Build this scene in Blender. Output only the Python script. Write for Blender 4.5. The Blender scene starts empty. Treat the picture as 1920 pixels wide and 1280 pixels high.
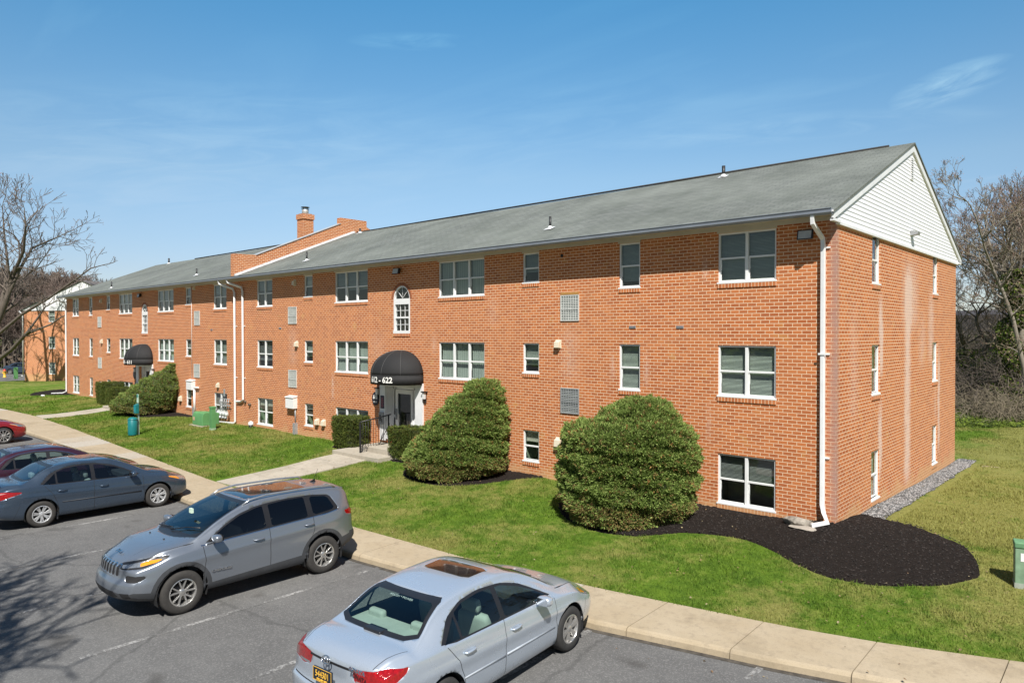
import bpy, bmesh, math, random
import numpy as np
from mathutils import Vector, Matrix
PI = math.pi
R = math.radians
scene = bpy.context.scene
COL = scene.collection
random.seed(7)

# ---------------------------------------------------------------- materials
class N:
    def __init__(s, name):
        s.m = bpy.data.materials.new(name); s.m.use_nodes = True
        s.t = s.m.node_tree; s.t.nodes.clear()
        s.out = s.t.nodes.new('ShaderNodeOutputMaterial')
    def n(s, typ, **kw):
        nd = s.t.nodes.new('ShaderNode' + typ)
        for k, v in kw.items():
            if k in nd.inputs.keys() if not k.startswith('_') else False: pass
            setattr(nd, k, v)
        return nd
    def l(s, a, b): s.t.links.new(a, b)
    def val(s, sock, v):
        if hasattr(v, 'node'): s.l(v, sock)
        elif isinstance(v, (tuple, list)) and len(v) == 3 and sock.type == 'RGBA': sock.default_value = (*v, 1)
        else: sock.default_value = v
    def coord(s, kind='Object', scale=None):
        o = s.n('TexCoord').outputs[kind]
        if scale is not None:
            mp = s.n('Mapping'); s.l(o, mp.inputs[0])
            mp.inputs['Scale'].default_value = scale if isinstance(scale, tuple) else (scale,)*3
            o = mp.outputs[0]
        return o
    def noise(s, scale, detail=4, rough=.55, vec=None, color=False):
        nd = s.n('TexNoise'); nd.inputs['Scale'].default_value = scale
        nd.inputs['Detail'].default_value = detail; nd.inputs['Roughness'].default_value = rough
        if vec is not None: s.l(vec, nd.inputs['Vector'])
        return nd.outputs['Color' if color else 'Fac']
    def ramp(s, fac, stops):
        nd = s.n('ValToRGB'); s.val(nd.inputs[0], fac)
        e = nd.color_ramp.elements
        while len(e) < len(stops): e.new(.5)
        for i, (p, c) in enumerate(stops):
            e[i].position = p
            c = (c, c, c) if isinstance(c, (int, float)) else c
            e[i].color = (*c, 1)
        return nd.outputs[0]
    def mix(s, fac, a, b, mode='MIX'):
        nd = s.n('Mix'); nd.data_type = 'RGBA'; nd.blend_type = mode
        s.val(nd.inputs[0], fac); s.val(nd.inputs[6], a); s.val(nd.inputs[7], b)
        return nd.outputs[2]
    def math(s, op, a, b=0.0, c=None, clamp=False):
        nd = s.n('Math'); nd.operation = op; nd.use_clamp = clamp
        s.val(nd.inputs[0], a); s.val(nd.inputs[1], b)
        if c is not None: s.val(nd.inputs[2], c)
        return nd.outputs[0]
    def bump(s, h, strength=.3, dist=.01):
        nd = s.n('Bump'); nd.inputs['Strength'].default_value = strength
        nd.inputs['Distance'].default_value = dist; s.l(h, nd.inputs['Height'])
        return nd.outputs[0]
    def pbr(s, color, rough=.6, metal=0, normal=None, coat=0, spec=None, emit=None, sub=None, trans=0):
        b = s.n('BsdfPrincipled')
        s.val(b.inputs['Base Color'], color); s.val(b.inputs['Roughness'], rough)
        s.val(b.inputs['Metallic'], metal)
        if coat: b.inputs['Coat Weight'].default_value = coat; b.inputs['Coat Roughness'].default_value = .04
        if spec is not None: s.val(b.inputs['Specular IOR Level'], spec)
        if normal is not None: s.l(normal, b.inputs['Normal'])
        s.l(b.outputs[0], s.out.inputs[0]); s.b = b
        return s.m

MATS = {}
def flat(name, color, rough=.6, metal=0, var=.12, scale=6, bump=0, coat=0, bscale=60, spec=None, dist=.004):
    """plain material with a gentle mottling of its own colour and roughness"""
    if name in MATS: return MATS[name]
    m = N(name); v = m.coord()
    n1 = m.noise(scale, 5, .6, v)
    c = m.mix(m.ramp(n1, [(.3, 0), (.7, 1)]), tuple(max(0, x*(1-var)) for x in color), tuple(min(1, x*(1+var)) for x in color))
    rr = m.math('MULTIPLY_ADD', n1, .2, max(0.02, rough-.1))
    nb = m.bump(m.noise(bscale, 4, .6, v), bump, dist) if bump else None
    MATS[name] = m.pbr(c, rr, metal, nb, coat, spec)
    return MATS[name]

# ---------------------------------------------------------------- mesh building
class MB:
    def __init__(s): s.v = []; s.f = []; s.mi = []; s.sm = []
    def add(s, vs, fs, mi=0, smooth=False):
        o = len(s.v); s.v += [tuple(map(float, q)) for q in vs]
        for f in fs: s.f.append([i+o for i in f]); s.mi.append(mi); s.sm.append(smooth)
        return s
    def box(s, x0, x1, y0, y1, z0, z1, mi=0):
        v = [(x0,y0,z0),(x1,y0,z0),(x1,y1,z0),(x0,y1,z0),(x0,y0,z1),(x1,y0,z1),(x1,y1,z1),(x0,y1,z1)]
        return s.add(v, [(0,3,2,1),(4,5,6,7),(0,1,5,4),(1,2,6,5),(2,3,7,6),(3,0,4,7)], mi)
    def quad(s, a, b, c, d, mi=0): return s.add([a,b,c,d], [(0,1,2,3)], mi)
    def prism(s, pts, axis, a, b, mi=0, smooth=False):
        """polygon pts (2D) extruded along axis from a to b"""
        def P(p, t):
            if axis == 'x': return (t, p[0], p[1])
            if axis == 'y': return (p[0], t, p[1])
            return (p[0], p[1], t)
        n = len(pts); v = [P(p, a) for p in pts] + [P(p, b) for p in pts]
        s.add(v, [tuple(range(n)), tuple(range(2*n-1, n-1, -1))], mi)
        s.add(v, [(i, i+n, (i+1) % n + n, (i+1) % n) for i in range(n)], mi, smooth)
        return s
    def tube(s, path, rad, n=8, mi=0, caps=True, smooth=True):
        """round tube along a path; rad a number or one per point"""
        path = [Vector(p) for p in path]; k = len(path)
        rad = rad if isinstance(rad, (list, tuple)) else [rad]*k
        vs = []; up = None
        for i, p in enumerate(path):
            d = (path[min(i+1, k-1)] - path[max(i-1, 0)]).normalized()
            if up is None:
                up = Vector((0,0,1)) if abs(d.z) < .9 else Vector((1,0,0))
            a = d.cross(up).normalized(); b = a.cross(d).normalized(); up = b
            for j in range(n):
                t = 2*PI*j/n + PI/n
                vs.append(p + (a*math.cos(t) + b*math.sin(t))*rad[i])
        fs = [(i*n+j, i*n+(j+1) % n, (i+1)*n+(j+1) % n, (i+1)*n+j) for i in range(k-1) for j in range(n)]
        s.add(vs, fs, mi, smooth)
        if caps: s.add(vs[:n], [tuple(range(n))[::-1]], mi); s.add(vs[-n:], [tuple(range(n))], mi)
        return s
    def lathe(s, prof, n=24, axis='z', at=(0,0,0), mi=0, smooth=True, arc=2*PI):
        """profile [(r, h)] turned about an axis"""
        vs = []; closed = abs(arc-2*PI) < 1e-6
        m = n if closed else n+1
        for j in range(m):
            t = arc*j/n; c, q = math.cos(t), math.sin(t)
            for r, h in prof:
                p = {'z': (r*c, r*q, h), 'y': (r*c, h, r*q), 'x': (h, r*c, r*q)}[axis]
                vs.append((p[0]+at[0], p[1]+at[1], p[2]+at[2]))
        k = len(prof)
        fs = [(j*k+i, ((j+1) % m)*k+i, ((j+1) % m)*k+i+1, j*k+i+1) for j in range(n) for i in range(k-1)]
        return s.add(vs, fs, mi, smooth)
    def ball(s, c, r, n=12, mi=0):
        r = r if isinstance(r, tuple) else (r,)*3
        vs = []; m = n//2
        for i in range(m+1):
            a = PI*i/m
            for j in range(n):
                t = 2*PI*j/n
                vs.append((c[0]+r[0]*math.sin(a)*math.cos(t), c[1]+r[1]*math.sin(a)*math.sin(t), c[2]+r[2]*math.cos(a)))
        return s.add(vs, [(i*n+j, (i+1)*n+j, (i+1)*n+(j+1) % n, i*n+(j+1) % n) for i in range(m) for j in range(n)], mi, True)
    def build(s, name, mats, parent=None, bevel=0, seg=2, fix=True):
        me = bpy.data.meshes.new(name)
        me.from_pydata(s.v, [], s.f)
        for m in (mats if isinstance(mats, (list, tuple)) else [mats]): me.materials.append(m)
        me.polygons.foreach_set('material_index', s.mi)
        me.polygons.foreach_set('use_smooth', s.sm)
        me.update()
        if fix:
            bm = bmesh.new(); bm.from_mesh(me)
            bmesh.ops.remove_doubles(bm, verts=bm.verts, dist=1e-5)
            bmesh.ops.recalc_face_normals(bm, faces=bm.faces)
            bm.to_mesh(me); bm.free()
        o = bpy.data.objects.new(name, me); COL.objects.link(o)
        if parent is not None: o.parent = parent
        if bevel:
            b = o.modifiers.new('b', 'BEVEL'); b.width = bevel; b.segments = seg; b.limit_method = 'ANGLE'; b.angle_limit = R(40)
            for p in me.polygons: p.use_smooth = True
            b.harden_normals = True
        return o

def npmesh(name, verts, faces, mats, parent=None, mi=None, smooth=False):
    """fast mesh from numpy arrays; faces is (n,k)"""
    me = bpy.data.meshes.new(name)
    verts = np.asarray(verts, np.float32); faces = np.asarray(faces, np.int32)
    n, k = faces.shape
    me.vertices.add(len(verts)); me.vertices.foreach_set('co', verts.ravel())
    me.loops.add(n*k); me.loops.foreach_set('vertex_index', faces.ravel())
    me.polygons.add(n)
    me.polygons.foreach_set('loop_start', np.arange(0, n*k, k, dtype=np.int32))
    me.polygons.foreach_set('loop_total', np.full(n, k, np.int32))
    if mi is not None: me.polygons.foreach_set('material_index', np.asarray(mi, np.int32))
    me.polygons.foreach_set('use_smooth', np.full(n, smooth, bool))
    for m in (mats if isinstance(mats, (list, tuple)) else [mats]): me.materials.append(m)
    me.update(calc_edges=True); me.validate()
    o = bpy.data.objects.new(name, me); COL.objects.link(o)
    if parent is not None: o.parent = parent
    return o

def tag(o, label, cat, group=None, kind=None):
    if label: o['label'] = label
    if cat: o['category'] = cat
    if group: o['group'] = group
    if kind: o['kind'] = kind
    return o
def struct(o, kind='structure'): o['kind'] = kind; return o
def thing(name, label, cat, loc=(0,0,0), rz=0, group=None):
    o = bpy.data.objects.new(name, None); COL.objects.link(o)
    o.location = loc; o.rotation_euler = (0,0,rz); o.empty_display_size = .3
    return tag(o, label, cat, group)
def copy_tree(o, parent=None):
    c = o.copy(); COL.objects.link(c)
    if parent is not None: c.parent = parent
    for ch in list(o.children): copy_tree(ch, c)
    return c
def text_mesh(s, size, extrude=.004, bold=0.0, sx=1.0):
    cu = bpy.data.curves.new('lettering', 'FONT'); cu.body = s; cu.size = size
    cu.extrude = extrude; cu.offset = bold; cu.align_x = 'CENTER'; cu.align_y = 'CENTER'
    ob = bpy.data.objects.new('t', cu); COL.objects.link(ob)
    bpy.context.view_layer.update()
    me = bpy.data.meshes.new_from_object(ob.evaluated_get(bpy.context.evaluated_depsgraph_get()))
    vs = [(v.co.x*sx, v.co.y, v.co.z) for v in me.vertices]; fs = [tuple(p.vertices) for p in me.polygons]
    bpy.data.objects.remove(ob); bpy.data.curves.remove(cu); bpy.data.meshes.remove(me)
    return vs, fs
def lettering(name, s, size, fn, mat, parent, bold=0.0, sx=1.0, extrude=.004, cut=0):
    """text laid on a surface by fn(x, y, depth) -> point"""
    vs, fs = text_mesh(s, size, extrude, bold, sx)
    if cut:                                                       # slice finely so that the letters follow a curved surface
        me = bpy.data.meshes.new('t'); me.from_pydata(vs, [], fs); bm = bmesh.new(); bm.from_mesh(me); x0 = min(v[0] for v in vs); x1 = max(v[0] for v in vs); x = x0+cut
        while x < x1: bmesh.ops.bisect_plane(bm, geom=list(bm.verts)+list(bm.edges)+list(bm.faces), plane_co=(x,0,0), plane_no=(1,0,0)); x += cut
        bm.verts.index_update(); vs = [tuple(v.co) for v in bm.verts]; fs = [tuple(v.index for v in f.verts) for f in bm.faces]; bm.free(); bpy.data.meshes.remove(me)
    b = MB(); b.add([fn(*v) for v in vs], fs)
    return b.build(name, mat, parent)
def lerp(a, b, t): return a + (b-a)*t
def interp(pts):
    xs = [p[0] for p in pts]; ys = [p[1] for p in pts]
    return lambda x: float(np.interp(x, xs, ys))
def pchip(pts):
    """smooth monotone curve through points"""
    xs = np.array([p[0] for p in pts], float); ys = np.array([p[1] for p in pts], float)
    if xs[0] > xs[-1]: xs = xs[::-1]; ys = ys[::-1]
    h = np.diff(xs); d = np.diff(ys)/h; m = np.zeros(len(xs))
    for i in range(1, len(xs)-1):
        if d[i-1]*d[i] > 0:
            w1 = 2*h[i]+h[i-1]; w2 = h[i]+2*h[i-1]; m[i] = (w1+w2)/(w1/d[i-1]+w2/d[i])
    m[0] = d[0]; m[-1] = d[-1]
    def f(x):
        x = min(max(x, xs[0]), xs[-1]); i = min(int(np.searchsorted(xs, x, 'right'))-1, len(h)-1)
        t = (x-xs[i])/h[i]
        return float(ys[i]*(2*t**3-3*t*t+1) + h[i]*m[i]*(t**3-2*t*t+t) + ys[i+1]*(3*t*t-2*t**3) + h[i]*m[i+1]*(t**3-t*t))
    return f

# ---------------------------------------------------------------- camera, sun, sky
cam = bpy.data.cameras.new('camera'); cam.sensor_width = 36; cam.lens = 1327.65/1920*36; cam.clip_end = 3000; cam.clip_start = .1
co = bpy.data.objects.new('camera', cam); COL.objects.link(co); scene.camera = co
pit, rol, yaw = R(-.681), R(-.0718), R(42.183)
fw = Vector((-math.sin(yaw)*math.cos(pit), math.cos(yaw)*math.cos(pit), math.sin(pit)))
rt = Vector((math.cos(yaw), math.sin(yaw), 0)); up = rt.cross(fw)
r2 = rt*math.cos(rol) + up*math.sin(rol); u2 = -rt*math.sin(rol) + up*math.cos(rol)
M = Matrix((r2, u2, -fw)).transposed().to_4x4(); M.translation = Vector((5.042, -15.936, 4.68))
co.matrix_world = M

SUN_EL, SUN_AZ = R(51), R(135)      # azimuth clockwise from +Y
sdir = Vector((math.sin(SUN_AZ)*math.cos(SUN_EL), math.cos(SUN_AZ)*math.cos(SUN_EL), math.sin(SUN_EL)))
sl = bpy.data.lights.new('sun', 'SUN'); sl.energy = 5.0; sl.angle = R(.53); sl.color = (1, .965, .905)
so = bpy.data.objects.new('sun', sl); COL.objects.link(so)
so.rotation_euler = sdir.to_track_quat('Z', 'Y').to_euler(); so.location = (20, -30, 40)
W = bpy.data.worlds.new('World'); scene.world = W; W.use_nodes = True
wt = W.node_tree; wt.nodes.clear()
wo = wt.nodes.new('ShaderNodeOutputWorld'); bg = wt.nodes.new('ShaderNodeBackground')
sky = wt.nodes.new('ShaderNodeTexSky'); sky.sky_type = 'NISHITA'; sky.sun_disc = False
sky.sun_elevation = SUN_EL; sky.sun_rotation = SUN_AZ; sky.air_density = 1.15; sky.dust_density = .2; sky.ozone_density = 2.2
bg.inputs[1].default_value = .05
# thin cirrus, laid out on the sky dome by direction
tc = wt.nodes.new('ShaderNodeTexCoord'); sep = wt.nodes.new('ShaderNodeSeparateXYZ'); wt.links.new(tc.outputs['Generated'], sep.inputs[0])
def wm(op, a, b=0.0, clamp=False):
    nd = wt.nodes.new('ShaderNodeMath'); nd.operation = op; nd.use_clamp = clamp
    for i, q in enumerate((a, b)):
        if hasattr(q, 'node'): wt.links.new(q, nd.inputs[i])
        else: nd.inputs[i].default_value = q
    return nd.outputs[0]
zz = wm('MAXIMUM', sep.outputs[2], .04)
cx = wt.nodes.new('ShaderNodeCombineXYZ')
wt.links.new(wm('DIVIDE', sep.outputs[0], zz), cx.inputs[0]); wt.links.new(wm('DIVIDE', sep.outputs[1], zz), cx.inputs[1])
mp = wt.nodes.new('ShaderNodeMapping'); mp.inputs['Rotation'].default_value = (0, 0, R(48)); mp.inputs['Scale'].default_value = (.35, 1.3, 1)
wt.links.new(cx.outputs[0], mp.inputs[0])
nz = wt.nodes.new('ShaderNodeTexNoise'); nz.inputs['Scale'].default_value = .75; nz.inputs['Detail'].default_value = 7; nz.inputs['Distortion'].default_value = .6
wt.links.new(mp.outputs[0], nz.inputs['Vector'])
rp = wt.nodes.new('ShaderNodeValToRGB'); rp.color_ramp.elements[0].position = .60; rp.color_ramp.elements[1].position = .86
wt.links.new(nz.outputs['Fac'], rp.inputs[0])
mx = wt.nodes.new('ShaderNodeMix'); mx.data_type = 'RGBA'
# one denser feather of cirrus, high in the north
def feather(az, el, ax, wid, length, amt):
    c_ = Vector((math.sin(az)*math.cos(el), math.cos(az)*math.cos(el), math.sin(el))); t1 = Vector((math.cos(az), -math.sin(az), 0)); t2 = c_.cross(t1)
    u_ = t1*math.cos(ax)+t2*math.sin(ax); v_ = -t1*math.sin(ax)+t2*math.cos(ax)
    def dot(v):
        n_ = wt.nodes.new('ShaderNodeVectorMath'); n_.operation = 'DOT_PRODUCT'; wt.links.new(tc.outputs['Generated'], n_.inputs[0]); n_.inputs[1].default_value = v; return n_.outputs['Value']
    a_ = wm('DIVIDE', dot(u_), length); b_ = wm('DIVIDE', dot(v_), wid)
    n2 = wt.nodes.new('ShaderNodeTexNoise'); n2.inputs['Scale'].default_value = 9; n2.inputs['Detail'].default_value = 7; n2.inputs['Roughness'].default_value = .62; n2.inputs['Distortion'].default_value = .8
    cb = wt.nodes.new('ShaderNodeCombineXYZ'); wt.links.new(wm('MULTIPLY', dot(u_), .8), cb.inputs[0]); wt.links.new(wm('MULTIPLY', dot(v_), 4.5), cb.inputs[1]); wt.links.new(cb.outputs[0], n2.inputs['Vector'])
    r_ = wm('SUBTRACT', 1, wm('ADD', wm('MULTIPLY', a_, a_), wm('MULTIPLY', b_, b_)), True)
    f_ = wm('MULTIPLY', wm('MULTIPLY', wm('SUBTRACT', n2.outputs['Fac'], .40, True), 3.0, True), r_)
    f_ = wm('MULTIPLY', f_, wm('GREATER_THAN', dot(c_), .3))
    return wm('MULTIPLY', f_, amt)
def sky_dir(px, py):
    d = fw + r2*((px-960)/1327.65) - u2*((py-640)/1327.65); d.normalize(); return math.atan2(d.x, d.y), math.asin(d.z)
extra = feather(*sky_dir(1785,158), R(-12), .022, .068, .7)
for q in ((1450,243,R(1),.02,.26,.24),(780,78,R(-2),.012,.09,.25),(330,290,R(-8),.10,.40,.22),(1000,250,R(-10),.07,.28,.12)): extra = wm('ADD', extra, feather(*sky_dir(q[0],q[1]), *q[2:]))
wt.links.new(wm('ADD', wm('MULTIPLY', rp.outputs[0], .22), extra, True), mx.inputs[0]); wt.links.new(sky.outputs[0], mx.inputs[6]); mx.inputs[7].default_value = (6.2, 6.8, 7.4, 1)
# the north-western sky, away from the sun, is the clearer and brighter half; the horizon stays pale blue
el_ = wt.nodes.new('ShaderNodeValToRGB'); ee = el_.color_ramp.elements
for _ in range(2): ee.new(.5)
for i_, (p_, c_) in enumerate(((0.0,(.84,.92,1.16)),(.08,(.92,.96,1.16)),(.21,(1.12,1.26,1.30)),(.42,(.67,1.40,1.60)))): ee[i_].position = p_; ee[i_].color = (*c_, 1)
wt.links.new(sep.outputs[2], el_.inputs[0])
nwd = wm('ADD', wm('MULTIPLY', sep.outputs[0], -.67), wm('MULTIPLY', sep.outputs[1], .74))
nw = wm('ADD', wm('MULTIPLY', nwd, .45), 1.05)
mt = wt.nodes.new('ShaderNodeMix'); mt.data_type = 'RGBA'; mt.blend_type = 'MULTIPLY'; wt.links.new(wm('ADD', wm('MULTIPLY', nwd, 2.0), .1, True), mt.inputs[0])
wt.links.new(mx.outputs[2], mt.inputs[6]); wt.links.new(el_.outputs[0], mt.inputs[7])
sv = wt.nodes.new('ShaderNodeVectorMath'); sv.operation = 'SCALE'; wt.links.new(mt.outputs[2], sv.inputs[0]); wt.links.new(nw, sv.inputs[3])
wt.links.new(sv.outputs[0], bg.inputs[0]); wt.links.new(bg.outputs[0], wo.inputs[0])
vs_ = scene.view_settings; vs_.view_transform = 'Standard'; vs_.look = 'None'; vs_.gamma = 1; vs_.exposure = .45
# ---------------------------------------------------------------- ground lines
kerb_y = interp([(-80,-8.6),(-60,-7.8),(-48,-7.2),(-37.9,-6.8),(-30.66,-6.68),(-25.58,-6.94),(-21.57,-7.22),(-14.75,-7.56),(-7.2,-7.32),(-6,-7.2),(-3.24,-6.98),(-1.52,-6.84),(.05,-6.47),(1.07,-6.24),(1.9,-6.0),(4,-5.3),(8,-3.6),(14,-.5),(20,3.5)])
back_y = interp([(-80,-7.0),(-60,-6.0),(-45,-4.95),(-40.9,-4.78),(-33.8,-5.0),(-24.56,-5.57),(-16.63,-6.05),(-12.84,-6.17),(-8.7,-6.23),(-5.05,-6.06),(-2.13,-5.66),(.93,-5.08),(2.19,-4.72),(3.7,-4.12),(8,-2.3),(14,1.0),(20,5.0)])
def sm(t): t = min(max(t, 0), 1); return t*t*(3-2*t)
def land_z(x, y):
    if y < 0:
        b = back_y(x); t = (y-b)/(0-b) if b < 0 else 1
        z = .15 + .28*sm(t)
    else: z = .43 - .2*sm(y/13)
    if x > 0: z += -.10*sm(x/5)*sm((y+7)/5)
    if x < -58: z -= .62*sm((-58-x)/30)
    z += .012*math.sin(x*1.3+y*.7)+.01*math.sin(x*.5-y*1.9)
    return z
def grass_color(m, v, fine=True):
    big = m.noise(.42, 5, .62, v); mid = m.noise(3.1, 6, .72, v); fin = m.noise(28, 3, .7, v)
    green = m.mix(m.ramp(mid, [(.3,0),(.7,1)]), (.055,.128,.010), (.185,.300,.028))
    dry = m.mix(m.ramp(fin, [(.35,0),(.65,1)]), (.24,.23,.060), (.41,.37,.125))
    sx = m.n('SeparateXYZ'); m.l(v, sx.inputs[0])
    # the lawn behind and beside the gable end is drier than the front strip
    east = m.math('MULTIPLY', m.ramp(m.math('MULTIPLY_ADD', sx.outputs[1], .12, .35), [(.18,0),(.62,1)]), m.ramp(m.math('MULTIPLY_ADD', sx.outputs[0], .5, .5), [(.1,0),(.9,1)]))
    k = m.math('ADD', m.math('ADD', m.math('MULTIPLY', big, .85), m.math('MULTIPLY', mid, .55)), m.math('MULTIPLY', east, .17))
    f = m.ramp(k, [(.65,0),(.82,.9)])
    c = m.mix(f, green, dry)
    c = m.mix(m.math('MULTIPLY', m.ramp(fin, [(.3,0),(.7,1)]), .45), c, m.mix(.5, c, (.16,.22,.03)))
    # thin spots where straw and soil show, and a few dark coarse clumps
    c = m.mix(m.ramp(m.noise(5.5, 4, .7, v), [(.64,0),(.74,.7)]), c, (.42,.36,.17))
    return m.mix(m.ramp(m.noise(7.5, 3, .6, v), [(.27,.75),(.36,0)]), c, (.02,.055,.006))
def lawn_material():
    m = N('lawn_grass'); v = m.coord()
    c = grass_color(m, v)
    soil = m.ramp(m.noise(45, 4, .7, v), [(.35,.55),(.65,1.05)])
    c = m.mix(1.0, c, soil, 'MULTIPLY')
    return m.pbr(c, .95, 0, m.bump(m.noise(60, 4, .75, v), .9, .03), spec=.15)
def blade_material():
    m = N('grass_blade'); v = m.coord()
    c = grass_color(m, v)
    tint = m.noise(90, 2, .6, v)
    c = m.mix(m.ramp(tint, [(.3,0),(.55,.0),(.75,.8)]), c, m.mix(.55, c, (.34,.42,.13)))
    c = m.mix(m.ramp(tint, [(.25,.6),(.45,0)]), c, m.mix(.5, c, (.02,.05,.003)))
    m.pbr(c, .7, spec=.25)
    m.b.inputs['Subsurface Weight'].default_value = 0
    tr = m.n('BsdfTranslucent'); m.l(c, tr.inputs[0]); mxs = m.n('MixShader'); mxs.inputs[0].default_value = .3
    m.l(m.b.outputs[0], mxs.inputs[1]); m.l(tr.outputs[0], mxs.inputs[2]); m.l(mxs.outputs[0], m.out.inputs[0])
    return m.m
LAWN = lawn_material(); BLADE = blade_material()

def asphalt_material(worn=None):
    m = N('asphalt' if worn is None else 'worn_paint'); v = m.coord()
    sp = m.noise(85, 3, .8, v); agg = m.n('TexVoronoi'); agg.inputs['Scale'].default_value = 60; m.l(v, agg.inputs['Vector'])
    big = m.noise(.35, 5, .6, v); mid = m.noise(2.2, 5, .65, v)
    c = m.mix(m.ramp(big, [(.3,0),(.7,1)]), (.115,.113,.110), (.165,.162,.156))
    c = m.mix(m.math('MULTIPLY', m.ramp(mid, [(.35,0),(.75,1)]), .5), c, (.082,.081,.08))
    c = m.mix(m.ramp(agg.outputs['Color'], [(.55,0),(.95,.5)]), c, (.30,.29,.28))
    c = m.mix(m.ramp(sp, [(.32,.65),(.45,0)]), c, (.04,.04,.04))
    # cracks
    cw = m.n('TexVoronoi'); cw.feature = 'DISTANCE_TO_EDGE'; cw.inputs['Scale'].default_value = .16
    wv = m.n('VectorMath'); wv.operation = 'ADD'; sc = m.n('VectorMath'); sc.operation = 'SCALE'; sc.inputs[3].default_value = .5
    m.l(m.noise(1.4, 5, .6, v, True), sc.inputs[0]); m.l(v, wv.inputs[0]); m.l(sc.outputs[0], wv.inputs[1]); m.l(wv.outputs[0], cw.inputs['Vector'])
    crack = m.ramp(cw.outputs['Distance'], [(0.0,1),(.004,.7),(.0075,0)])
    c = m.mix(m.math('MULTIPLY', crack, .32), c, (.03,.03,.03))
    oil = m.noise(.9, 2, .5, v); c = m.mix(m.ramp(oil, [(.63,0),(.72,.55)]), c, (.05,.046,.042))
    if worn is not None:
        w = m.math('ADD', m.math('MULTIPLY', m.noise(16, 5, .75, v), .8), m.math('MULTIPLY', m.noise(1.2, 3, .6, v), .6))
        c = m.mix(m.ramp(w, [(worn,.0),(worn+.2,.8)]), c, (.52,.51,.49))
    return m.pbr(c, .88, 0, m.bump(sp, .5, .012), spec=.3)
ASPH = asphalt_material(); PAINT = asphalt_material(.68)

def concrete(name, c1, c2, dirt=(.16,.13,.10)):
    m = N(name); v = m.coord()
    c = m.mix(m.ramp(m.noise(1.1, 5, .6, v), [(.3,0),(.7,1)]), c1, c2)
    c = m.mix(m.ramp(m.noise(.6, 6, .75, v), [(.55,0),(.62,.35)]), c, tuple(x*.66 for x in c1))
    at = m.n('Attribute'); at.attribute_name = 'tone'
    c = m.mix(m.math('MULTIPLY', at.outputs['Fac'], .75), c, (.44,.41,.36))
    c = m.mix(m.ramp(m.noise(7, 6, .75, v), [(.50,0),(.80,.55)]), c, dirt)
    c = m.mix(m.ramp(m.noise(60, 3, .7, v), [(.3,.28),(.5,0)]), c, dirt)
    return m.pbr(c, .9, 0, m.bump(m.noise(70, 4, .7, v), .35, .006), spec=.25)
CONC = concrete('sidewalk_concrete', (.375,.300,.200), (.435,.360,.255)); WALKC = concrete('walk_concrete', (.40,.355,.285), (.47,.425,.35))
MULCH = N('black_mulch'); _v = MULCH.coord()
MULCH = MULCH.pbr(MULCH.ramp(MULCH.noise(38, 4, .8, _v), [(.3,(.011,.009,.008)),(.62,(.036,.028,.024)),(.85,(.075,.056,.046))]), .95, 0, MULCH.bump(MULCH.noise(42, 5, .85, _v), 1.0, .05), spec=.12)

# one wide ground sheet out to the horizon
g = MB(); xs = [-900,-400,-200,-130] + [-110+4*i for i in range(32)] + [25,40,80,200,500,900]; ys = [-600,-200,-80,-50,-30] + [-20+2*i for i in range(30)] + [50,70,100,150,250,500,900]
def far_z(x, y):
    z = -.09
    if y > 0 or x < -62: z = min(z, land_z(x, y)-.08)
    if y < 12 and x > -62 : z = -.09
    return z
for x in xs:
    for y in ys: g.v.append((x, y, far_z(x, y)))
ny = len(ys)
for i in range(len(xs)-1):
    for j in range(ny-1): g.f.append([i*ny+j, (i+1)*ny+j, (i+1)*ny+j+1, i*ny+j+1]); g.mi.append(0); g.sm.append(True)
struct(g.build('ground', LAWN))

# lawn in front of, beside and behind the building
g = MB()
lx = sorted(set([round(-110+1.0*i, 2) for i in range(80)] + [round(-30+.5*i, 2) for i in range(100)]))
ty = [0,.02,.05,.1,.16,.24,.32,.4,.5,.6,.7,.8,.9,1.0]; yy = [1,2,3,4,6,8,10,13,16,20,25,32,45]
for x in lx:
    b = back_y(x)
    for t in ty: y = lerp(b, max(0, b+1), t); g.v.append((x, y, land_z(x, y)))
    for y in yy: y2 = y + max(0, b+1); g.v.append((x, y2, land_z(x, y2)))
k = len(ty)+len(yy)
for i in range(len(lx)-1):
    for j in range(k-1): g.f.append([i*k+j, (i+1)*k+j, (i+1)*k+j+1, i*k+j+1]); g.mi.append(0); g.sm.append(True)
struct(g.build('lawn', LAWN))

# asphalt lot and the access road beyond the left-hand buildings
g = MB(); px = [-140,-110,-80] + [-70+2*i for i in range(48)] + [40]
for x in px:
    for y in (-60, -30, -18, -12, kerb_y(min(max(x,-80),20))+.02): g.v.append((x, y, 0))
for i in range(len(px)-1):
    for j in range(4): g.f.append([i*5+j, (i+1)*5+j, (i+1)*5+j+1, i*5+j+1]); g.mi.append(0); g.sm.append(False)
struct(g.build('parking_lot', ASPH))
g = MB(); g.quad((-150,-7,-.12),(-81,-7,-.12),(-81.5,60,-.12),(-150,60,-.12)); struct(g.build('road', ASPH))
# far kerb of that road
g = MB(); g.box(-99.3,-98.9,-20,60,-.12,.22); struct(g.build('far_kerb', CONC))

# parking bay lines
g = MB()
def bay(x, y0, y1, dx=0, w=.095):
    g.quad((x-w/2, y0, .004), (x+w/2, y0, .004), (x+dx+w/2, y1, .004), (x+dx-w/2, y1, .004))
for x, y0 in ((1.0,-12.2),(-1.5,-12.4),(-4.0,-12.4),(-6.4,-12.6),(-9.02,-13.1),(-11.8,-12.6),(-14.45,-12.6),(-17.1,-12.6),(-19.7,-12.5),(-22.4,-12.4),(-25.1,-12.2),(-27.8,-12),(-30.5,-11.8),(-33.2,-11.8)):
    bay(x, y0, kerb_y(x)-.06, 0)
struct(g.build('parking_lines', PAINT))

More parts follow.
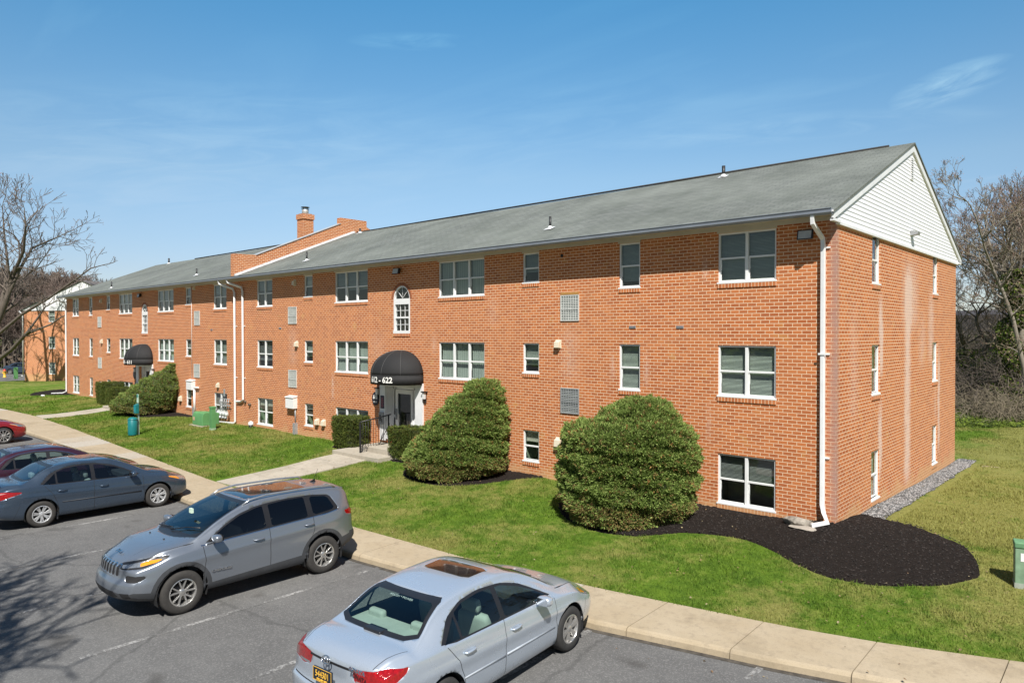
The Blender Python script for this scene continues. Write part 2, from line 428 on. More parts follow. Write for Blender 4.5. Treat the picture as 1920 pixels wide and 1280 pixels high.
# kerbed sidewalk: monolithic slabs with expansion joints
g = MB(); tone = []
joints = [-80]; x = -80
while x < 19:
    x += 1.52; joints.append(min(x, 19.9))
rs = random.Random(3)
for a, b in zip(joints[:-1], joints[1:]):
    tn = 0 if rs.random() > .17 else rs.uniform(.5, 1)
    if -29.5 < a < -28: tn = 1
    if -24.2 < a < -22.7: tn = .75
    n = 3; j = .007
    for q in range(n):
        x0 = lerp(a+j, b-j, q/n); x1 = lerp(a+j, b-j, (q+1)/n)
        prof0 = []; prof1 = []
        for xx, pr in ((x0, prof0), (x1, prof1)):
            k0, b0 = kerb_y(xx), back_y(xx)+.015
            pr += [(xx, k0, -.05), (xx, k0+.012, .085), (xx, k0+.035, .12), (xx, k0+.075, .135), (xx, lerp(k0, b0, .5), .152), (xx, b0-.01, .172), (xx, b0, .160), (xx, b0, .02)]
        m_ = len(prof0); o = len(g.v); g.v += prof0+prof1
        for i in range(m_-1): g.f.append([o+i, o+m_+i, o+m_+i+1, o+i+1]); g.mi.append(0); g.sm.append(False)
        if q == 0: g.f.append([o+i for i in range(m_)][::-1]); g.mi.append(0); g.sm.append(False)
        if q == n-1: g.f.append([o+m_+i for i in range(m_)]); g.mi.append(0); g.sm.append(False)
        tone += [tn]*(2*m_)
sw = g.build('sidewalk', CONC, fix=False)
at = sw.data.attributes.new('tone', 'FLOAT', 'POINT'); at.data.foreach_set('value', tone)
struct(sw)
# dark dirt in the gutter line and joints (a strip under the slabs)
g = MB()
for a, b in zip(px[:-1], px[1:]):
    if a < -78 or b > 19: continue
    for q in range(4):
        x0, x1 = lerp(a,b,q/4), lerp(a,b,(q+1)/4)
        g.quad((x0,kerb_y(x0)-.10,.003),(x1,kerb_y(x1)-.10,.003),(x1,kerb_y(x1)+.03,.003),(x0,kerb_y(x0)+.03,.003))
        g.quad((x0,kerb_y(x0)+.05,.07),(x1,kerb_y(x1)+.05,.07),(x1,back_y(x1)-.03,.07),(x0,back_y(x0)-.03,.07))
struct(g.build('gutter_dirt', flat('gutter_dirt', (.07,.06,.048), .95, 0, .5, 9, .5)))

# entry walks
def walk(name, A, B, C_, D, n=6):
    g = MB()
    for i in range(n):
        t0, t1 = i/n+.002, (i+1)/n-.002
        q = []
        for (P, Q) in ((A, D), (B, C_)):
            for t in (t0, t1):
                x, y = lerp(P[0], Q[0], t), lerp(P[1], Q[1], t); q.append((x, y, land_z(x, y)))
        p00, p01, p10, p11 = q
        g.add([(p[0], p[1], p[2]+dz) for dz in (-.08, .035) for p in (p00, p10, p11, p01)], [(0,3,2,1),(4,5,6,7),(0,1,5,4),(1,2,6,5),(2,3,7,6),(3,0,4,7)])
    struct(g.build(name, WALKC, bevel=.006))
walk('entry_path', (-16.1,-6.04), (-14.62,-5.98), (-14.6,-1.2), (-16.45,-1.2), 4)
walk('entry_path', (-40.3,-4.76), (-38.5,-4.86), (-38.55,-1.2), (-39.9,-1.2), 4)

# mulch beds
def in_poly(x, y, P):
    c = False; j = len(P)-1
    for i in range(len(P)):
        if (P[i][1] > y) != (P[j][1] > y) and x < (P[j][0]-P[i][0])*(y-P[i][1])/(P[j][1]-P[i][1])+P[i][0]: c = not c
        j = i
    return c
BEDS = []
def bed(lo, hi, h=.05, hump=None):
    """mulch between two outline curves (y as a function of x), softly mounded with a cut edge"""
    fl, fh = pchip(lo), pchip(hi); x0, x1 = max(lo[0][0], hi[0][0]), min(lo[-1][0], hi[-1][0])
    BEDS.append((x0, x1, fl, fh))
    nx = int((x1-x0)/.07)+2; nyy = 34; g = MB()
    for i in range(nx+1):
        x = lerp(x0, x1, i/nx); a, b = fl(x), max(fh(x), fl(x)+.001)
        for j in range(nyy+1):
            y = lerp(a, b, j/nyy); e = min(y-a, (b-y) if b < -.02 or x > 0 else 9, x-x0+.02, x1-x+.02)
            z = land_z(x, y) + h*sm(e/.16) - .012
            if hump: z += hump[2]*math.exp(-((x-hump[0])**2+(y-hump[1])**2)/hump[3]**2)
            z += (.010*math.sin(x*31+y*17)+.008*math.sin(x*13-y*41)+.008*math.sin(x*57+y*23))*sm(e/.1)
            g.v.append((x, y, z))
    for i in range(nx):
        for j in range(nyy): q = i*(nyy+1)+j; g.f.append([q, q+nyy+1, q+nyy+2, q+1]); g.mi.append(0); g.sm.append(True)
    struct(g.build('mulch_bed', MULCH, fix=False))
bed([(-6.55,-.9),(-6.34,-1.48),(-5.9,-2.15),(-5.43,-2.62),(-4.8,-2.95),(-4.1,-3.08),(-3.3,-2.92),(-2.32,-2.08),(-1.26,-1.78),(-.6,-2.0),(.0,-2.38),(.8,-2.68),(1.4,-2.58),(1.95,-2.22),(2.45,-1.75),(2.78,-1.1)],
    [(-6.55,-.1),(-6.3,0),(-.02,0),(.03,1.75),(.5,1.62),(1.0,1.55),(1.7,1.15),(2.15,.75),(2.45,.2),(2.66,-.4),(2.78,-1.0)], .06, (.2,-.3,.12,1.3))
bed([(-12.6,-1.3),(-12.3,-1.9),(-11.6,-2.36),(-10.8,-2.5),(-10.0,-2.4),(-9.4,-1.95),(-8.9,-1.2),(-8.5,-.45),(-8.1,-.05)], [(-12.6,-.9),(-12.3,0),(-8.1,0)], .05)
bed([(-18.2,-.5),(-17.6,-.95),(-16.8,-1.0),(-16.5,-.9)], [(-18.2,-.1),(-18,0),(-16.5,0)], .03)
bed([(-14.5,-1.1),(-13.5,-1.25),(-12.55,-.9)], [(-14.5,0),(-12.55,0)], .03)
bed([(-36.9,-.9),(-36.3,-1.7),(-35,-2.0),(-33.6,-1.6),(-32.6,-1.0),(-31.2,-.3)], [(-36.9,-.1),(-36.5,0),(-31.2,-.02)], .04)
bed([(-56.2,.3),(-54.6,-1.5),(-53.2,-1.9),(-51.6,-1.2),(-50.3,-.2)], [(-56.2,.8),(-53.5,1.6),(-51.9,.1),(-50.3,-.02)], .05)
def on_bed(x, y):
    for a, b, fl, fh in BEDS:
        if a-.03 < x < b+.03 and fl(x)-.02 < y < fh(x)+.02: return True
    return False

# gravel drip strip along the gable end
GRV = N('grey_gravel'); _v = GRV.coord(); _vo = GRV.n('TexVoronoi'); _vo.inputs['Scale'].default_value = 34; GRV.l(_v, _vo.inputs['Vector'])
GRV = GRV.pbr(GRV.ramp(_vo.outputs['Color'], [(.1,(.075,.075,.075)),(.5,(.145,.145,.145)),(.9,(.24,.24,.24))]), .9, 0, GRV.bump(_vo.outputs['Distance'], 1.0, .03))
g = MB(); n = 60
for i in range(n+1):
    y = lerp(1.35, 12.9, i/n)
    for q in (0, .33, .66, 1): x = .012+q*(.50+.05*math.sin(y*2.3)+.04*math.sin(y*5.1)); g.v.append((x, y, land_z(x, y)+.03-.02*(q == 1)))
for i in range(n):
    for j in range(3): g.f.append([i*4+j, i*4+j+1, i*4+j+5, i*4+j+4]); g.mi.append(0); g.sm.append(False)
struct(g.build('gravel_strip', GRV))
rng = np.random.default_rng(5)
def pebbles(name, n, fx, size, mats):
    V = []; F = []; MI = []
    oc = np.array([(1,0,0),(-1,0,0),(0,1,0),(0,-1,0),(0,0,1),(0,0,-1)], float); fc = np.array([(0,2,4),(2,1,4),(1,3,4),(3,0,4),(2,0,5),(1,2,5),(3,1,5),(0,3,5)])
    for i in range(n):
        x, y, z = fx(); s = size*rng.uniform(.6, 1.4)*np.array([rng.uniform(.8,1.3), rng.uniform(.8,1.3), .6]); a = rng.uniform(0, 6.3)
        p = oc*s; p = np.c_[p[:,0]*np.cos(a)-p[:,1]*np.sin(a), p[:,0]*np.sin(a)+p[:,1]*np.cos(a), p[:,2]] + (x, y, z)
        V.append(p); F.append(fc+6*i); MI += [rng.integers(0, len(mats))]*8
    return npmesh(name, np.vstack(V), np.vstack(F), mats, mi=MI)
def fgr(): x, y = .03+rng.random()**.8*.52, rng.uniform(1.4, 12.9); return x, y, land_z(x, y)+.035
struct(pebbles('gravel', 4200, fgr, .024, [flat('pebble_a', (.09,.09,.09), .9), flat('pebble_b', (.17,.17,.168), .9), flat('pebble_c', (.31,.30,.295), .9)]), 'stuff')
def fmu():
    while 1:
        x, y = rng.uniform(-6.4, 2.7), rng.uniform(-3, 1.6)
        if on_bed(x, y): return x, y, land_z(x, y)+.05 + .12*math.exp(-((x-.2)**2+(y+.3)**2)/1.69)
struct(pebbles('mulch_chips', 5200, fmu, .015, [flat('chip_a', (.012,.010,.009), .95), flat('chip_b', (.03,.024,.021), .95), flat('chip_c', (.045,.036,.031), .95)]), 'stuff')

# bare, dry earth trodden into the lawn behind the gable end
g = MB(); n = 20
for i in range(n+1):
    t = i/n; x, y = lerp(.9, 6.5, t), lerp(12.1, 9.3, t) + .3*math.sin(t*5)
    w = .16+.5*t+.1*math.sin(t*11)
    g.v += [(x-.1, y-w, land_z(x, y-w)+.012), (x, y+w*.7, land_z(x, y+w*.7)+.012)]
for i in range(n): g.f.append([2*i, 2*i+2, 2*i+3, 2*i+1]); g.mi.append(0); g.sm.append(True)
struct(g.build('dirt_track', flat('dry_earth', (.34,.265,.165), .95, 0, .25, 3, .5)))

# grass blades, densest near the camera
def grass(n):
    P = []
    rg = np.random.default_rng(11)
    while len(P) < n:
        X = -58 + 64*rg.random(4000)**.52; Y = rg.uniform(-6.4, 24, 4000); U = rg.random(4000)
        for x, y, u in zip(X, Y, U):
            if x > 5.8: continue
            if y < back_y(x)-.03: continue
            if y > 0 and x < .75: 
                if x > -.1 and y < 13: continue
                if x < 0 and y < 14.0: continue
            if y > 0 and (x > 2.2+.0*y): 
                if x > 3.6: continue
            if y > 2 and u > .55: continue
            if y > 8 and u > .3: continue
            if on_bed(x, y): continue
            if -16.52 < x < -14.52 and y < -.1: continue
            if -40.4+.08*(y+4.8) < x < -38.4 and y < 0: continue
            P.append((x, y, land_z(x, y)))
    P = np.array(P[:n]); d = np.hypot(P[:,0]-5, P[:,1]+16)
    a = rg.uniform(0, 2*PI, n); clump = .5+.5*np.sin(P[:,0]*2.3+np.sin(P[:,1]*1.7)*2)*np.sin(P[:,1]*2.9+np.cos(P[:,0]*1.1)*2); h = rg.uniform(.026, .060, n)*(.65+.85*clump**2)*(1+.012*d); w = .0045*(1+.075*d)
    lean = rg.normal(0, .5, (n, 2))*h[:,None]
    c, s = np.cos(a)*w, np.sin(a)*w
    A = P + np.c_[c, s, np.full(n, -.01)]; B = P - np.c_[c, s, np.full(n, .01)]; T = P + np.c_[lean, h]
    V = np.empty((n*3, 3)); V[0::3] = A; V[1::3] = B; V[2::3] = T
    return npmesh('grass', V, np.arange(n*3).reshape(n, 3), BLADE)
struct(grass(260000), 'stuff')
# ---------------------------------------------------------------- brick
def brick_material(name, kind='stretcher', tint=0, streaks=False):
    m = N(name); v = m.coord()
    sx = m.n('SeparateXYZ'); m.l(v, sx.inputs[0]); nx = m.n('SeparateXYZ'); m.l(m.coord('Normal'), nx.inputs[0])
    ax = m.math('GREATER_THAN', m.math('ABSOLUTE', nx.outputs[0]), .6)
    u = m.math('ADD', m.math('MULTIPLY', sx.outputs[0], m.math('SUBTRACT', 1, ax)), m.math('MULTIPLY', sx.outputs[1], ax))
    cv = m.n('CombineXYZ'); m.l(u, cv.inputs[0]); m.l(sx.outputs[2], cv.inputs[1])
    wob = m.n('VectorMath'); wob.operation = 'ADD'; ws = m.n('VectorMath'); ws.operation = 'SCALE'; ws.inputs[3].default_value = .006
    m.l(m.noise(7, 2, .5, v, True), ws.inputs[0]); m.l(cv.outputs[0], wob.inputs[0]); m.l(ws.outputs[0], wob.inputs[1])
    b = m.n('TexBrick'); m.l(wob.outputs[0], b.inputs['Vector'])
    b.inputs['Scale'].default_value = 1; b.inputs['Mortar Size'].default_value = .0080; b.inputs['Mortar Smooth'].default_value = .1
    b.inputs['Brick Width'].default_value = .208 if kind == 'stretcher' else .0815
    b.inputs['Row Height'].default_value = .0802 if kind == 'stretcher' else .30
    b.offset = .5 if kind == 'stretcher' else 0
    b.inputs['Color1'].default_value = (.56,.182,.060,1); b.inputs['Color2'].default_value = (.385,.106,.037,1)
    b.inputs['Mortar'].default_value = (.84,.61,.41,1); b.inputs['Bias'].default_value = -.1
    fine = m.noise(46, 4, .7, v); big = m.noise(.55, 4, .6, v)
    c = b.outputs['Color']
    c = m.mix(m.ramp(fine, [(.3,.26),(.6,0)]), c, m.mix(.5, c, (.2,.055,.03)))
    c = m.mix(m.ramp(big, [(.38,0),(.68,.45)]), c, m.mix(.5, c, (.58,.27,.12)))
    # odd yellowish bricks
    oc = m.n('TexNoise'); oc.inputs['Scale'].default_value = 2.1; oc.inputs['Detail'].default_value = 6; m.l(v, oc.inputs['Vector'])
    c = m.mix(m.math('MULTIPLY', m.ramp(oc.outputs['Fac'], [(.62,0),(.70,.5)]), m.math('SUBTRACT', 1, b.outputs['Fac'])), c, (.55,.28,.085))
    # mortar-washed courses near the ground
    low = m.ramp(m.math('MULTIPLY_ADD', m.noise(1.3, 4, .7, v), .9, m.math('MULTIPLY', sx.outputs[2], -.62)), [(-.08,0),(.14,.75)])
    c = m.mix(low, c, m.mix(.7, c, (.60,.38,.19)))
    if streaks:
        # lime streaks washed down the gable wall, and the painted-over corner band
        def band(at, w, lo, hi, amt):
            q = m.math('ABSOLUTE', m.math('SUBTRACT', m.math('ADD', u, m.math('MULTIPLY_ADD', m.noise(1.1, 2, .5, v), .3, -.15)), at))
            k = m.math('SUBTRACT', 1, m.math('DIVIDE', q, w), clamp=True)
            z = sx.outputs[2]
            e = m.math('MULTIPLY', m.math('MULTIPLY', m.math('SUBTRACT', z, lo), 2, clamp=True), m.math('MULTIPLY', m.math('SUBTRACT', hi, z), 1.2, clamp=True))
            return m.math('MULTIPLY', m.math('MULTIPLY', m.math('MULTIPLY', k, e), ax), m.math('MULTIPLY', m.ramp(m.noise(5, 5, .75, v), [(.3,.25),(.65,1)]), amt))
        tot = band(5.95, .44, .4, 6.6, 1.15)
        for a_ in ((3.35,.24,3.5,5.75,1.5),(3.3,.22,.9,3.1,1.4),(8.7,.5,3.6,6.2,.6),(9.8,.22,.8,4.4,.9),(6.2,1.1,4.6,6.9,.7),(7.6,.6,3.5,5.5,.35),(1.2,.5,2.5,5.5,.25),(9.3,.2,1.8,3.2,.4),(2.5,.12,3.2,4.6,.25)):
            tot = m.math('ADD', tot, band(*a_))
        c = m.mix(m.math('MINIMUM', tot, .60), c, (.74,.62,.55))
        fa = m.math('SUBTRACT', 1, ax)
        def patch(at, w, lo, hi, amt):
            k = m.math('SUBTRACT', 1, m.math('DIVIDE', m.math('ABSOLUTE', m.math('SUBTRACT', u, at)), w), clamp=True); z = sx.outputs[2]
            e = m.math('MULTIPLY', m.math('MULTIPLY', m.math('SUBTRACT', z, lo), 3, clamp=True), m.math('MULTIPLY', m.math('SUBTRACT', hi, z), 2, clamp=True))
            return m.math('MULTIPLY', m.math('MULTIPLY', m.math('MULTIPLY', k, e), fa), m.math('MULTIPLY', m.ramp(m.noise(14, 4, .8, v), [(.42,0),(.62,1)]), amt))
        pt = patch(-3.05, .12, 5.85, 6.6, .9)
        for a_ in ((-5.75,.12,3.3,4.3,.7),(-4.7,.12,3.2,4.3,.7),(-7.2,.45,3.2,5.0,.5),(-21.9,.45,3.2,5.05,.5),(-18.95,.10,2.0,3.2,1.3),(-16.1,.7,3.6,4.9,.3),(-12.95,.2,3.9,4.8,.6),(-2.95,.12,1.9,3.1,.4),(-31.0,.4,1.2,2.4,.4),(-45.1,.4,3.2,5.0,.4),(-10.2,.3,4.8,6.0,.35)): pt = m.math('ADD', pt, patch(*a_))
        c = m.mix(m.math('MINIMUM', pt, .6), c, (.72,.55,.45))
        cor = m.math('ADD', m.math('ABSOLUTE', sx.outputs[0]), m.math('ABSOLUTE', sx.outputs[1]))
        c = m.mix(m.math('MULTIPLY', m.ramp(cor, [(.04,1),(.24,0)]), m.ramp(m.noise(2.2, 4, .6, v), [(.30,.30),(.6,.85)])), c, (.40,.25,.21))
    h = m.math('ADD', m.math('MULTIPLY', b.outputs['Fac'], -1), m.math('MULTIPLY', fine, .35))
    return m.pbr(c, .88, 0, m.bump(h, .55, .006), spec=.25)
BRICK = brick_material('red_brick', streaks=True)
ROWLOCK = brick_material('sill_brick', 'rowlock')
WHITE = flat('white_vinyl', (.80,.80,.79), .45, 0, .04, 3)
WHITEP = flat('white_paint', (.80,.80,.80), .4, 0, .06, 4)
SOFF = flat('beige_soffit', (.56,.50,.40), .6, 0, .08, 2)
GUT = flat('gutter_metal', (.25,.28,.33), .4, 0, .12, 2)
BLACKC = flat('black_canvas', (.013,.013,.014), .8, 0, .15, 8, .3, 0, 400)
BLACKM = flat('black_metal', (.02,.02,.021), .45, 0, .1)
DARK = flat('dark_void', (.022,.022,.024), .8, 0, .1)
GREYM = flat('grey_metal', (.36,.37,.38), .5, .3, .12)
BEIGE = flat('beige_plastic', (.68,.61,.47), .55, 0, .06)

def shingle_material():
    m = N('grey_shingles'); v = m.coord()
    sx = m.n('SeparateXYZ'); m.l(v, sx.inputs[0]); cv = m.n('CombineXYZ'); m.l(sx.outputs[0], cv.inputs[0]); m.l(m.math('MULTIPLY', sx.outputs[1], 1.08), cv.inputs[1])
    b = m.n('TexBrick'); m.l(cv.outputs[0], b.inputs['Vector']); b.inputs['Scale'].default_value = 1
    b.inputs['Brick Width'].default_value = .31; b.inputs['Row Height'].default_value = .145; b.inputs['Mortar Size'].default_value = .010; b.inputs['Mortar Smooth'].default_value = .5
    b.inputs['Color1'].default_value = (.195,.207,.190,1); b.inputs['Color2'].default_value = (.143,.153,.141,1); b.inputs['Mortar'].default_value = (.05,.055,.05,1)
    c = m.mix(m.ramp(m.noise(60, 3, .7, v), [(.3,.35),(.6,0)]), b.outputs['Color'], (.13,.14,.125))
    st = m.coord('Object', (.55, .10, 1))
    c = m.mix(m.ramp(m.noise(1.6, 5, .6, st), [(.40,0),(.68,.62)]), c, (.09,.10,.085))
    c = m.mix(m.ramp(m.noise(26, 3, .8, m.coord('Object', (.35,1,1))), [(.35,.4),(.5,0)]), c, (.075,.085,.075))
    c = m.mix(m.ramp(m.noise(.35, 3, .6, v), [(.4,0),(.75,.35)]), c, (.27,.29,.255))
    return m.pbr(c, .92, 0, m.bump(b.outputs['Fac'], -.5, .01), spec=.25)
SHING = shingle_material()

def glass_material(name, tint, refl=1.0, rough=.02, opac=.0):
    m = N(name); v = m.coord()
    tr = m.n('BsdfTransparent'); tr.inputs[0].default_value = (*tint, 1)
    gl = m.n('BsdfGlossy'); gl.inputs['Roughness'].default_value = rough; gl.inputs['Color'].default_value = (.95,.97,1,1)
    if rough < .03: m.l(m.bump(m.noise(1.7, 2, .5, v), .02, .05), gl.inputs['Normal'])
    lw = m.n('LayerWeight'); lw.inputs[0].default_value = .5      # the same from both sides of a thin pane
    f = m.math('MULTIPLY_ADD', m.math('POWER', lw.outputs['Facing'], 4.2), .95*refl, .085*refl, clamp=True)
    mx = m.n('MixShader'); m.l(f, mx.inputs[0]); m.l(tr.outputs[0], mx.inputs[1]); m.l(gl.outputs[0], mx.inputs[2]); m.l(mx.outputs[0], m.out.inputs[0])
    return m.m
PANE = glass_material('window_glass', (.74,.79,.76), .95)
DOORG = glass_material('door_glass', (.55,.6,.6))
def blind_material(name, col, horiz=True, pitch=.035):
    m = N(name); v = m.coord(); w = m.n('TexWave'); w.bands_direction = 'Z' if horiz else 'X'
    w.inputs['Scale'].default_value = 1/pitch/6.283*2; w.inputs['Distortion'].default_value = .25; m.l(v, w.inputs['Vector'])
    c = m.mix(m.ramp(w.outputs['Fac'], [(.2,0),(.8,1)]), tuple(x*.72 for x in col), col)
    return m.pbr(c, .7, 0, m.bump(w.outputs['Fac'], .5, .01))
BL = [blind_material('pale_blind', (.60,.65,.59)), blind_material('vertical_blind', (.50,.56,.52), False, .09), blind_material('cream_shade', (.60,.58,.50), True, .4), blind_material('grey_blind', (.28,.29,.29))]
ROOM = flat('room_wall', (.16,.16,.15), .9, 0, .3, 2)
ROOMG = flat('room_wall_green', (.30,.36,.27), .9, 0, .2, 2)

# ---------------------------------------------------------------- windows
WIN = {}
def make_window(parent, wd, ht, lights, blind, low=0, seed=0, face='front', at=(0,0,0), kind='tall'):
    """double-hung window: frame with mullions, glass, blind and the dark room behind; built at its lower left corner"""
    key = (round(wd,2), round(ht,2), lights, blind, low, seed % 3)
    if key in WIN:
        o = copy_tree(WIN[key], parent)
    else:
        rr = random.Random(seed+5)
        f = MB(); t = .042; d0, d1 = .03, .10       # frame depth behind the brick face (local +y is into the wall)
        f.box(0, wd, d0, d1, 0, t*1.2); f.box(0, wd, d0, d1, ht-t, ht); f.box(0, t, d0, d1, t*1.2, ht-t); f.box(wd-t, wd, d0, d1, t*1.2, ht-t)
        f.box(-.02, wd+.02, -.025, d0, -.005, .035)
        lw = wd/lights
        for i in range(1, lights): f.box(i*lw-.036, i*lw+.036, d0-.004, d1, t*1.2, ht-t)
        mid = ht*.5
        for i in range(lights):
            a = i*lw + (t if i == 0 else .042); b = (i+1)*lw - (t if i == lights-1 else .042)
            f.box(a, b, d0+.014, d1, mid-.022, mid+.022)
            for (p, q, zz0, zz1) in ((a, a+.022, t*1.2, mid-.022), (b-.022, b, t*1.2, mid-.022)): f.box(p, q, d0+.03, d1, zz0, zz1)
            f.box(a+.022, b-.022, d0+.03, d1, t*1.2, t*1.2+.03)
        o = f.build('window', WHITE, parent, bevel=.004, seg=1)
        p = MB()
        for i in range(lights):
            a = i*lw + (t if i == 0 else .042); b = (i+1)*lw - (t if i == lights-1 else .042)
            p.quad((a, .062, mid), (b, .062, mid), (b, .062, ht-t), (a, .062, ht-t)); p.quad((a, .078, t), (b, .078, t), (b, .078, mid), (a, .078, mid))
        p.build('pane', PANE, o)
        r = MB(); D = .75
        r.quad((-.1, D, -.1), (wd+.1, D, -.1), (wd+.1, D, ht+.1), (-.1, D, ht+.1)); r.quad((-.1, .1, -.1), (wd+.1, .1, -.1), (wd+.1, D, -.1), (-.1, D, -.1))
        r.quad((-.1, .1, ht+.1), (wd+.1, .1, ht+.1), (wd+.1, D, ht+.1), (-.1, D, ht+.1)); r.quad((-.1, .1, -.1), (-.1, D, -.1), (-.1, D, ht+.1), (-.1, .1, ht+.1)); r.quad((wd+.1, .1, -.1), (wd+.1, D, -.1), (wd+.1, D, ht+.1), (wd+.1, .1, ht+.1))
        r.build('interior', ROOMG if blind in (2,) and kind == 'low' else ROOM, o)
        if blind >= 0:
            b_ = MB()
            for i in range(lights):
                lo = ht*low*(rr.choice([1, 1, .8, 1.15]) if low > 0 else 0) + .05
                a, b = i*lw+.03, (i+1)*lw-.03
                if blind == 1:
                    n = int((b-a)/.085)
                    for k in range(n): x = a+(k+.5)*(b-a)/n; dx = .036; b_.quad((x-dx, .15, lo), (x+dx, .175+rr.uniform(-.02, .02), lo), (x+dx, .175, ht-.02), (x-dx, .15, ht-.02))
                elif blind in (0, 3):
                    n = int((ht-lo)/.03)
                    for k in range(n): z = lo+k*(ht-.03-lo)/n; b_.quad((a, .135, z), (b, .135, z), (b, .155, z+.0245), (a, .155, z+.0245))
                else: b_.quad((a, .14, lo), (b, .14, lo), (b, .14, ht), (a, .14, ht)); b_.box(a, b, .13, .15, lo-.02, lo+.01)
            b_.build('blind', BL[blind], o)
        WIN[key] = o
    o.location = at
    o.rotation_euler = (0, 0, R(90) if face == 'side' else 0)
    return o

BLD = thing('apartment_building', 'long three-storey red brick block with grey shingle roof and two black awnings', 'apartment building')
XL, YB, ZT = -51.85, 12.3, 7.10
TT, TB_, MT_, MB_, BT_, BB_ = 7.05, 5.85, 4.38, 3.15, 1.79, .58
cols = [(-2.72,-1.31,2,'b'),(-5.54,-4.89,1,'b'),(-8.96,-8.33,1,'s'),(-12.71,-10.57,3,'b'),(-18.77,-16.64,3,'b'),(-20.99,-20.36,1,'s'),(-24.91,-23.55,2,'b'),
        (-29.17,-27.82,2,'b'),(-32.36,-31.73,1,'s'),(-35.95,-33.84,3,'b'),(-41.78,-39.66,3,'b'),(-43.94,-43.30,1,'s'),(-47.16,-46.52,1,'b'),(-50.55,-49.22,2,'b')]
blindplan = {0:((0,.04),(0,.0),(3,.55)),1:((0,.12),(0,0),(0,0)),2:((0,.4),(0,.3),(2,.75)),3:((1,.0),(1,0),(1,0)),4:((0,.45),(1,0),(2,.7)),5:((2,.5),(0,.3),(2,.7)),6:((0,.5),(3,.2),(2,.6)),
             7:((0,.5),(0,0),(3,.0)),8:((0,.5),(0,.4),(0,.5)),9:((0,.5),(1,0),(0,.0)),10:((0,.5),(0,0),(0,0)),11:((0,.5),(0,0),(0,0)),12:((0,.5),(0,0),(0,0)),13:((0,.4),(0,0),(0,0))}
holes = []; wins = []
for ci, (a, b, L, k) in enumerate(cols):
    for ri, (z0, z1) in enumerate((((TB_ if k == 'b' else 6.15), TT), ((MB_ if k == 'b' else 3.47), MT_), ((BB_ if k == 'b' else .85), BT_))):
        holes.append((a, b, z0, z1)); wins.append((a, b, z0, z1, L, blindplan[ci][ri], ri, ci))
arches = [(-15.12,-14.20),(-38.22,-37.36)]
for a, b in arches: holes.append((a, b, 4.67, 6.36))
doors = [(-15.56,-13.90),(-38.62,-36.96)]
for a, b in doors: holes.append((a, b, .86, 2.95))
gh = []
for (a, b) in ((2.57,3.24),(8.90,9.57)):
    for z0, z1 in ((TB_,TT),(MB_,MT_),(BB_,BT_)): gh.append((a, b, z0, z1))
def wall_with_holes(mb, u0, u1, z0, z1, hs, P, depth=.12):
    us = sorted({u0, u1} | {h[0] for h in hs} | {h[1] for h in hs}); zs = sorted({z0, z1} | {h[2] for h in hs} | {h[3] for h in hs})
    for a, b in zip(us[:-1], us[1:]):
        # merge vertically where solid
        run = None
        for c, d in zip(zs[:-1], zs[1:]):
            mu, mz = (a+b)/2, (c+d)/2
            solid = not any(h[0] < mu < h[1] and h[2] < mz < h[3] for h in hs)
            if solid: run = (run[0], d) if run else (c, d)
            if (not solid or d == zs[-1]) and run:
                mb.quad(P(a, 0, run[0]), P(b, 0, run[0]), P(b, 0, run[1]), P(a, 0, run[1])); run = None
    for h in hs:
        a, b, c, d = h
        mb.quad(P(a,0,c), P(a,0,d), P(a,depth,d), P(a,depth,c)); mb.quad(P(b,0,c), P(b,depth,c), P(b,depth,d), P(b,0,d))
        mb.quad(P(a,0,d), P(b,0,d), P(b,depth,d), P(a,depth,d)); mb.quad(P(a,0,c), P(a,depth,c), P(b,depth,c), P(b,0,c))
w = MB()
wall_with_holes(w, XL, 0, -.1, ZT, holes, lambda u, d, z: (u, d, z))
wall_with_holes(w, 0, YB, -.1, ZT, gh, lambda u, d, z: (-d, u, z))
w.quad((0,YB,-.1),(XL,YB,-.1),(XL,YB,ZT),(0,YB,ZT)); w.quad((XL,0,-.1),(XL,0,ZT),(XL,YB,ZT),(XL,YB,-.1))
# arched heads: fill the corners of the square opening above the springing with brick
for a, b in arches:
    c, r, zs_ = (a+b)/2, (b-a)/2, 6.36-(b-a)/2
    for s in (-1, 1):
        for k in range(8):
            t0, t1 = PI/2*k/8, PI/2*(k+1)/8
            p0 = (c+s*r*math.cos(t0), zs_+r*math.sin(t0)); p1 = (c+s*r*math.cos(t1), zs_+r*math.sin(t1))
            w.quad((p0[0],0,p0[1]), (p1[0],0,p1[1]), (p1[0],0,6.36), (p0[0],0,6.36)); w.quad((p0[0],0,p0[1]), (p0[0],.12,p0[1]), (p1[0],.12,p1[1]), (p1[0],0,p1[1]))
w.build('brick_wall', BRICK, BLD, fix=False)
for (a, b, z0, z1, L, bp, ri, ci) in wins:
    make_window(BLD, b-a, z1-z0, L, bp[0], bp[1], ci, 'front', (a, .0, z0), 'low' if ri == 2 else 'tall')
for i, (a, b, z0, z1) in enumerate(gh):
    make_window(BLD, b-a, z1-z0, 1, 3 if i % 2 else 0, .45 if i % 3 == 0 else 0, i, 'side', (0, a, z0)).location.x = 0
# brick sills
for (a, b, z0, z1) in [h for h in holes if h[3] < 7.2 and h[2] > .8 or h[2] == BB_]:
    if any(a == d[0] for d in doors): continue
    s = MB(); s.box(a-.01, b+.01, -.022, .0, z0-.105, z0-.004); s.build('brick_sill', ROWLOCK, BLD, bevel=.004, seg=1)
for (a, b, z0, z1) in gh: s = MB(); s.box(0.0, .022, a-.01, b+.01, z0-.105, z0-.004); s.build('brick_sill', ROWLOCK, BLD)
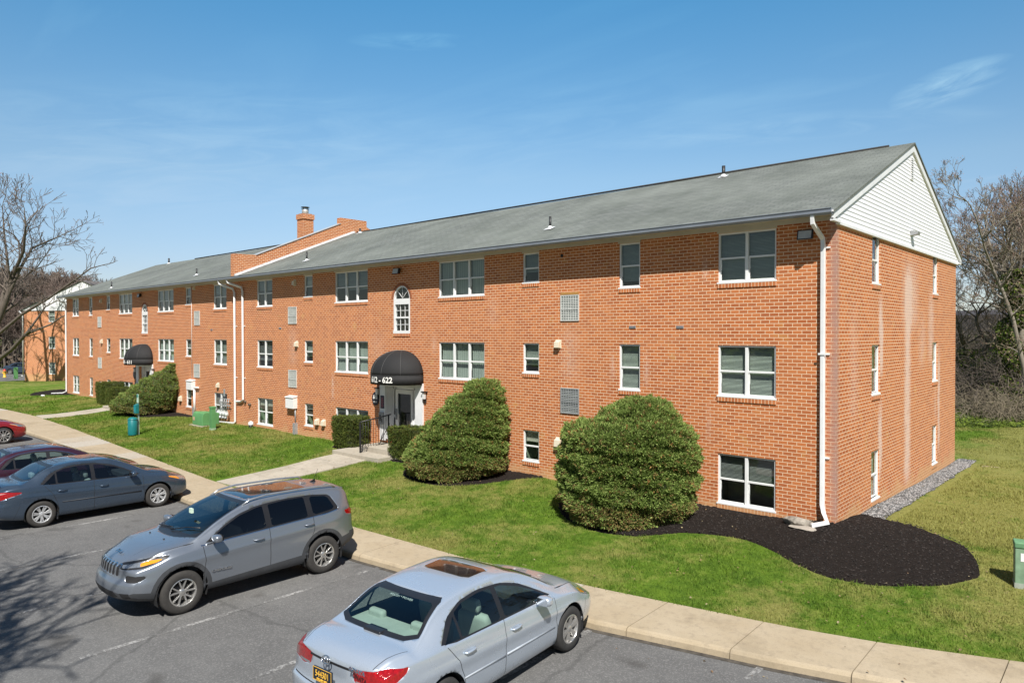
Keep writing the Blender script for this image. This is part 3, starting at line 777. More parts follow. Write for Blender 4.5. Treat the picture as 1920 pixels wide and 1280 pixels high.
# soldier-arch surround
for a, b in arches:
    s = MB(); c, r, zs_ = (a+b)/2, (b-a)/2, 6.36-(b-a)/2
    n = 22
    for k in range(n):
        t0, t1 = PI*k/n+.012, PI*(k+1)/n-.012
        q = [(c+rr*math.cos(t), zs_+rr*math.sin(t)) for rr, t in ((r, t0), (r+.10, t0), (r+.10, t1), (r, t1))]
        s.prism(q, 'y', -.012, .004)
    s.build('brick_arch', flat('arch_brick', (.34,.12,.055), .9, 0, .3, 12), BLD)
    f = MB(); t = .055; n = 20
    outer = [(c+(r-.004)*math.cos(PI*k/n), zs_+(r-.004)*math.sin(PI*k/n)) for k in range(n+1)]; inner = [(c+(r-t)*math.cos(PI*k/n), zs_+(r-t)*math.sin(PI*k/n)) for k in range(n+1)]
    for k in range(n): f.prism([outer[k], outer[k+1], inner[k+1], inner[k]], 'y', .01, .10)
    f.box(a+.004, b-.004, .005, .10, zs_-.20, zs_); f.box(a+.004, a+t*1.5, .005, .10, 4.68, zs_-.2); f.box(b-t*1.5, b-.004, .005, .10, 4.68, zs_-.2); f.box(a, b, -.02, .10, 4.67, 4.77)
    mz = (4.77+zs_-.2)/2; f.box(a+t*1.5, b-t*1.5, .02, .10, mz-.03, mz+.03)
    for k in (1, 2, 3): tt = PI*k/4; f.tube([(c, .05, zs_+.02), (c+(r-t)*math.cos(tt), .05, zs_+(r-t)*math.sin(tt))], .011, 4)
    for k in (1, 2): x = lerp(a+t*1.5, b-t*1.5, k/3); f.box(x-.009, x+.009, .045, .06, 4.77, zs_-.2)
    for z in ((4.77+mz-.03)/2, (mz+.03+zs_-.2)/2): f.box(a+t*1.5, b-t*1.5, .046, .061, z-.009, z+.009)
    win = f.build('arched_window', WHITE, BLD)
    p = MB(); p.quad((a+.05,.07,4.75),(b-.05,.07,4.75),(b-.05,.07,zs_-.1),(a+.05,.07,zs_-.1))
    p.add([(c,.07,zs_)]+[(x,.07,z) for x, z in inner], [(0,k+1,k+2) for k in range(n)]); p.build('pane', PANE, win)
    r_ = MB(); r_.box(a-.05, b+.05, .1, .9, 4.6, 6.4); bm_ = r_; 
    r_.f.pop(2); r_.mi.pop(); r_.sm.pop()
    r_.build('interior', ROOM, win)

# gable siding with real lapped boards
YR, ZR = 6.15, 9.89
def roof_z(y): return ZR - abs(y-YR)*.403
g = MB(); bh = .102; z = 7.06; rows = 0
while z < ZR-.14:
    z1 = min(z+bh, ZR-.12)
    def yl(zz): return YR-(ZR-.10-zz)/.403, YR+(ZR-.10-zz)/.403
    y0, y1 = yl(z); y2, y3 = yl(z1); y0 = max(y0, -.12); y1 = min(y1, YB+.12); y2 = max(y2, -.12); y3 = min(y3, YB+.12)
    g.quad((.044,y0,z),(.044,y1,z),(.034,y3,z1),(.034,y2,z1)); g.quad((.03,y0,z),(.03,y1,z),(.044,y1,z),(.044,y0,z))
    z = z1
g.build('gable_siding', flat('white_siding', (.87,.87,.89), .45, 0, .03, 2), BLD, fix=False)
g = MB(); g.box(.0,.06,-.10,YB+.10,6.99,7.06); 
for s in (-1, 1):
    e = -.46 if s < 0 else YB+.46
    y_, z_ = YR, ZR+.02
    ze = roof_z(e)+.02
    g.add([(.02,y_,z_),(.085,y_,z_),(.085,e,ze),(.02,e,ze),(.02,y_,z_-.22),(.085,y_,z_-.22),(.085,e,ze-.20),(.02,e,ze-.20)], [(0,1,2,3),(4,7,6,5),(0,4,5,1),(2,6,7,3),(1,5,6,2),(0,3,7,4)])
    # boxed eave return
    yy0, yy1 = (e, -.0) if s < 0 else (YB, e)
    g.box(.0,.08,yy0,yy1,7.02,ze-.16)
g.build('rake_board', WHITEP, BLD, bevel=.006, seg=1)
g = MB()
for k in range(9): g.box(.05,.066,5.97,6.19,8.94+k*.062,8.94+k*.062+.03)
g.box(.045,.058,5.94,5.97,8.90,9.52); g.box(.045,.058,6.19,6.22,8.90,9.52); g.box(.045,.058,5.97,6.19,9.49,9.52); g.box(.045,.058,5.97,6.19,8.90,8.93)
gv = g.build('gable_vent', WHITEP, BLD); g = MB(); g.box(.036,.054,5.97,6.19,8.93,9.49); g.build('vent_screen', DARK, gv)

# roof
ov = -.50
g = MB(); th = .05
for s in (-1, 1):
    e = ov if s < 0 else YB-ov
    n = 52
    for i in range(n):
        x0, x1 = lerp(XL-.15, .11, i/n), lerp(XL-.15, .11, (i+1)/n)
        # a slight sag along the ridge of an old roof
        def sag(x): return -.035*math.sin((x+26)/26*PI)**2
        a = (x0,e,roof_z(e)+.03); b = (x1,e,roof_z(e)+.03); c = (x1,YR,ZR+.05+sag(x1)); d = (x0,YR,ZR+.05+sag(x0))
        g.add([a,b,c,d,(a[0],a[1],a[2]-th),(b[0],b[1],b[2]-th),(c[0],c[1],c[2]-th),(d[0],d[1],d[2]-th)], [(0,1,2,3),(7,6,5,4),(0,4,5,1)] + ([(3,7,4,0)] if i == 0 else []) + ([(1,5,6,2)] if i == n-1 else []))
roof = g.build('roof', SHING, BLD, fix=False)
g = MB(); g.tube([(-26.6,YR,ZR+.06),(-45.2,YR,ZR+.06)], .04, 4); g.tube([(-25.9,YR,ZR+.06),(-.55,YR,ZR+.065)], .04, 4)
g.build('ridge_vent', flat('ridge_black', (.03,.028,.027), .8), roof)
for (x, y, h, r) in ((-5.24,5.55,.34,.055),(-8.83,1.14,.36,.038),(-22.35,.97,.38,.038),(-25.3,5.9,.22,.06),(-43.6,.2,.4,.04),(-32.9,.83,.36,.038),(-49.0,5.9,.4,.06)):
    g = MB(); z = roof_z(y)+.05; g.tube([(x,y,z-.1),(x,y,z+h)], r, 10); vp = g.build('vent_pipe', BLACKM, roof)
    g = MB(); g.add([(x-.14,y-.16,z-.066+.012),(x+.14,y-.16,z-.066+.012),(x+.14,y+.10,z+.041+.012),(x-.14,y+.10,z+.041+.012)], [(0,1,2,3)]); g.lathe([(r*2,.0),(r*1.1,.07)], 10, at=(x,y,z-.0)); g.build('flashing', WHITEP, vp)
g = MB(); g.box(XL-.12,.02,ov+.07,-.02,7.185,7.205); g.box(XL-.12,.015,-.022,.0,7.10,7.185); g.box(XL-.12,.02,ov+.05,ov+.07,7.15,7.26); g.box(XL-.12,.02,YB,YB-ov-.07,7.185,7.205)
for (a, b, L, k) in cols: g.box(a-.02, b+.02, -.026, .02, 7.055, 7.10)
g.build('soffit', SOFF, BLD)
g = MB()
gp = [(ov+.05,7.215),(ov+.045,7.10),(ov-.03,7.095),(ov-.075,7.135),(ov-.085,7.205),(ov-.10,7.215),(ov-.10,7.225),(ov-.072,7.225),(ov-.066,7.145),(ov-.028,7.112),(ov+.035,7.115)]
gp = [(a, b+.055) for a, b in gp]; g.prism(gp, 'x', XL-.15, .07); g.build('gutter', GUT, BLD, fix=True)
g = MB(); gp2 = [(YB-p[0], p[1]) for p in gp]; g.prism(gp2, 'x', XL-.15, .07); g.build('gutter', GUT, BLD)
# white drip edge under the shingles
g = MB(); g.box(XL-.15,.09,ov-.012,ov+.004,roof_z(ov)-.01,roof_z(ov)+.032); g.build('drip_edge', WHITEP, BLD)

# party-wall parapet between the two halves, and the chimney
BRK2 = brick_material('parapet_brick')
PX0, PX1 = -26.52, -26.2
g = MB()
def rz(y): return roof_z(y)
pts = [(-.42,7.2),(-.42,8.33),(.62,8.36),(.62,8.34),(5.33,10.34),(5.33,10.66),(6.97,10.66),(6.97,10.34),(11.7,8.35),(12.7,8.35),(12.7,7.2),(6.15,9.6)]
g.prism(pts, 'x', PX0, PX1); par = g.build('parapet', BRK2, BLD, fix=True)
g = MB()
g.add([(PX0-.03,.66,8.38),(PX1+.03,.66,8.38),(PX1+.03,5.33,10.37),(PX0-.03,5.33,10.37),(PX0-.03,.66,8.35),(PX1+.03,.66,8.35),(PX1+.03,5.33,10.34),(PX0-.03,5.33,10.34)], [(0,1,2,3),(7,6,5,4),(0,4,5,1),(1,5,6,2),(2,6,7,3),(3,7,4,0)])
g.add([(PX1+.004,-.42,roof_z(-.42)+.03),(PX1+.16,-.42,roof_z(-.42)+.05),(PX1+.16,YR,ZR+.07),(PX1+.004,YR,ZR+.07),(PX1+.004,-.42,roof_z(-.42)+.15),(PX1+.02,-.42,roof_z(-.42)+.15),(PX1+.02,YR,ZR+.17),(PX1+.004,YR,ZR+.17)], [(0,1,2,3),(1,5,6,2),(4,7,6,5),(0,4,5,1)])
g.build('flashing', flat('lead_flashing', (.50,.52,.53), .45, .2, .15), par)
g = MB(); cx0, cx1, cy0, cy1 = -28.25, -27.65, 4.05, 4.65
g.box(cx0,cx1,cy0,cy1,8.6,10.62); g.box(cx0-.04,cx1+.04,cy0-.04,cy1+.04,10.62,10.88); ch = g.build('chimney', BRK2, BLD)
g = MB(); c_ = ((cx0+cx1)/2, (cy0+cy1)/2); g.box(cx0+.05,cx1-.05,cy0+.05,cy1-.05,10.88,10.93); g.lathe([(.0,.22),(.17,.22),(.17,0),(.0,0)], 14, at=(c_[0],c_[1],10.93)); g.build('flue', flat('flue_metal', (.5,.48,.45), .5, .4, .2), ch)
g = MB()
for k in range(4): t = PI/2*k+.4; g.tube([(c_[0]+.15*math.cos(t), c_[1]+.15*math.sin(t), 11.13), (c_[0]+.15*math.cos(t), c_[1]+.15*math.sin(t), 11.27)], .012, 4)
g.lathe([(.0,.06),(.22,.02),(.22,0),(0,0)], 14, at=(c_[0],c_[1],11.26)); g.lathe([(.19,.02),(.2,.02),(.2,0),(.19,0)], 14, at=(c_[0],c_[1],11.17)); g.build('flue_cap', BLACKM, ch)

# downspouts
def spout(path, w=.075, name='downspout'):
    g = MB(); g.tube(path, w/1.35, 4 if False else 8); return g.build(name, WHITEP, BLD)
def rect_spout(pts, hw=.048, hd=.036):
    g = MB()
    for i, p in enumerate(pts): pass
    g.tube(pts, hw*1.25, 4, smooth=False)
    o = g.build('downspout', WHITEP, BLD, bevel=.008, seg=1); return o
d1 = rect_spout([(-.34,-.50,7.18),(-.34,-.49,7.0),(-.26,-.10,6.70),(-.26,-.075,6.5),(-.26,-.075,.95),(-.22,-.10,.78),(-.05,-.38,.66),(-.30,-.62,.60)])
g = MB()
for z in (6.5,4.2,1.95): g.box(-.33,-.13,-.03,-.0,z,z+.035)
g.box(-.34,-.18,-.135,-.12,4.2,4.24)
g.build('strap', WHITEP, d1)
d2 = rect_spout([(-26.75,-.50,7.17),(-26.75,-.46,7.0),(-26.22,-.10,6.80),(-26.1,-.075,6.6),(-26.1,-.075,1.62)][:1] + [(-26.7,-.48,7.02),(-26.15,-.10,6.80),(-26.1,-.075,6.6),(-26.1,-.075,1.62),(-26.3,-.075,1.52),(-26.75,-.075,1.50)])
d3 = rect_spout([(-27.6,-.50,7.17),(-27.55,-.48,7.0),(-27.0,-.10,6.78),(-26.88,-.075,6.6),(-26.88,-.075,.55),(-26.95,-.12,.47),(-28.3,-.35,.44)])
for d, x in ((d2,-26.1),(d3,-26.88)):
    g = MB()
    for z in (5.0,2.6): g.box(x-.09,x+.11,-.03,0,z,z+.035)
    g.build('strap', WHITEP, d)
d4 = rect_spout([(XL-.1,-.50,7.17),(XL-.1,-.46,7.0),(XL+.09,-.10,6.8),(XL+.09,-.075,6.6),(XL+.09,-.075,.62),(XL-.0,-.3,.5),(XL-.6,-.8,.47)])

# wall fittings
def hood(x, z, s=1.0):
    g = MB(); w_, h_, d_ = .085*s, .11*s, .12*s
    g.add([(x-w_,0,z-h_),(x+w_,0,z-h_),(x+w_,0,z+h_),(x-w_,0,z+h_),(x-w_,-d_,z-h_*.9),(x+w_,-d_,z-h_*.9),(x+w_,-d_*.85,z+h_*.55),(x-w_,-d_*.85,z+h_*.55)], [(4,5,6,7),(0,1,5,4),(1,2,6,5),(2,3,7,6),(3,0,4,7)])
    g.box(x-w_-.02,x+w_+.02,-.012,0,z-h_-.02,z+h_+.02)
    g.build('exhaust_hood', BEIGE, BLD, bevel=.008)
for x, z, s in ((-7.6,4.36,1),(-21.55,4.23,1),(-20.01,1.10,1.1),(-19.55,1.10,1.1),(-21.7,6.8,1.0),(-31.27,7.0,.8),(-44.8,6.76,1),(-44.73,4.18,1.1),(-45.03,1.5,1),(-32.96,1.25,1.2),(-28.69,2.16,1.0),(-7.57,1.55,1.2)): hood(x, z, s)
for x, z in ((-5.12,4.83),(-3.73,4.82),(-22.9,4.9),(-29.39,4.86)):
    g = MB(); g.box(x-.10,x+.10,-.012,.0,z-.035,z+.035); 
    for k in range(3): g.box(x-.09,x+.09,-.02,-.012,z-.026+k*.02,z-.018+k*.02)
    g.build('brick_vent', GREYM, BLD)
BLUEG = blind_material('ac_fins', (.42,.45,.42), True, .02)
def grille(x0, x1, z0, z1):
    g = MB(); t = .028
    g.box(x0,x1,-.03,0,z0,z0+t); g.box(x0,x1,-.03,0,z1-t,z1); g.box(x0,x0+t,-.03,0,z0+t,z1-t); g.box(x1-t,x1,-.03,0,z0+t,z1-t)
    n = 7
    for k in range(1, n): x = lerp(x0+t, x1-t, k/n); g.box(x-.006,x+.006,-.03,-.018,z0+t,z1-t)
    n = 14
    for k in range(1, n): z = lerp(z0+t, z1-t, k/n); g.box(x0+t,x1-t,-.02,-.008,z-.007,z+.007)
    z = lerp(z0, z1, .45); g.box(x0+t,x1-t,-.034,-.018,z-.012,z+.012)
    o = g.build('sleeve_grille', GREYM if x0 > -9 and z0 < 3 else flat('grille_paint', (.62,.63,.60), .5, .1), BLD)
    g = MB(); g.box(x0+.01,x1-.01,-.006,0,z0+.01,z1-.01); g.build('fins', BLUEG, o)
for q in ((-7.51,-6.86,5.02,5.75),(-7.51,-6.86,2.40,3.12),(-7.51,-6.86,.62,1.32),(-22.22,-21.56,5.08,5.80),(-22.22,-21.58,2.40,3.14),(-31.3,-30.68,5.10,5.82),(-31.38,-30.72,2.44,3.13),(-45.46,-44.82,5.08,5.76),(-45.46,-44.82,2.46,3.15),(-45.46,-44.82,.58,1.34)): grille(*q)
g = MB(); g.box(-7.5,-6.87,-.03,0,5.76,5.83); g.build('lintel_board', flat('ochre_board', (.42,.22,.06), .8), BLD)
# floodlights
def flood(x, z):
    g = MB(); g.add([(x-.15,-.06,z-.09),(x+.15,-.06,z-.09),(x+.15,-.06,z+.09),(x-.15,-.06,z+.09),(x-.17,-.19,z-.12),(x+.17,-.19,z-.12),(x+.17,-.14,z+.10),(x-.17,-.14,z+.10)], [(0,1,2,3),(0,4,5,1),(1,5,6,2),(2,6,7,3),(3,7,4,0),(4,7,6,5)]); g.box(x-.04,x+.04,-.06,0,z-.04,z+.04)
    o = g.build('floodlight', BLACKM, BLD, bevel=.006, seg=1)
    g = MB(); g.add([(x-.14,-.192,z-.095),(x+.14,-.192,z-.095),(x+.14,-.152,z+.075),(x-.14,-.152,z+.075)], [(0,1,2,3)]); g.build('lens', flat('lamp_lens', (.45,.46,.44), .25), o)
flood(-.62,6.83); flood(-14.8,6.88); flood(-38.3,6.88)
g = MB(); g.add([(.05,5.98,7.50),(.05,6.22,7.50),(.05,6.22,7.36),(.05,5.98,7.36),(.24,5.96,7.46),(.24,6.24,7.46),(.22,6.24,7.38),(.22,5.96,7.38)], [(0,1,5,4),(1,2,6,5),(2,3,7,6),(3,0,4,7),(4,5,6,7)]); g.build('wall_light', GREYM, BLD, bevel=.006)
# conduit and meter boxes
g = MB(); g.tube([(-31.6,-.02,7.06),(-31.6,-.02,2.4)], .014, 6); g.build('conduit', flat('pale_conduit', (.6,.58,.56), .5), BLD)
def meterbox(x0, x1, z0, z1, xp):
    g = MB(); g.box(x0,x1,-.20,0,z0,z1); g.add([(x0-.02,-.23,z1-.02),(x1+.02,-.23,z1-.02),(x1+.02,0,z1+.04),(x0-.02,0,z1+.04),(x0-.02,-.23,z1-.04),(x1+.02,-.23,z1-.04),(x1+.02,0,z1),(x0-.02,0,z1)], [(0,1,2,3),(0,4,5,1),(1,5,6,2),(3,7,4,0)])
    o = g.build('electric_box', WHITEP, BLD, bevel=.006, seg=1)
    g = MB(); g.tube([(xp,-.06,z0),(xp,-.06,.95)], .028, 8); g.box(xp-.08,xp+.08,-.14,0,.42,.92); g.build('conduit', GREYM, o)
meterbox(-22.17,-21.55,1.53,2.02,-21.62)
meterbox(-31.9,-31.25,1.80,2.28,-31.25)
g = MB(); g.tube([(-31.2,-.07,1.82),(-31.2,-.07,.6)], .06, 8); g.tube([(-31.2,-.08,1.9),(-30.75,-.08,1.95)], .05, 8); g.build('drain_pipe', WHITEP, BLD)
# bank of gas meters
gm = MB(); gm.tube([(-28.35,-.1,1.55),(-27.3,-.1,1.55)], .02, 6); gm.tube([(-28.35,-.1,1.25),(-27.3,-.1,1.25)], .02, 6)
for k in range(5): x = -28.25+k*.21; gm.tube([(x,-.1,1.55),(x,-.16,1.4),(x,-.1,1.25),(x,-.16,1.05)], .02, 6); gm.ball((x,-.12,1.42), .035, 8)
gmo = gm.build('gas_meter_bank', GREYM, BLD)
for k in range(4):
    g = MB(); x = -28.3+k*.27; zb = .86-.02*(k % 2); g.lathe([(0,-.07),(.09,-.07),(.105,-.04),(.105,.04),(.09,.07),(0,.07)], 12, 'y', (x,-.2,zb)); g.box(x-.05,x+.05,-.22,-.14,zb+.07,zb+.16)
    g.build('gas_meter', flat('meter_grey', (.55,.58,.55), .5), gmo)
g = MB(); g.box(-28.15,-28.0,-.02,0,1.65,2.0); g.build('notice_plate', GREYM, BLD)
for x, z in ((-25.98,1.53),(-25.55,1.43)):
    g = MB(); g.lathe([(0,-.09),(.06,-.09),(.07,0)], 10, 'y', (x,0,z)); g.build('valve_cover', flat('old_bronze', (.11,.08,.055), .6, .3), BLD)
g = MB(); g.lathe([(0,-.015),(.05,-.015),(.05,0)], 10, 'y', (-7.47,0,6.88)); g.build('brick_hole', DARK, BLD)  # hole in the brick, its dark inside painted on a flat disc

# ---------------------------------------------------------------- entrances
GOLD = flat('letter_white', (.85,.84,.80), .5)
def entrance(cx, text, sign=True):
    """white recessed door surround, door, lamps and dome awning centred on cx"""
    g = MB(); x0, x1 = cx-.88, cx+.78     # niche
    g.box(x0-.33,x0,-.06,.06,.80,2.95); g.box(x1,x1+.40,-.06,.06,.80,2.95); g.box(x0,x1,-.058,.06,2.78,2.95)
    g.quad((x0,.06,.86),(x0,.34,.86),(x0,.34,2.8),(x0,.06,2.8)); g.quad((x1,.06,.86),(x1,.34,.86),(x1,.34,2.8),(x1,.06,2.8)); g.quad((x0,.06,2.78),(x1,.06,2.78),(x1,.34,2.78),(x0,.34,2.78)); g.quad((x0,-.05,.87),(x1,-.05,.87),(x1,.34,.87),(x0,.34,.87))
    for a, b in ((x0,x0+.05),(x0+.13,x0+.19),(x0+1.17,x0+1.23),(x1-.30,x1)): g.box(a,b,.30,.36,.87,2.78)
    g.box(x0+.05,x0+.13,.30,.36,.87,1.0); g.box(x0+.05,x0+.13,.30,.36,1.62,1.72); g.box(x0+1.23,x1-.30,.30,.36,.87,1.0); g.box(x0+1.23,x1-.30,.30,.36,1.55,1.65)
    g.box(x0,x1,.30,.36,2.66,2.78)
    e = g.build('entrance_surround', WHITEP, BLD, bevel=.004, seg=1)
    d = MB(); dx0, dx1 = x0+.20, x0+1.16
    d.box(dx0,dx0+.13,.26,.32,.89,2.65); d.box(dx1-.11,dx1,.26,.32,.89,2.65); d.box(dx0+.13,dx1-.11,.26,.32,.89,1.1); d.box(dx0+.13,dx1-.11,.26,.32,2.5,2.65)
    do = d.build('door', WHITE, BLD, bevel=.004, seg=1)
    d = MB(); d.quad((dx0+.13,.30,1.1),(dx1-.11,.30,1.1),(dx1-.11,.30,2.5),(dx0+.13,.30,2.5)); d.quad((x0+.05,.34,.95),(x0+.13,.34,.95),(x0+.13,.34,2.66),(x0+.05,.34,2.66)); d.quad((x0+1.23,.34,.95),(x1-.3,.34,.95),(x1-.3,.34,2.66),(x0+1.23,.34,2.66)); d.build('door_glass', DOORG, do)
    d = MB(); d.box(dx0+.03,dx0+.10,.225,.26,1.55,1.95); d.box(dx0+.05,dx0+.08,.19,.225,1.6,1.9); d.build('door_handle', GREYM, do)
    d = MB(); d.box(x0-.1,x1+.1,.38,1.9,.8,2.9); d.f.pop(2); d.mi.pop(); d.sm.pop(); d.build('hallway', flat('hall_paint', (.36,.35,.33), .8), do)
    # intercom and notice on the left pilaster
    g = MB(); g.box(x0-.29,x0-.06,-.13,-.06,1.38,1.82); ic = g.build('intercom', GREYM, BLD, bevel=.005, seg=1)
    g = MB(); g.box(x0-.25,x0-.17,-.135,-.131,1.5,1.72); g.box(x0-.14,x0-.09,-.135,-.131,1.46,1.6); g.build('intercom_keys', BLACKM, ic)
    if sign:
        g = MB(); g.box(x0-.27,x0-.05,-.07,-.061,1.95,2.42); nb = g.build('notice_board', flat('navy_notice', (.022,.022,.055), .4), BLD)
        g = MB()
        for k in range(9):
            wdt = (.06,.08,.05,.07,.085,.06,.08,.05,.07)[k]; g.box(x0-.16-wdt,x0-.16+wdt,-.0715,-.0705,2.01+k*.04,2.01+k*.04+.012)
        g.build('notice_text', flat('notice_red', (.45,.10,.12), .5), nb)
    for s, x in ((-1, x0-.33), (1, x1+.40)):
        g = MB(); lx_ = x+s*.11; g.box(lx_-.09,lx_+.09,-.16,0,2.66,2.70); g.box(lx_-.03,lx_+.03,-.05,0,2.3,2.66); lo = g.build('coach_lamp', BLACKM, BLD)
        g = MB(); g.box(lx_-.05,lx_+.05,-.13,-.055,2.44,2.66); g.build('lamp_glass', flat('lamp_lens2', (.72,.73,.72), .3), lo)
    # round plaque
    g = MB(); px_, pz = x0-.60, 2.28; n = 28
    ring = [(px_+.20*math.cos(2*PI*k/n), pz+.25*math.sin(2*PI*k/n)) for k in range(n)]
    g.prism(ring, 'y', -.05, -.02)
    pl = g.build('number_plaque', flat('navy_plaque', (.012,.014,.03), .4), BLD, bevel=.004, seg=1)
    if sign:
        lettering('plaque_lettering', '600', .21, lambda x, y, d: (px_+x, -.054-d, pz+.05+y), GOLD, pl, .004, .8)
        lettering('plaque_lettering', 'BLDG', .07, lambda x, y, d: (px_+x, -.054-d, pz-.12+y), GOLD, pl, .002)
    # awning: quarter dome with a scalloped-free valance
    Rx, Ry, Rz, zv, zb = 1.17, 1.03, .84, 3.24, 2.91
    acx = cx - .01
    a = MB(); nu, nv = 24, 12
    prof = lambda ph: (math.cos(ph)**.92, math.sin(ph)**1.0)
    for i in range(nu+1):
        th_ = PI*i/nu
        for j in range(nv+1):
            ph = PI/2*j/nv; c, s_ = prof(ph) if j < nv else (0, 1)
            a.v.append((acx-Rx*math.cos(th_)*c, -Ry*math.sin(th_)*c, zv+Rz*s_))
    for i in range(nu):
        for j in range(nv): q = i*(nv+1)+j; a.f.append([q, q+nv+1, q+nv+2, q+1]); a.mi.append(0); a.sm.append(True)
    o = len(a.v)
    for i in range(nu+1):
        th_ = PI*i/nu; a.v += [(acx-(Rx+.004)*math.cos(th_), -(Ry+.004)*math.sin(th_), zv), (acx-(Rx+.01)*math.cos(th_), -(Ry+.01)*math.sin(th_), zb)]
    for i in range(nu): q = o+2*i; a.f.append([q, q+1, q+3, q+2]); a.mi.append(0); a.sm.append(True)
    aw = a.build('awning', BLACKC, BLD)
    so_ = aw.modifiers.new('s', 'SOLIDIFY'); so_.thickness = .008
    g = MB()
    for i in (6, 9, 13, 18):
        th_ = PI*i/24; g.tube([(acx-Rx*1.003*math.cos(th_)*prof(PI/2*j/16)[0], -Ry*1.003*math.sin(th_)*prof(PI/2*j/16)[0], zv+Rz*1.003*prof(PI/2*j/16)[1]) for j in range(16)], .006, 4)
    g.tube([(acx-Rx*1.008*math.cos(PI*i/nu), -Ry*1.008*math.sin(PI*i/nu), zv) for i in range(nu+1)], .006, 4)
    g.build('seam', flat('seam_grey', (.10,.10,.10), .6), aw)
    def bend(x, y, d):
        s0 = x/Rx; th_ = PI/2 + .10 + s0
        return (acx-(Rx+.030+d)*math.cos(th_), -(Ry+.030+d)*math.sin(th_), (zv+zb)/2+y)
    lettering('street_number', text, .27, bend, GOLD, aw, .006, 1.0, .003, .02)
    # stoop
    g = MB(); g.box(cx-1.15,cx+1.3,-1.0,-.06,.35,.72); st_ = g.build('stoop', WALKC, None, bevel=.01)
    struct(st_)
    g = MB(); g.box(cx-1.9,cx+.75,-1.62,-1.0,.30,.54); g.box(cx-1.9,cx-1.15,-1.0,-.1,.30,.54); st2 = g.build('landing', WALKC, None, bevel=.01); struct(st2)
entrance(-14.66, '612 - 622'); entrance(-37.79, '601 - 611', False)

# iron handrail on the left of the stoop
rail = thing('handrail', 'black iron handrail with thin balusters beside the door of the nearer entrance', 'handrail', (-15.3,-.7,.54))
g = MB(); y0, y1 = -.62, .60
g.box(-.025,.025,y0-.025,y0+.025,-.04,1.06); g.build('post', BLACKM, rail); g = MB(); g.box(-.02,.02,y1-.02,y1+.02,.18,1.22); g.build('post', BLACKM, rail)
g = MB(); g.tube([(0,y0,1.06),(0,y1+.1,1.22)], .026, 4); g.tube([(0,y0,.12),(0,y1,.22)], .016, 4); g.tube([(0,y1-.45,.16),(0,y1+.05,.9)], .014, 4); g.build('rail', BLACKM, rail)
g = MB()
for k in range(1, 11): y = lerp(y0, y1, k/11); g.tube([(0,y,.12+.1*k/11),(0,y,1.06+.15*k/11)], .009, 4)
g.build('balusters', BLACKM, rail)

# ---------------------------------------------------------------- building beyond the left end
def at(px, w, z=0):
    """ground point in a given direction at a given distance along the view"""
    d = fw + r2*((px-960)/1327.65); k = w/d.dot(fw); P = Vector((5.042,-15.936,0)) + Vector((d.x,d.y,0))*k
    return (P.x, P.y, z)
FB = thing('apartment_building', 'distant brick block with plain white gable beyond the left end of the long one', 'apartment building', at(46, 71.6, 0), R(39))
fh = [(a, b, z0, z1) for (a, b) in ((2.54,3.21),(9.1,9.77)) for z0, z1 in ((TB_,TT),(MB_,MT_),(BB_,BT_))]
g = MB(); wall_with_holes(g, 0, 12.3, -1, 7.05, fh, lambda u, d, z: (u, d, z))
g.quad((0,0,-1),(0,14,-1),(0,14,7.05),(0,0,7.05)); g.quad((12.3,0,-1),(12.3,14,-1),(12.3,14,7.05),(12.3,0,7.05)); g.build('brick_wall', BRK2, FB, fix=False)
for i, (a, b, z0, z1) in enumerate(fh): make_window(FB, b-a, z1-z0, 1, 0, 0, 1, 'front', (a, 0, z0))
g = MB(); g.prism([(-.3,7.0),(12.6,7.0),(6.15,9.95)], 'y', -.08, .04); g.build('gable', WHITEP, FB)
g = MB()
for e in (-.5, 12.8): g.add([(e,-.2,7.0),(e,14,7.0),(6.15,14,10.05),(6.15,-.2,10.05),(e,-.2,6.94),(e,14,6.94),(6.15,14,9.98),(6.15,-.2,9.98)], [(0,1,2,3),(4,7,6,5),(0,4,5,1),(0,3,7,4)])
g.build('roof', flat('brown_shingle', (.15,.13,.12), .9, 0, .2, 4), FB, fix=False)
g = MB(); g.tube([(-.35,-.25,6.95),(-.1,-.1,6.6),(-.1,-.1,.5)], .06, 6); g.build('downspout', WHITEP, FB)
g = MB(); g.tube([(-.1,-.1,.42),(-1.0,-.25,.36)], .05, 6); g.build('drain_pipe', WHITEP, FB)
# building glimpsed through the trees on the right
RB = thing('brick_house', 'low brick building with dark roof glimpsed behind bare branches right of the gable', 'house')
g = MB(); g.box(-16,3,62,74,-.5,5.0); g.box(-1.55,-.6,61.4,62,-.5,6.6); g.build('wall', BRK2, RB)
g = MB(); g.prism([(61.2,2.9),(74.8,4.9),(68,6.9),(61.2,6.3)], 'x', -16.5, -2.2); g.build('roof', flat('dark_roof', (.05,.042,.042), .9, 0, .2, 4), RB)
# ---------------------------------------------------------------- cars
def paint(name, col, flake=.5, rough=.32):
    m = N(name); v = m.coord()
    c = m.mix(m.ramp(m.noise(900, 1, .5, v), [(.35,0),(.65,1)]), tuple(x*.86 for x in col), tuple(min(1, x*1.14) for x in col))
    d = m.noise(2.4, 4, .6, v)
    c = m.mix(m.math('MULTIPLY', d, .10 if sum(col) > .6 else .06), c, (.30,.28,.25))          # a film of road dust
    return m.pbr(c, m.math('MULTIPLY_ADD', d, .16, rough-.08), flake, None, 1.0)
CGLASS = glass_material('car_glass', (.70,.82,.78), .8, .0)
CDARK = glass_material('tinted_glass', (.10,.12,.13), .8, .0)
CMID = glass_material('half_tinted_glass', (.50,.60,.62), .9, .0)
TRIM = flat('black_trim', (.016,.016,.018), .35, 0, .1)
CLAD = flat('grey_cladding', (.050,.053,.058), .6, 0, .12)
GAP = flat('panel_gap', (.012,.012,.013), .8)
INNER = flat('car_inner', (.045,.047,.05), .8)
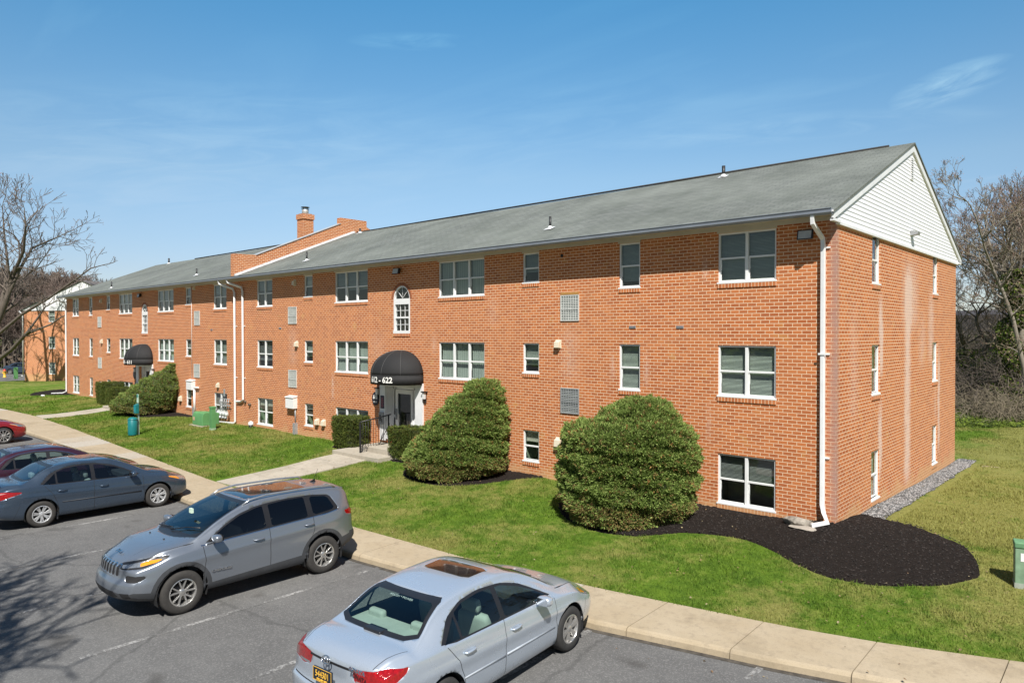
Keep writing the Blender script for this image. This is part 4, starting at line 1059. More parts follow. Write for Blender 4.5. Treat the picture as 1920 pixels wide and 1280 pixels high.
CHROME = flat('chrome', (.75,.76,.78), .12, 1, .05)
LENS = flat('lamp_clear', (.36,.39,.42), .12, .6, .3, 22, .5, 1, 26)
AMBER = flat('lamp_amber', (.85,.32,.02), .15, .1, .15, 30, .4, 1)
REDL = flat('lamp_red', (.30,.004,.006), .12, 0, .35, 30, .6, 1, 60)
REDL2 = flat('lamp_red_light', (.62,.30,.28), .15, .3, .2, 30, .4, 1)
RUB = flat('tyre_rubber', (.030,.029,.028), .85, 0, .2, 20, .4)
RUBD = flat('dusty_tyre', (.040,.037,.034), .9, 0, .2, 20, .4)
ALLOY = flat('alloy_rim', (.58,.57,.55), .3, .8, .1)
ALLOYW = flat('silver_cover', (.62,.63,.64), .35, .6, .08)
DISC = flat('brake_disc', (.09,.085,.08), .5, .6, .2)
SEATL = flat('pale_seat', (.40,.43,.39), .8, 0, .08); SEATD = flat('dark_seat', (.05,.05,.052), .8, 0, .1)
GLASSROOF = flat('dark_roof_glass', (.010,.010,.012), .04, 0, .1, 3, 0, 1)
GLASSROOFB = flat('brown_roof_glass', (.018,.009,.006), .05, 0, .1, 3, 0, 1)

def bisect_region(bm, lay, poly, proj, axis, filt, rid):
    """cut the outline of a 2D polygon into the shell and mark what lies inside"""
    cand = {f for f in bm.faces if filt(f)}
    P = [Vector(p) for p in poly]
    x0 = min(p[0] for p in P); x1 = max(p[0] for p in P); y0 = min(p[1] for p in P); y1 = max(p[1] for p in P)
    def bb(f):
        q = [proj(v.co) for v in f.verts]; return min(a[0] for a in q), max(a[0] for a in q), min(a[1] for a in q), max(a[1] for a in q)
    cand = {f for f in cand if (lambda b: b[0] <= x1 and b[1] >= x0 and b[2] <= y1 and b[3] >= y0)(bb(f))}
    n = len(P); T, U = axis   # 3D directions of the two projected coordinates
    for i in range(n):
        a, b = P[i], P[(i+1) % n]
        if (b-a).length < 1e-5: continue
        sx0, sx1, sy0, sy1 = min(a[0],b[0])-1e-4, max(a[0],b[0])+1e-4, min(a[1],b[1])-1e-4, max(a[1],b[1])+1e-4
        sel = []
        for f in cand:
            q = bb(f)
            if q[0] <= sx1 and q[1] >= sx0 and q[2] <= sy1 and q[3] >= sy0: sel.append(f)
        if not sel: continue
        d = b-a; nrm2 = Vector((-d[1], d[0])).normalized()
        no = T*nrm2[0] + U*nrm2[1]; co_ = T*a[0] + U*a[1]
        es = {e for f in sel for e in f.edges}; vs = {v for f in sel for v in f.verts}
        r = bmesh.ops.bisect_plane(bm, geom=list(vs)+list(es)+sel, dist=2e-4, plane_co=co_, plane_no=no)
        cand |= {g for g in r['geom'] if isinstance(g, bmesh.types.BMFace)}
        cand = {f for f in cand if f.is_valid}
    out = []
    for f in cand:
        q = proj(f.calc_center_median())
        if in_poly(q[0], q[1], P): f[lay] = rid; out.append(f)
    return out

def soften(poly, it=2, k=.22):
    for _ in range(it):
        q = []
        for i in range(len(poly)):
            a, b = poly[i], poly[(i+1) % len(poly)]
            q += [(lerp(a[0],b[0],k), lerp(a[1],b[1],k)), (lerp(a[0],b[0],1-k), lerp(a[1],b[1],1-k))]
        poly = q
    return poly
def strip(path, w):
    """thin closed polygon along an open path"""
    L, Rr = [], []
    for i, p in enumerate(path):
        a = Vector(path[max(i-1,0)]); b = Vector(path[min(i+1,len(path)-1)]); d = (b-a).normalized()
        L.append((p[0]-d[1]*w/2, p[1]+d[0]*w/2)); Rr.append((p[0]+d[1]*w/2, p[1]-d[0]*w/2))
    return L + Rr[::-1]
def circle(cx, cz, r, n=28, a0=0, a1=2*PI): return [(cx+r*math.cos(lerp(a0,a1,i/n)), cz+r*math.sin(lerp(a0,a1,i/n))) for i in range(n)]

def car_shell(S):
    zb, Wd, zs, zt, Wr, zr = [pchip(S[k]) for k in ('zb','W','zs','zt','Wr','zr')]
    x0, x1 = S['tail'], S['nose']; L = x1-x0
    ts = np.linspace(0, 1, S.get('n', 110)); ts = ts - .045*np.sin(2*PI*ts*1)*1.0     # denser at both ends
    bow = S.get('bow', .2); bowr = S.get('bowr', .14)
    lean = pchip(S['face']); leanr = pchip(S['rear'])
    Wsh = S.get('shoulder', .955); waist = S.get('waist', .55)
    def place(x, y, z):
        yy = min(1, abs(y)/.92)
        wf = sm((x-(x1-1.0))/1.0); wrr = sm(((x0+.8)-x)/.8)
        return (x - bow*wf*yy**2.6 + lean(z)*wf**2 + bowr*wrr*yy**2.6 - leanr(z)*wrr**2, y, z)
    rings = []
    for t in ts:
        x = x0+L*t; b, w, s, tp, wr, zr_ = zb(x), Wd(x), zs(x), zt(x), Wr(x), zr(x)
        pts = [(0,b),(w*.45,b),(w*.80,b+.005),(w*.93,b+.05)]
        zm = b+(s-b)*waist
        side = [(w*.93,b+.05),(w*.975,b+.14),(w*.992,lerp(b+.14,zm,.5)),(w,zm),(w*.992,lerp(zm,s,.45)),(w*.978,lerp(zm,s,.75)),(w*Wsh,s)]
        k = S.get('sculpt', .016)
        sd = []
        for i in range(1, 19):
            u = i/18*(len(side)-1); j = min(int(u), len(side)-2); f = u-j
            p0, p1, p2, p3 = side[max(j-1,0)], side[j], side[j+1], side[min(j+2,len(side)-1)]
            q = [.5*((2*p1[d])+(-p0[d]+p2[d])*f+(2*p0[d]-5*p1[d]+4*p2[d]-p3[d])*f*f+(-p0[d]+3*p1[d]-3*p2[d]+p3[d])*f**3) for d in (0,1)]
            # a pressed crease along the doors
            cz = S['crease'](x); e = (q[1]-cz)/.030
            if 'noc' not in S: q[0] += k*math.exp(-e*e*.5)*sm((x-x0-.25)/.5)*sm((x1-.4-x)/.6) - .5*k*math.exp(-((q[1]-cz+.13)/.07)**2)*sm((x-x0-.25)/.5)*sm((x1-.4-x)/.6)
            sd.append(tuple(q))
        pts += sd
        # greenhouse side: gently convex from shoulder to roof edge
        a = sd[-1]; hgt = zr_-s
        for i in range(1, 9):
            f = i/8; bul = .018*math.sin(PI*f)*min(1, max(0, hgt)/.3)
            pts.append((lerp(a[0], wr, f)+bul, lerp(s, zr_, f)))
        for i in range(1, 11):
            th = PI/2*i/10; ex = 2.0+.9*min(1, max(0, hgt)/.3)
            cy = wr*max(0, math.cos(th))**(2/ex); cz_ = zr_+(tp-zr_)*math.sin(th)**(2/ex)
            pts.append((cy if i < 10 else 0, cz_))
        rings.append([place(x, y, z) for y, z in pts])
    bm = bmesh.new(); lay = bm.faces.layers.int.new('rid')
    nr = len(rings); m = len(rings[0]); V = []
    for r in rings:
        right = [bm.verts.new((p[0], -p[1], p[2])) for p in r]
        left = [right[0] if i == 0 else right[-1] if i == m-1 else bm.verts.new(p) for i, p in enumerate(r)]
        V.append((left, right))
    for i in range(nr-1):
        for side in (0, 1):
            A, B = V[i][side], V[i+1][side]
            for j in range(m-1):
                f = (A[j], A[j+1], B[j+1], B[j]) if side == 0 else (A[j], B[j], B[j+1], A[j+1])
                bm.faces.new(f)
    # end caps as a real grid so they can bulge
    for ring, endx, front in ((rings[-1], x1, True), (rings[0], x0, False)):
        left, right = V[-1 if front else 0]
        cols_ = 14; rows = []
        for j in range(m):
            if j == 0 or j == m-1: rows.append([left[j]]*(cols_+1)); continue
            y = ring[j][1]; row = [right[j]]
            for c in range(1, cols_):
                yy = lerp(-y, y, c/cols_); z = ring[j][2]; p = place(endx, yy, z); row.append(bm.verts.new(p))
            row.append(left[j]); rows.append(row)
        for j in range(m-1):
            for c in range(cols_):
                q = [rows[j][c], rows[j][c+1], rows[j+1][c+1], rows[j+1][c]]
                u = []
                for v in q:
                    if v not in u: u.append(v)
                if len(u) >= 3:
                    try: bm.faces.new(u if front else u[::-1])
                    except ValueError: pass
    bmesh.ops.recalc_face_normals(bm, faces=bm.faces)
    bm.normal_update()
    return bm, lay

X_, Y_, Z_ = Vector((1,0,0)), Vector((0,1,0)), Vector((0,0,1))
def wheel(parent, x, y, r, rw, n, style, rimr, tyre=None, rim=None):
    s = 1 if y > 0 else -1
    w = MB(); hw = rw/2
    w.lathe([(rimr,-hw*.9),(rimr+.02,-hw),(r-.035,-hw),(r-.01,-hw*.8),(r,-hw*.5),(r,hw*.5),(r-.01,hw*.8),(r-.035,hw),(rimr+.02,hw),(rimr,hw*.9)], 40, 'y', (0,0,0))
    t = w.build('tyre', tyre or RUB, None)
    root = t; root.name = 'wheel'; root.data.name = 'wheel'; root.parent = parent; root.location = (x, y, r)
    g = MB()
    f = s*hw
    g.lathe([(rimr+.004, f*.93),(rimr-.012, f*.98),(rimr-.02, f*.86),(rimr-.03,-f*.8)], 40, 'y')
    g.lathe([(0, f*.80),(.038, f*.80),(.062, f*.66),(.062, f*.4)], 20, 'y')
    for k in range(n):
        a0 = 2*PI*k/n + .3
        def spoke(a_in, a_out, w0, w1, d0=.72, d1=.88):
            p = []
            for rr, a, ww, d in ((.045,a_in,w0,d0),(rimr-.012,a_out,w1,d1)):
                c, q = math.cos(a), math.sin(a)
                for sg in (-1, 1): p.append((rr*c - sg*ww*q, rr*q + sg*ww*c, d))
            vs = [(px_, f*d, pz) for px_, pz, d in p] + [(px_, f*(d-.35), pz) for px_, pz, d in p]
            g.add(vs, [(0,1,3,2),(4,6,7,5),(0,2,6,4),(1,5,7,3),(2,3,7,6),(0,4,5,1)])
        if style == 'Y': spoke(a0-.06, a0-.29, .013, .012); spoke(a0+.06, a0+.29, .013, .012)
        elif style == 'wide': spoke(a0, a0, .030, .044)
        elif style == 'thin': spoke(a0, a0+.05, .010, .013); spoke(a0+.16, a0+.13, .006, .009)
        else: spoke(a0-.08, a0-.16, .016, .020); spoke(a0+.08, a0+.12, .012, .014)
    rm = g.build('rim', rim or ALLOY, root, bevel=.003, seg=1)
    g = MB(); g.lathe([(0, f*.25),(rimr*.62, f*.25),(rimr*.62, f*.05)], 24, 'y'); g.build('brake_disc', DISC, rm)
    g = MB(); g.lathe([(0,-f*.3),(rimr-.01,-f*.3)], 24, 'y'); g.build('hub_back', GAP, rm)
    for k in range(5):
        pass
    return root

def seat(parent, x, y, col, h=.60, w=.50, z=.32, headrest=True, recline=.22, name='seat'):
    g = MB()
    def pad(cx, cz, lx, lz, wy, tilt, r=.06):
        n = 10; prof = []
        for k in range(n): a = 2*PI*k/n; prof.append((abs(math.cos(a))**.5*math.copysign(1, math.cos(a))*lx/2, abs(math.sin(a))**.5*math.copysign(1, math.sin(a))*lz/2))
        c, s_ = math.cos(tilt), math.sin(tilt); vs = []
        st = ((-.5,.80),(-.44,.97),(0,1),(.44,.97),(.5,.80))
        for fy, sc in st:
            for p in prof: u, v = p[0]*sc, p[1]*sc; vs.append((x+cx+u*c-v*s_, y+fy*wy, z+cz+u*s_+v*c))
        fs = [(i*n+j, i*n+(j+1) % n, (i+1)*n+(j+1) % n, (i+1)*n+j) for i in range(4) for j in range(n)] + [tuple(range(n))[::-1], tuple(range(4*n, 5*n))]
        g.add(vs, fs, 0, True)
    pad(.1, .0, .50, .16, w, .12); pad(-.20, .30, .14, h, w, recline*1.0)
    if headrest: pad(-.31, .30+h*.5+.10, .11, .18, w*.55, recline)
    return g.build(name, col, parent)

def make_car(S, name, label, loc, rz, group=None):
    root = thing(name, label, 'car', loc, rz, group)
    bm, lay = car_shell(S)
    wb = S['wb']/2; r = S['wr']
    # wheel arches
    mats = [S['paint'], GAP, CLAD, TRIM, CHROME, INNER]
    MI = {'gap':1,'clad':2,'trim':3,'chrome':4}
    projs = {
      'side': lambda s: (lambda c: (c.x, c.z), (X_, Z_), lambda f: f.normal.y*s > .25 and f.calc_center_median().y*s > .2),
      'front': lambda s: (lambda c: (c.y, c.z), (Y_, Z_), lambda f: f.normal.x > .18 and f.calc_center_median().x > .0),
      'screen': lambda s: (lambda c: (c.y, c.z), (Y_, Z_), lambda f: f.normal.x > .12 and f.normal.z > .2 and -.6 < f.calc_center_median().x < S['nose']*.62 and f.calc_center_median().z > S['belt']-.05),
      'rear': lambda s: (lambda c: (c.y, c.z), (Y_, Z_), lambda f: f.normal.x < -.18 and f.calc_center_median().x < S['tail']+.75),
      'back': lambda s: (lambda c: (c.y, c.z), (Y_, Z_), lambda f: f.normal.x < -.12 and f.calc_center_median().x < -.5 and f.calc_center_median().z > S['belt']-.05),
      'top': lambda s: (lambda c: (c.x, c.y), (X_, Y_), lambda f: f.normal.z > .25),
    }
    def diag(s, ang, front):
        ca, sa = math.cos(ang), math.sin(ang); fx = 1 if front else -1
        T = Vector((-fx*sa, s*ca, 0)); D = Vector((fx*ca, s*sa, 0))
        return (lambda c: (T.dot(c), c.z)), (T, Z_), (lambda f: f.normal.dot(D) > .25 and f.calc_center_median().y*s > .15 and f.calc_center_median().x*fx > .8), T
    parts = {}; rid = 1; arch = []
    ar = S.get('arch', r+.055)
    for s in (-1, 1):
        p, ax, fl = projs['side'](s)
        for cx in (-wb, wb):
            if S.get('flare'):
                rid += 1
                for f in bisect_region(bm, lay, circle(cx, r+.01, ar+S['flare'], 28), p, ax, fl, rid): f.material_index = 2
            rid += 1; arch += bisect_region(bm, lay, circle(cx, r+.01, ar, 32), p, ax, fl, rid)
    for reg in S['regions']:
        kind, poly, mat_, part = reg[:4]; opt = reg[4] if len(reg) > 4 else {}
        sides = (-1, 1) if kind in ('side', 'diagf', 'diagr') or opt.get('mirror') else (1,)
        for s in sides:
            if kind in ('diagf', 'diagr'):
                p, ax, fl, T = diag(s, opt.get('ang', R(45)), kind == 'diagf')
                pl = [(T.x*q[0]+T.y*s*q[1], q[2]) for q in poly]
            else:
                p, ax, fl = projs[kind](s); pl = list(poly)
                if opt.get('mirror') and s < 0 and kind != 'side': pl = [(-q[0], q[1]) for q in pl] if kind in ('front','rear','screen','back') else [(q[0], -q[1]) for q in pl]
            if opt.get('soft', 1): pl = soften(pl, opt.get('soft', 1), opt.get('k', .2))
            rid += 1
            fs = bisect_region(bm, lay, pl, p, ax, fl, rid)
            if part is None:
                for f in fs: f.material_index = MI[mat_]
            else: parts.setdefault((part, s, id(mat_), len(parts) if opt.get('new') else 0), [mat_, []])[1].append(rid)
    arch = [f for f in arch if f.is_valid]
    bmesh.ops.delete(bm, geom=arch, context='FACES')
    ids = {i: k for k, (m_, l_) in parts.items() for i in l_}
    def extract(sel, nm, mats_, par, thick=0):
        b2 = bm.copy(); l2 = b2.faces.layers.int['rid']
        bmesh.ops.delete(b2, geom=[f for f in b2.faces if not sel(f[l2])], context='FACES')
        if not len(b2.faces): b2.free(); return None
        me = bpy.data.meshes.new(nm); b2.to_mesh(me); b2.free()
        for m_ in mats_: me.materials.append(m_)
        for q in me.polygons: q.use_smooth = True
        if len(mats_) == 1:
            for q in me.polygons: q.material_index = 0
        o = bpy.data.objects.new(nm, me); COL.objects.link(o); o.parent = par
        if thick: md = o.modifiers.new('s', 'SOLIDIFY'); md.thickness = thick; md.offset = -1; md.material_offset = 5 if len(mats_) > 1 else 0; md.material_offset_rim = 3 if len(mats_) > 1 else 0
        return o
    body = extract(lambda i: i not in ids, 'body', mats, root, .022)
    for (pn, s, _, _), (m_, l_) in parts.items():
        st = set(l_); extract(lambda i: i in st, pn, [m_], root, 0)
    bm.free()
    # wheel wells and floor
    g = MB(); hw = S['W'][len(S['W'])//2][1]
    for s in (-1, 1):
        for cx in (-wb, wb):
            n = 14; a0, a1 = -.35, PI+.35
            for k in range(n):
                t0, t1 = lerp(a0,a1,k/n), lerp(a0,a1,(k+1)/n); R_ = ar-.004
                g.quad((cx+R_*math.cos(t0), s*(hw-.02), r+R_*math.sin(t0)), (cx+R_*math.cos(t1), s*(hw-.02), r+R_*math.sin(t1)), (cx+R_*math.cos(t1), s*(hw-.36), r+R_*math.sin(t1)), (cx+R_*math.cos(t0), s*(hw-.36), r+R_*math.sin(t0)))
            g.add([(cx+(ar-.004)*math.cos(t), s*(hw-.36), r+(ar-.004)*math.sin(t)) for t in np.linspace(a0, a1, 15)], [tuple(range(15))])
            g.build('wheel_well', GAP, root, fix=False); g = MB()
    tyre = S.get('tyre')
    for s in (-1, 1):
        for cx in (-wb, wb): wheel(root, cx, s*(hw-.115), r, .215, S['sp'][0], S['sp'][1], S['rim'], tyre, S.get('rimmat'))
    # cabin
    g = MB(); cb = S['cabin']; g.box(cb[0], cb[1], -hw+.22, hw-.22, .30, .36); g.box(cb[1]-.35, cb[1]+.12, -hw+.16, hw-.16, .60, S['belt']-.04); g.box(cb[0]-.45, cb[0]+.02, -hw+.2, hw-.2, .6, S['belt']-.08)
    g.build('cabin_floor', INNER, root, bevel=.04)
    sc = S.get('seat', SEATL)
    for y in (-.37, .37): seat(root, S['seatx'][0], y, sc, S.get('seath', .62), .5, S['belt']-.58)
    seat(root, S['seatx'][1], 0, sc, S.get('seath', .62)-.02, 1.2, S['belt']-.56, False, .3, 'rear_seat')
    g = MB()
    for y in (-.38, .38):
        g = MB(); g.box(S['seatx'][1]-.43, S['seatx'][1]-.32, y-.135, y+.135, S['belt']+.05, S['belt']+.20); g.build('headrest', sc, root, bevel=.045, seg=4)
    sy = .37 if not S.get('rhd') else -.37
    g = MB(); g.lathe([(.175,-.012),(.19,0),(.175,.012),(.16,0),(.175,-.012)], 20, 'x'); g.box(-.01,.01,-.16,.16,-.02,.02)
    stw = g.build('steering_wheel', TRIM, root); stw.location = (cb[1]-.50, sy, S['belt']-.06); stw.rotation_euler = (0, R(-25), 0)
    # mirrors, handles
    mz, mxx = S['belt']+S.get('mz', .06), S['mirror']
    for s in (-1, 1):
        g = MB(); yb = s*(hw*.935); n = 12
        vs = []
        for k, (yy, sc2) in enumerate(((0,.35),(.03,.75),(.09,1),(.16,1),(.215,.8),(.23,.4))):
            for j in range(n): a = 2*PI*j/n; ca, sa = math.cos(a), math.sin(a); vs.append((mxx+.075*sc2*abs(ca)**.7*math.copysign(1,ca)-.01, yb+s*(yy+.02), mz+.065*sc2*abs(sa)**.7*math.copysign(1,sa)))
        g.add(vs, [(i*n+j, i*n+(j+1) % n, (i+1)*n+(j+1) % n, (i+1)*n+j) for i in range(5) for j in range(n)], 0, True); g.add(vs[-n:], [tuple(range(n))])
        mo = g.build('mirror', S['paint'], root)
        g = MB(); g.add([(mxx-.088, yb+s*.06, mz-.05),(mxx-.088, yb+s*.23, mz-.045),(mxx-.088, yb+s*.23, mz+.05),(mxx-.088, yb+s*.06, mz+.052)], [(0,1,2,3)]); g.tube([(mxx, yb-s*.05, mz-.06),(mxx-.01, yb+s*.05, mz-.02)], .028, 6); g.build('mirror_glass', CHROME if S.get('chromemir') else TRIM, mo)
        for hx, hz in S['handles']:
            g = MB(); yh = s*(S['hy']); ln = .10
            g.tube([(hx-ln, yh, hz),(hx-ln+.02, yh+s*.03, hz+.002),(hx, yh+s*.036, hz+.004),(hx+ln-.02, yh+s*.03, hz+.004),(hx+ln, yh, hz+.004)], [.012,.014,.015,.014,.012], 8)
            g.build('door_handle', S.get('hmat', S['paint']), root)
            
    return root

def spec_sedan(P, glass, tint_back=None, L=(2.31,-2.43), W=.905, H=1.475, style=0):
    n, t = L; b = tint_back or glass
    S = dict(tail=t, nose=n, wb=2.72, wr=.325, rim=.215, arch=.375, belt=.95, paint=P, bow=.26, bowr=.17,
      zb=[(t,.36),(t+.12,.27),(t+.6,.20),(-1,.17),(1,.17),(n-.5,.19),(n-.1,.22),(n,.27)],
      W=[(t,W-.11),(t+.10,W-.065),(t+.35,W-.03),(t+.9,W-.004),(-.6,W),(.6,W),(n-.9,W-.006),(n-.4,W-.035),(n-.12,W-.08),(n,W-.14)],
      zs=[(t,.925),(t+.15,.98),(t+.5,1.0),(-1.2,.975),(0,.93),(.9,.885),(1.5,.83),(n-.3,.73),(n-.08,.66),(n,.60)],
      zt=[(t,1.00),(t+.06,1.065),(t+.2,1.092),(t+.45,1.10),(-1.74,1.10),(-1.56,1.17),(-1.33,1.31),(-1.14,1.395),(-.88,1.44),(-.48,1.470),(-.1,H),(.15,1.45),(.38,1.39),(.75,1.235),(1.06,1.075),(1.16,1.035),(1.35,1.0),(1.7,.93),(n-.3,.83),(n-.1,.755),(n-.02,.70),(n,.66)],
      Wr=[(t,.66),(t+.3,.72),(-1.76,.755),(-1.55,.70),(-1.32,.64),(-1.1,.615),(-.5,.60),(0,.60),(.4,.625),(.8,.68),(1.08,.745),(1.3,.75),(n-.3,.66),(n,.52)],
      zr=[(t,.975),(t+.2,1.05),(t+.5,1.062),(-1.76,1.05),(-1.55,1.13),(-1.33,1.265),(-1.14,1.345),(-.88,1.39),(-.48,1.418),(-.1,H-.055),(.15,1.40),(.38,1.335),(.75,1.17),(1.05,1.005),(1.2,.955),(1.7,.88),(n-.3,.775),(n-.08,.69),(n,.635)],
      face=[(.15,-.10),(.30,-.01),(.45,.0),(.60,-.02),(.72,-.10),(.85,-.2)], rear=[(.2,-.12),(.40,.0),(.60,.0),(.66,-.05),(.95,-.075),(1.06,-.12)],
      crease=lambda x: .70+.035*(-x), cabin=(-1.25,1.05), seatx=(.02,-.88), mirror=.70, handles=[(.02,.80),(-.92,.83)], hy=W-.012, sp=(6,'wide'))
    gz = lambda x: None
    S['regions'] = [
      ('screen', [(-.70,1.02),(.70,1.02),(.66,1.12),(.565,1.395),(.50,1.425),(-.50,1.425),(-.565,1.395),(-.66,1.12)], TRIM, 'windshield_surround', {'soft':1}),
      ('screen', [(-.665,1.055),(.665,1.055),(.54,1.375),(.46,1.40),(-.46,1.40),(-.54,1.375)], glass, 'windshield', {'soft':1,'k':.12}),
      ('back', [(-.68,1.105),(.68,1.105),(.57,1.385),(.50,1.415),(-.50,1.415),(-.57,1.385)], TRIM, 'rear_window_surround', {'soft':1,'k':.12}),
      ('back', [(-.625,1.135),(.625,1.135),(.525,1.365),(.46,1.385),(-.46,1.385),(-.525,1.365)], b, 'rear_window', {'soft':1,'k':.12}),
      ('side', [(-1.40,.995),(.95,.935),(.60,1.12),(.30,1.265),(-.05,1.355),(-.48,1.385),(-.84,1.352),(-1.14,1.245)], TRIM, 'window_surround', {'soft':1,'k':.12}),
      ('side', [(-.16,.982),(.86,.955),(.55,1.115),(.27,1.235),(-.05,1.325),(-.16,1.332)], glass, 'door_glass', {'soft':1,'k':.06}),
      ('side', [(-1.00,1.003),(-.25,.985),(-.25,1.338),(-.48,1.352),(-.82,1.325),(-1.00,1.265)], b, 'door_glass', {'soft':1,'k':.06}),
      ('side', [(-1.31,1.010),(-1.04,1.004),(-1.04,1.235)], b, 'quarter_glass', {'soft':0}),
      ('side', strip([(1.00,.20),(1.0,.45),(.97,.62),(.98,.78),(.97,.90)], .009), 'gap', None, {'soft':0}),
      ('side', strip([(-.205,.19),(-.205,.97)], .009), 'gap', None, {'soft':0}),
      ('side', strip([(-.98,.36),(-1.02,.55),(-1.12,.78),(-1.28,.98)], .009), 'gap', None, {'soft':0}),
      ('side', strip([(-1.0,.225),(1.0,.225)], .008), 'gap', None, {'soft':0}),
      ('top', strip([(n-.13,.56),(n-.35,.64),(1.4,.735),(1.12,.755)], .009), 'gap', None, {'soft':0,'mirror':1}),
      ('top', strip([(t+.16,.60),(t+.45,.66),(-1.78,.70)], .008), 'gap', None, {'soft':0,'mirror':1}),
      ('side', strip([(n-.45,.63),(n-.62,.28)], .007), 'gap', None, {'soft':0}),
      ('side', strip([(t+.55,.60),(t+.42,.28)], .007), 'gap', None, {'soft':0}),
      ('rear', strip([(-.74,.64),(.74,.64)], .010), 'gap', None, {'soft':0}),
    ]
    return S

# silver sedan, nearest
SILV = paint('silver_paint', (.50,.565,.65), .5, .28)
S = spec_sedan(SILV, CGLASS, None, (2.31,-2.37))
S['mirror'] = .56
S['sp'] = (6,'wide'); S['rim'] = .205; S['hmat'] = SILV; S['chromemir'] = 1; S['crease'] = lambda x: .72+.03*(-x)
S['regions'] += [
  ('top', [(-.42,-.40),(.02,-.42),(.02,.42),(-.42,.40)], GLASSROOFB, 'sunroof', {'soft':1,'k':.12}),
  ('diagr', [(-2.38,.42,.955),(-2.37,.45,.83),(-2.36,.62,.79),(-2.24,.87,.82),(-2.0,.90,.93),(-1.97,.90,.985),(-2.24,.85,1.005)], REDL, 'tail_light', {'soft':1,'k':.1,'ang':R(38)}),
  ('diagr', [(-2.37,.47,.845),(-2.36,.48,.815),(-2.30,.70,.805),(-2.30,.70,.83)], LENS, 'reverse_light', {'soft':0,'ang':R(38)}),
  ('rear', [(-.40,.955),(.40,.955),(.40,.928),(-.40,.928)], 'trim', None, {'soft':0}),
  ('diagf', [(2.28,.42,.66),(2.30,.45,.56),(2.1,.80,.60),(1.72,.90,.76),(1.74,.90,.80),(2.05,.78,.735)], LENS, 'headlight', {'soft':1}),
  ('side', [(1.72,.755),(1.88,.70),(1.90,.74),(1.74,.80)], AMBER, 'side_lamp', {'soft':0}),
  ('front', [(-.36,.60),(.36,.60),(.40,.50),(-.40,.50)], 'trim', None, {'soft':0}),
  ('side', [(-.98,.465),(.95,.44),(.95,.475),(-.98,.50)], 'chrome' if 0 else 'gap', None, {'soft':0}),
]
S['regions'] = [r for r in S['regions'] if not (r[0] == 'side' and len(r[1]) == 4 and r[1][0] == (-.98,.465))]
son = make_car(S, 'parked_car', 'silver sedan with a sunroof and yellow-lettered plate, nearest the camera', (-2.058,-9.10,0), R(95))
for s in (-1, 1):
    g = MB(); g.tube([(-1.02,s*(.894),.53),(-.22,s*(.901),.52)], .014, 6); g.tube([(-.19,s*(.901),.52),(.93,s*(.893),.50)], .014, 6); g.build('side_moulding', flat('silver_moulding', (.33,.36,.40), .6, .2), son)
g = MB(); g.box(-2.425,-2.40,-.16,.16,.765,.915); pl = g.build('licence_plate', flat('navy_plate', (.010,.018,.035), .4), son, bevel=.003)
g = MB()
for q in ((-.16,.16,.765,.769),(-.16,.16,.911,.915),(-.16,-.156,.769,.911),(.156,.16,.769,.911)): g.box(-2.429,-2.425,*q)
YEL = flat('plate_gold', (.80,.47,.06), .5); g.build('plate_border', YEL, pl)
lettering('plate_lettering', '544301', .10, lambda x, y, d: (-2.427-d, -x, .847+y), YEL, pl, -.001, .80)
lettering('plate_lettering', 'DELAWARE', .032, lambda x, y, d: (-2.428-d, -x, .787+y), YEL, pl, 0, 1.1)
def rearx(z): return -2.36 - .0*(z)
lettering('badge', 'SONATA', .055, lambda x, y, d: (-2.352+.25*y-d, -.50-x, 1.005+y*.95), CHROME, son, .0015, 1.15)
g = MB(); n = 26
ring = [(.068*math.cos(2*PI*k/n), .040*math.sin(2*PI*k/n)) for k in range(n+1)]
g.tube([(-2.372+.3*z, y, 1.005+z) for y, z in ring], .007, 6)
for q in (((-.030,.026),(-.022,-.030)), ((.022,.030),(.030,-.026)), ((-.027,-.008),(.027,.008))): g.tube([(-2.372+.3*z, -y, 1.005+z) for y, z in q], .008, 6)
g.build('emblem', CHROME, son)
def rw(x, y, d): 
    t_ = (y)/.4
    return (-1.205+y*.88+.0-.02, -x, 1.355+y*.47+.012+d)
lettering('window_decal', 'POLISH * POWER', .040, lambda x, y, d: (-1.20+y*.86-.15*0, -x, 1.347+y*.50+.02-abs(x)*.02+d*.5), flat('decal_white', (.6,.6,.6), .6), son, -.0005, 1.3)
g = MB(); g.tube([(1.18,-.30,1.045),(1.24,.12,1.035),(1.14,.55,1.03)], .011, 4); g.build('wiper', TRIM, son)
g = MB(); g.box(-1.72,-1.58,-.17,.13,1.085,1.135); g.build('brake_lamp_housing', TRIM, son, bevel=.02)
g = MB()
for k in range(4): g.tube([(-2.16+.0, .0, 1.0),(-2.16,.0,1.0)], .001, 3)
g = MB(); g.box(-1.75,-1.22,-.60,.60,1.04,1.065); g.build('parcel_shelf', SEATL, son)

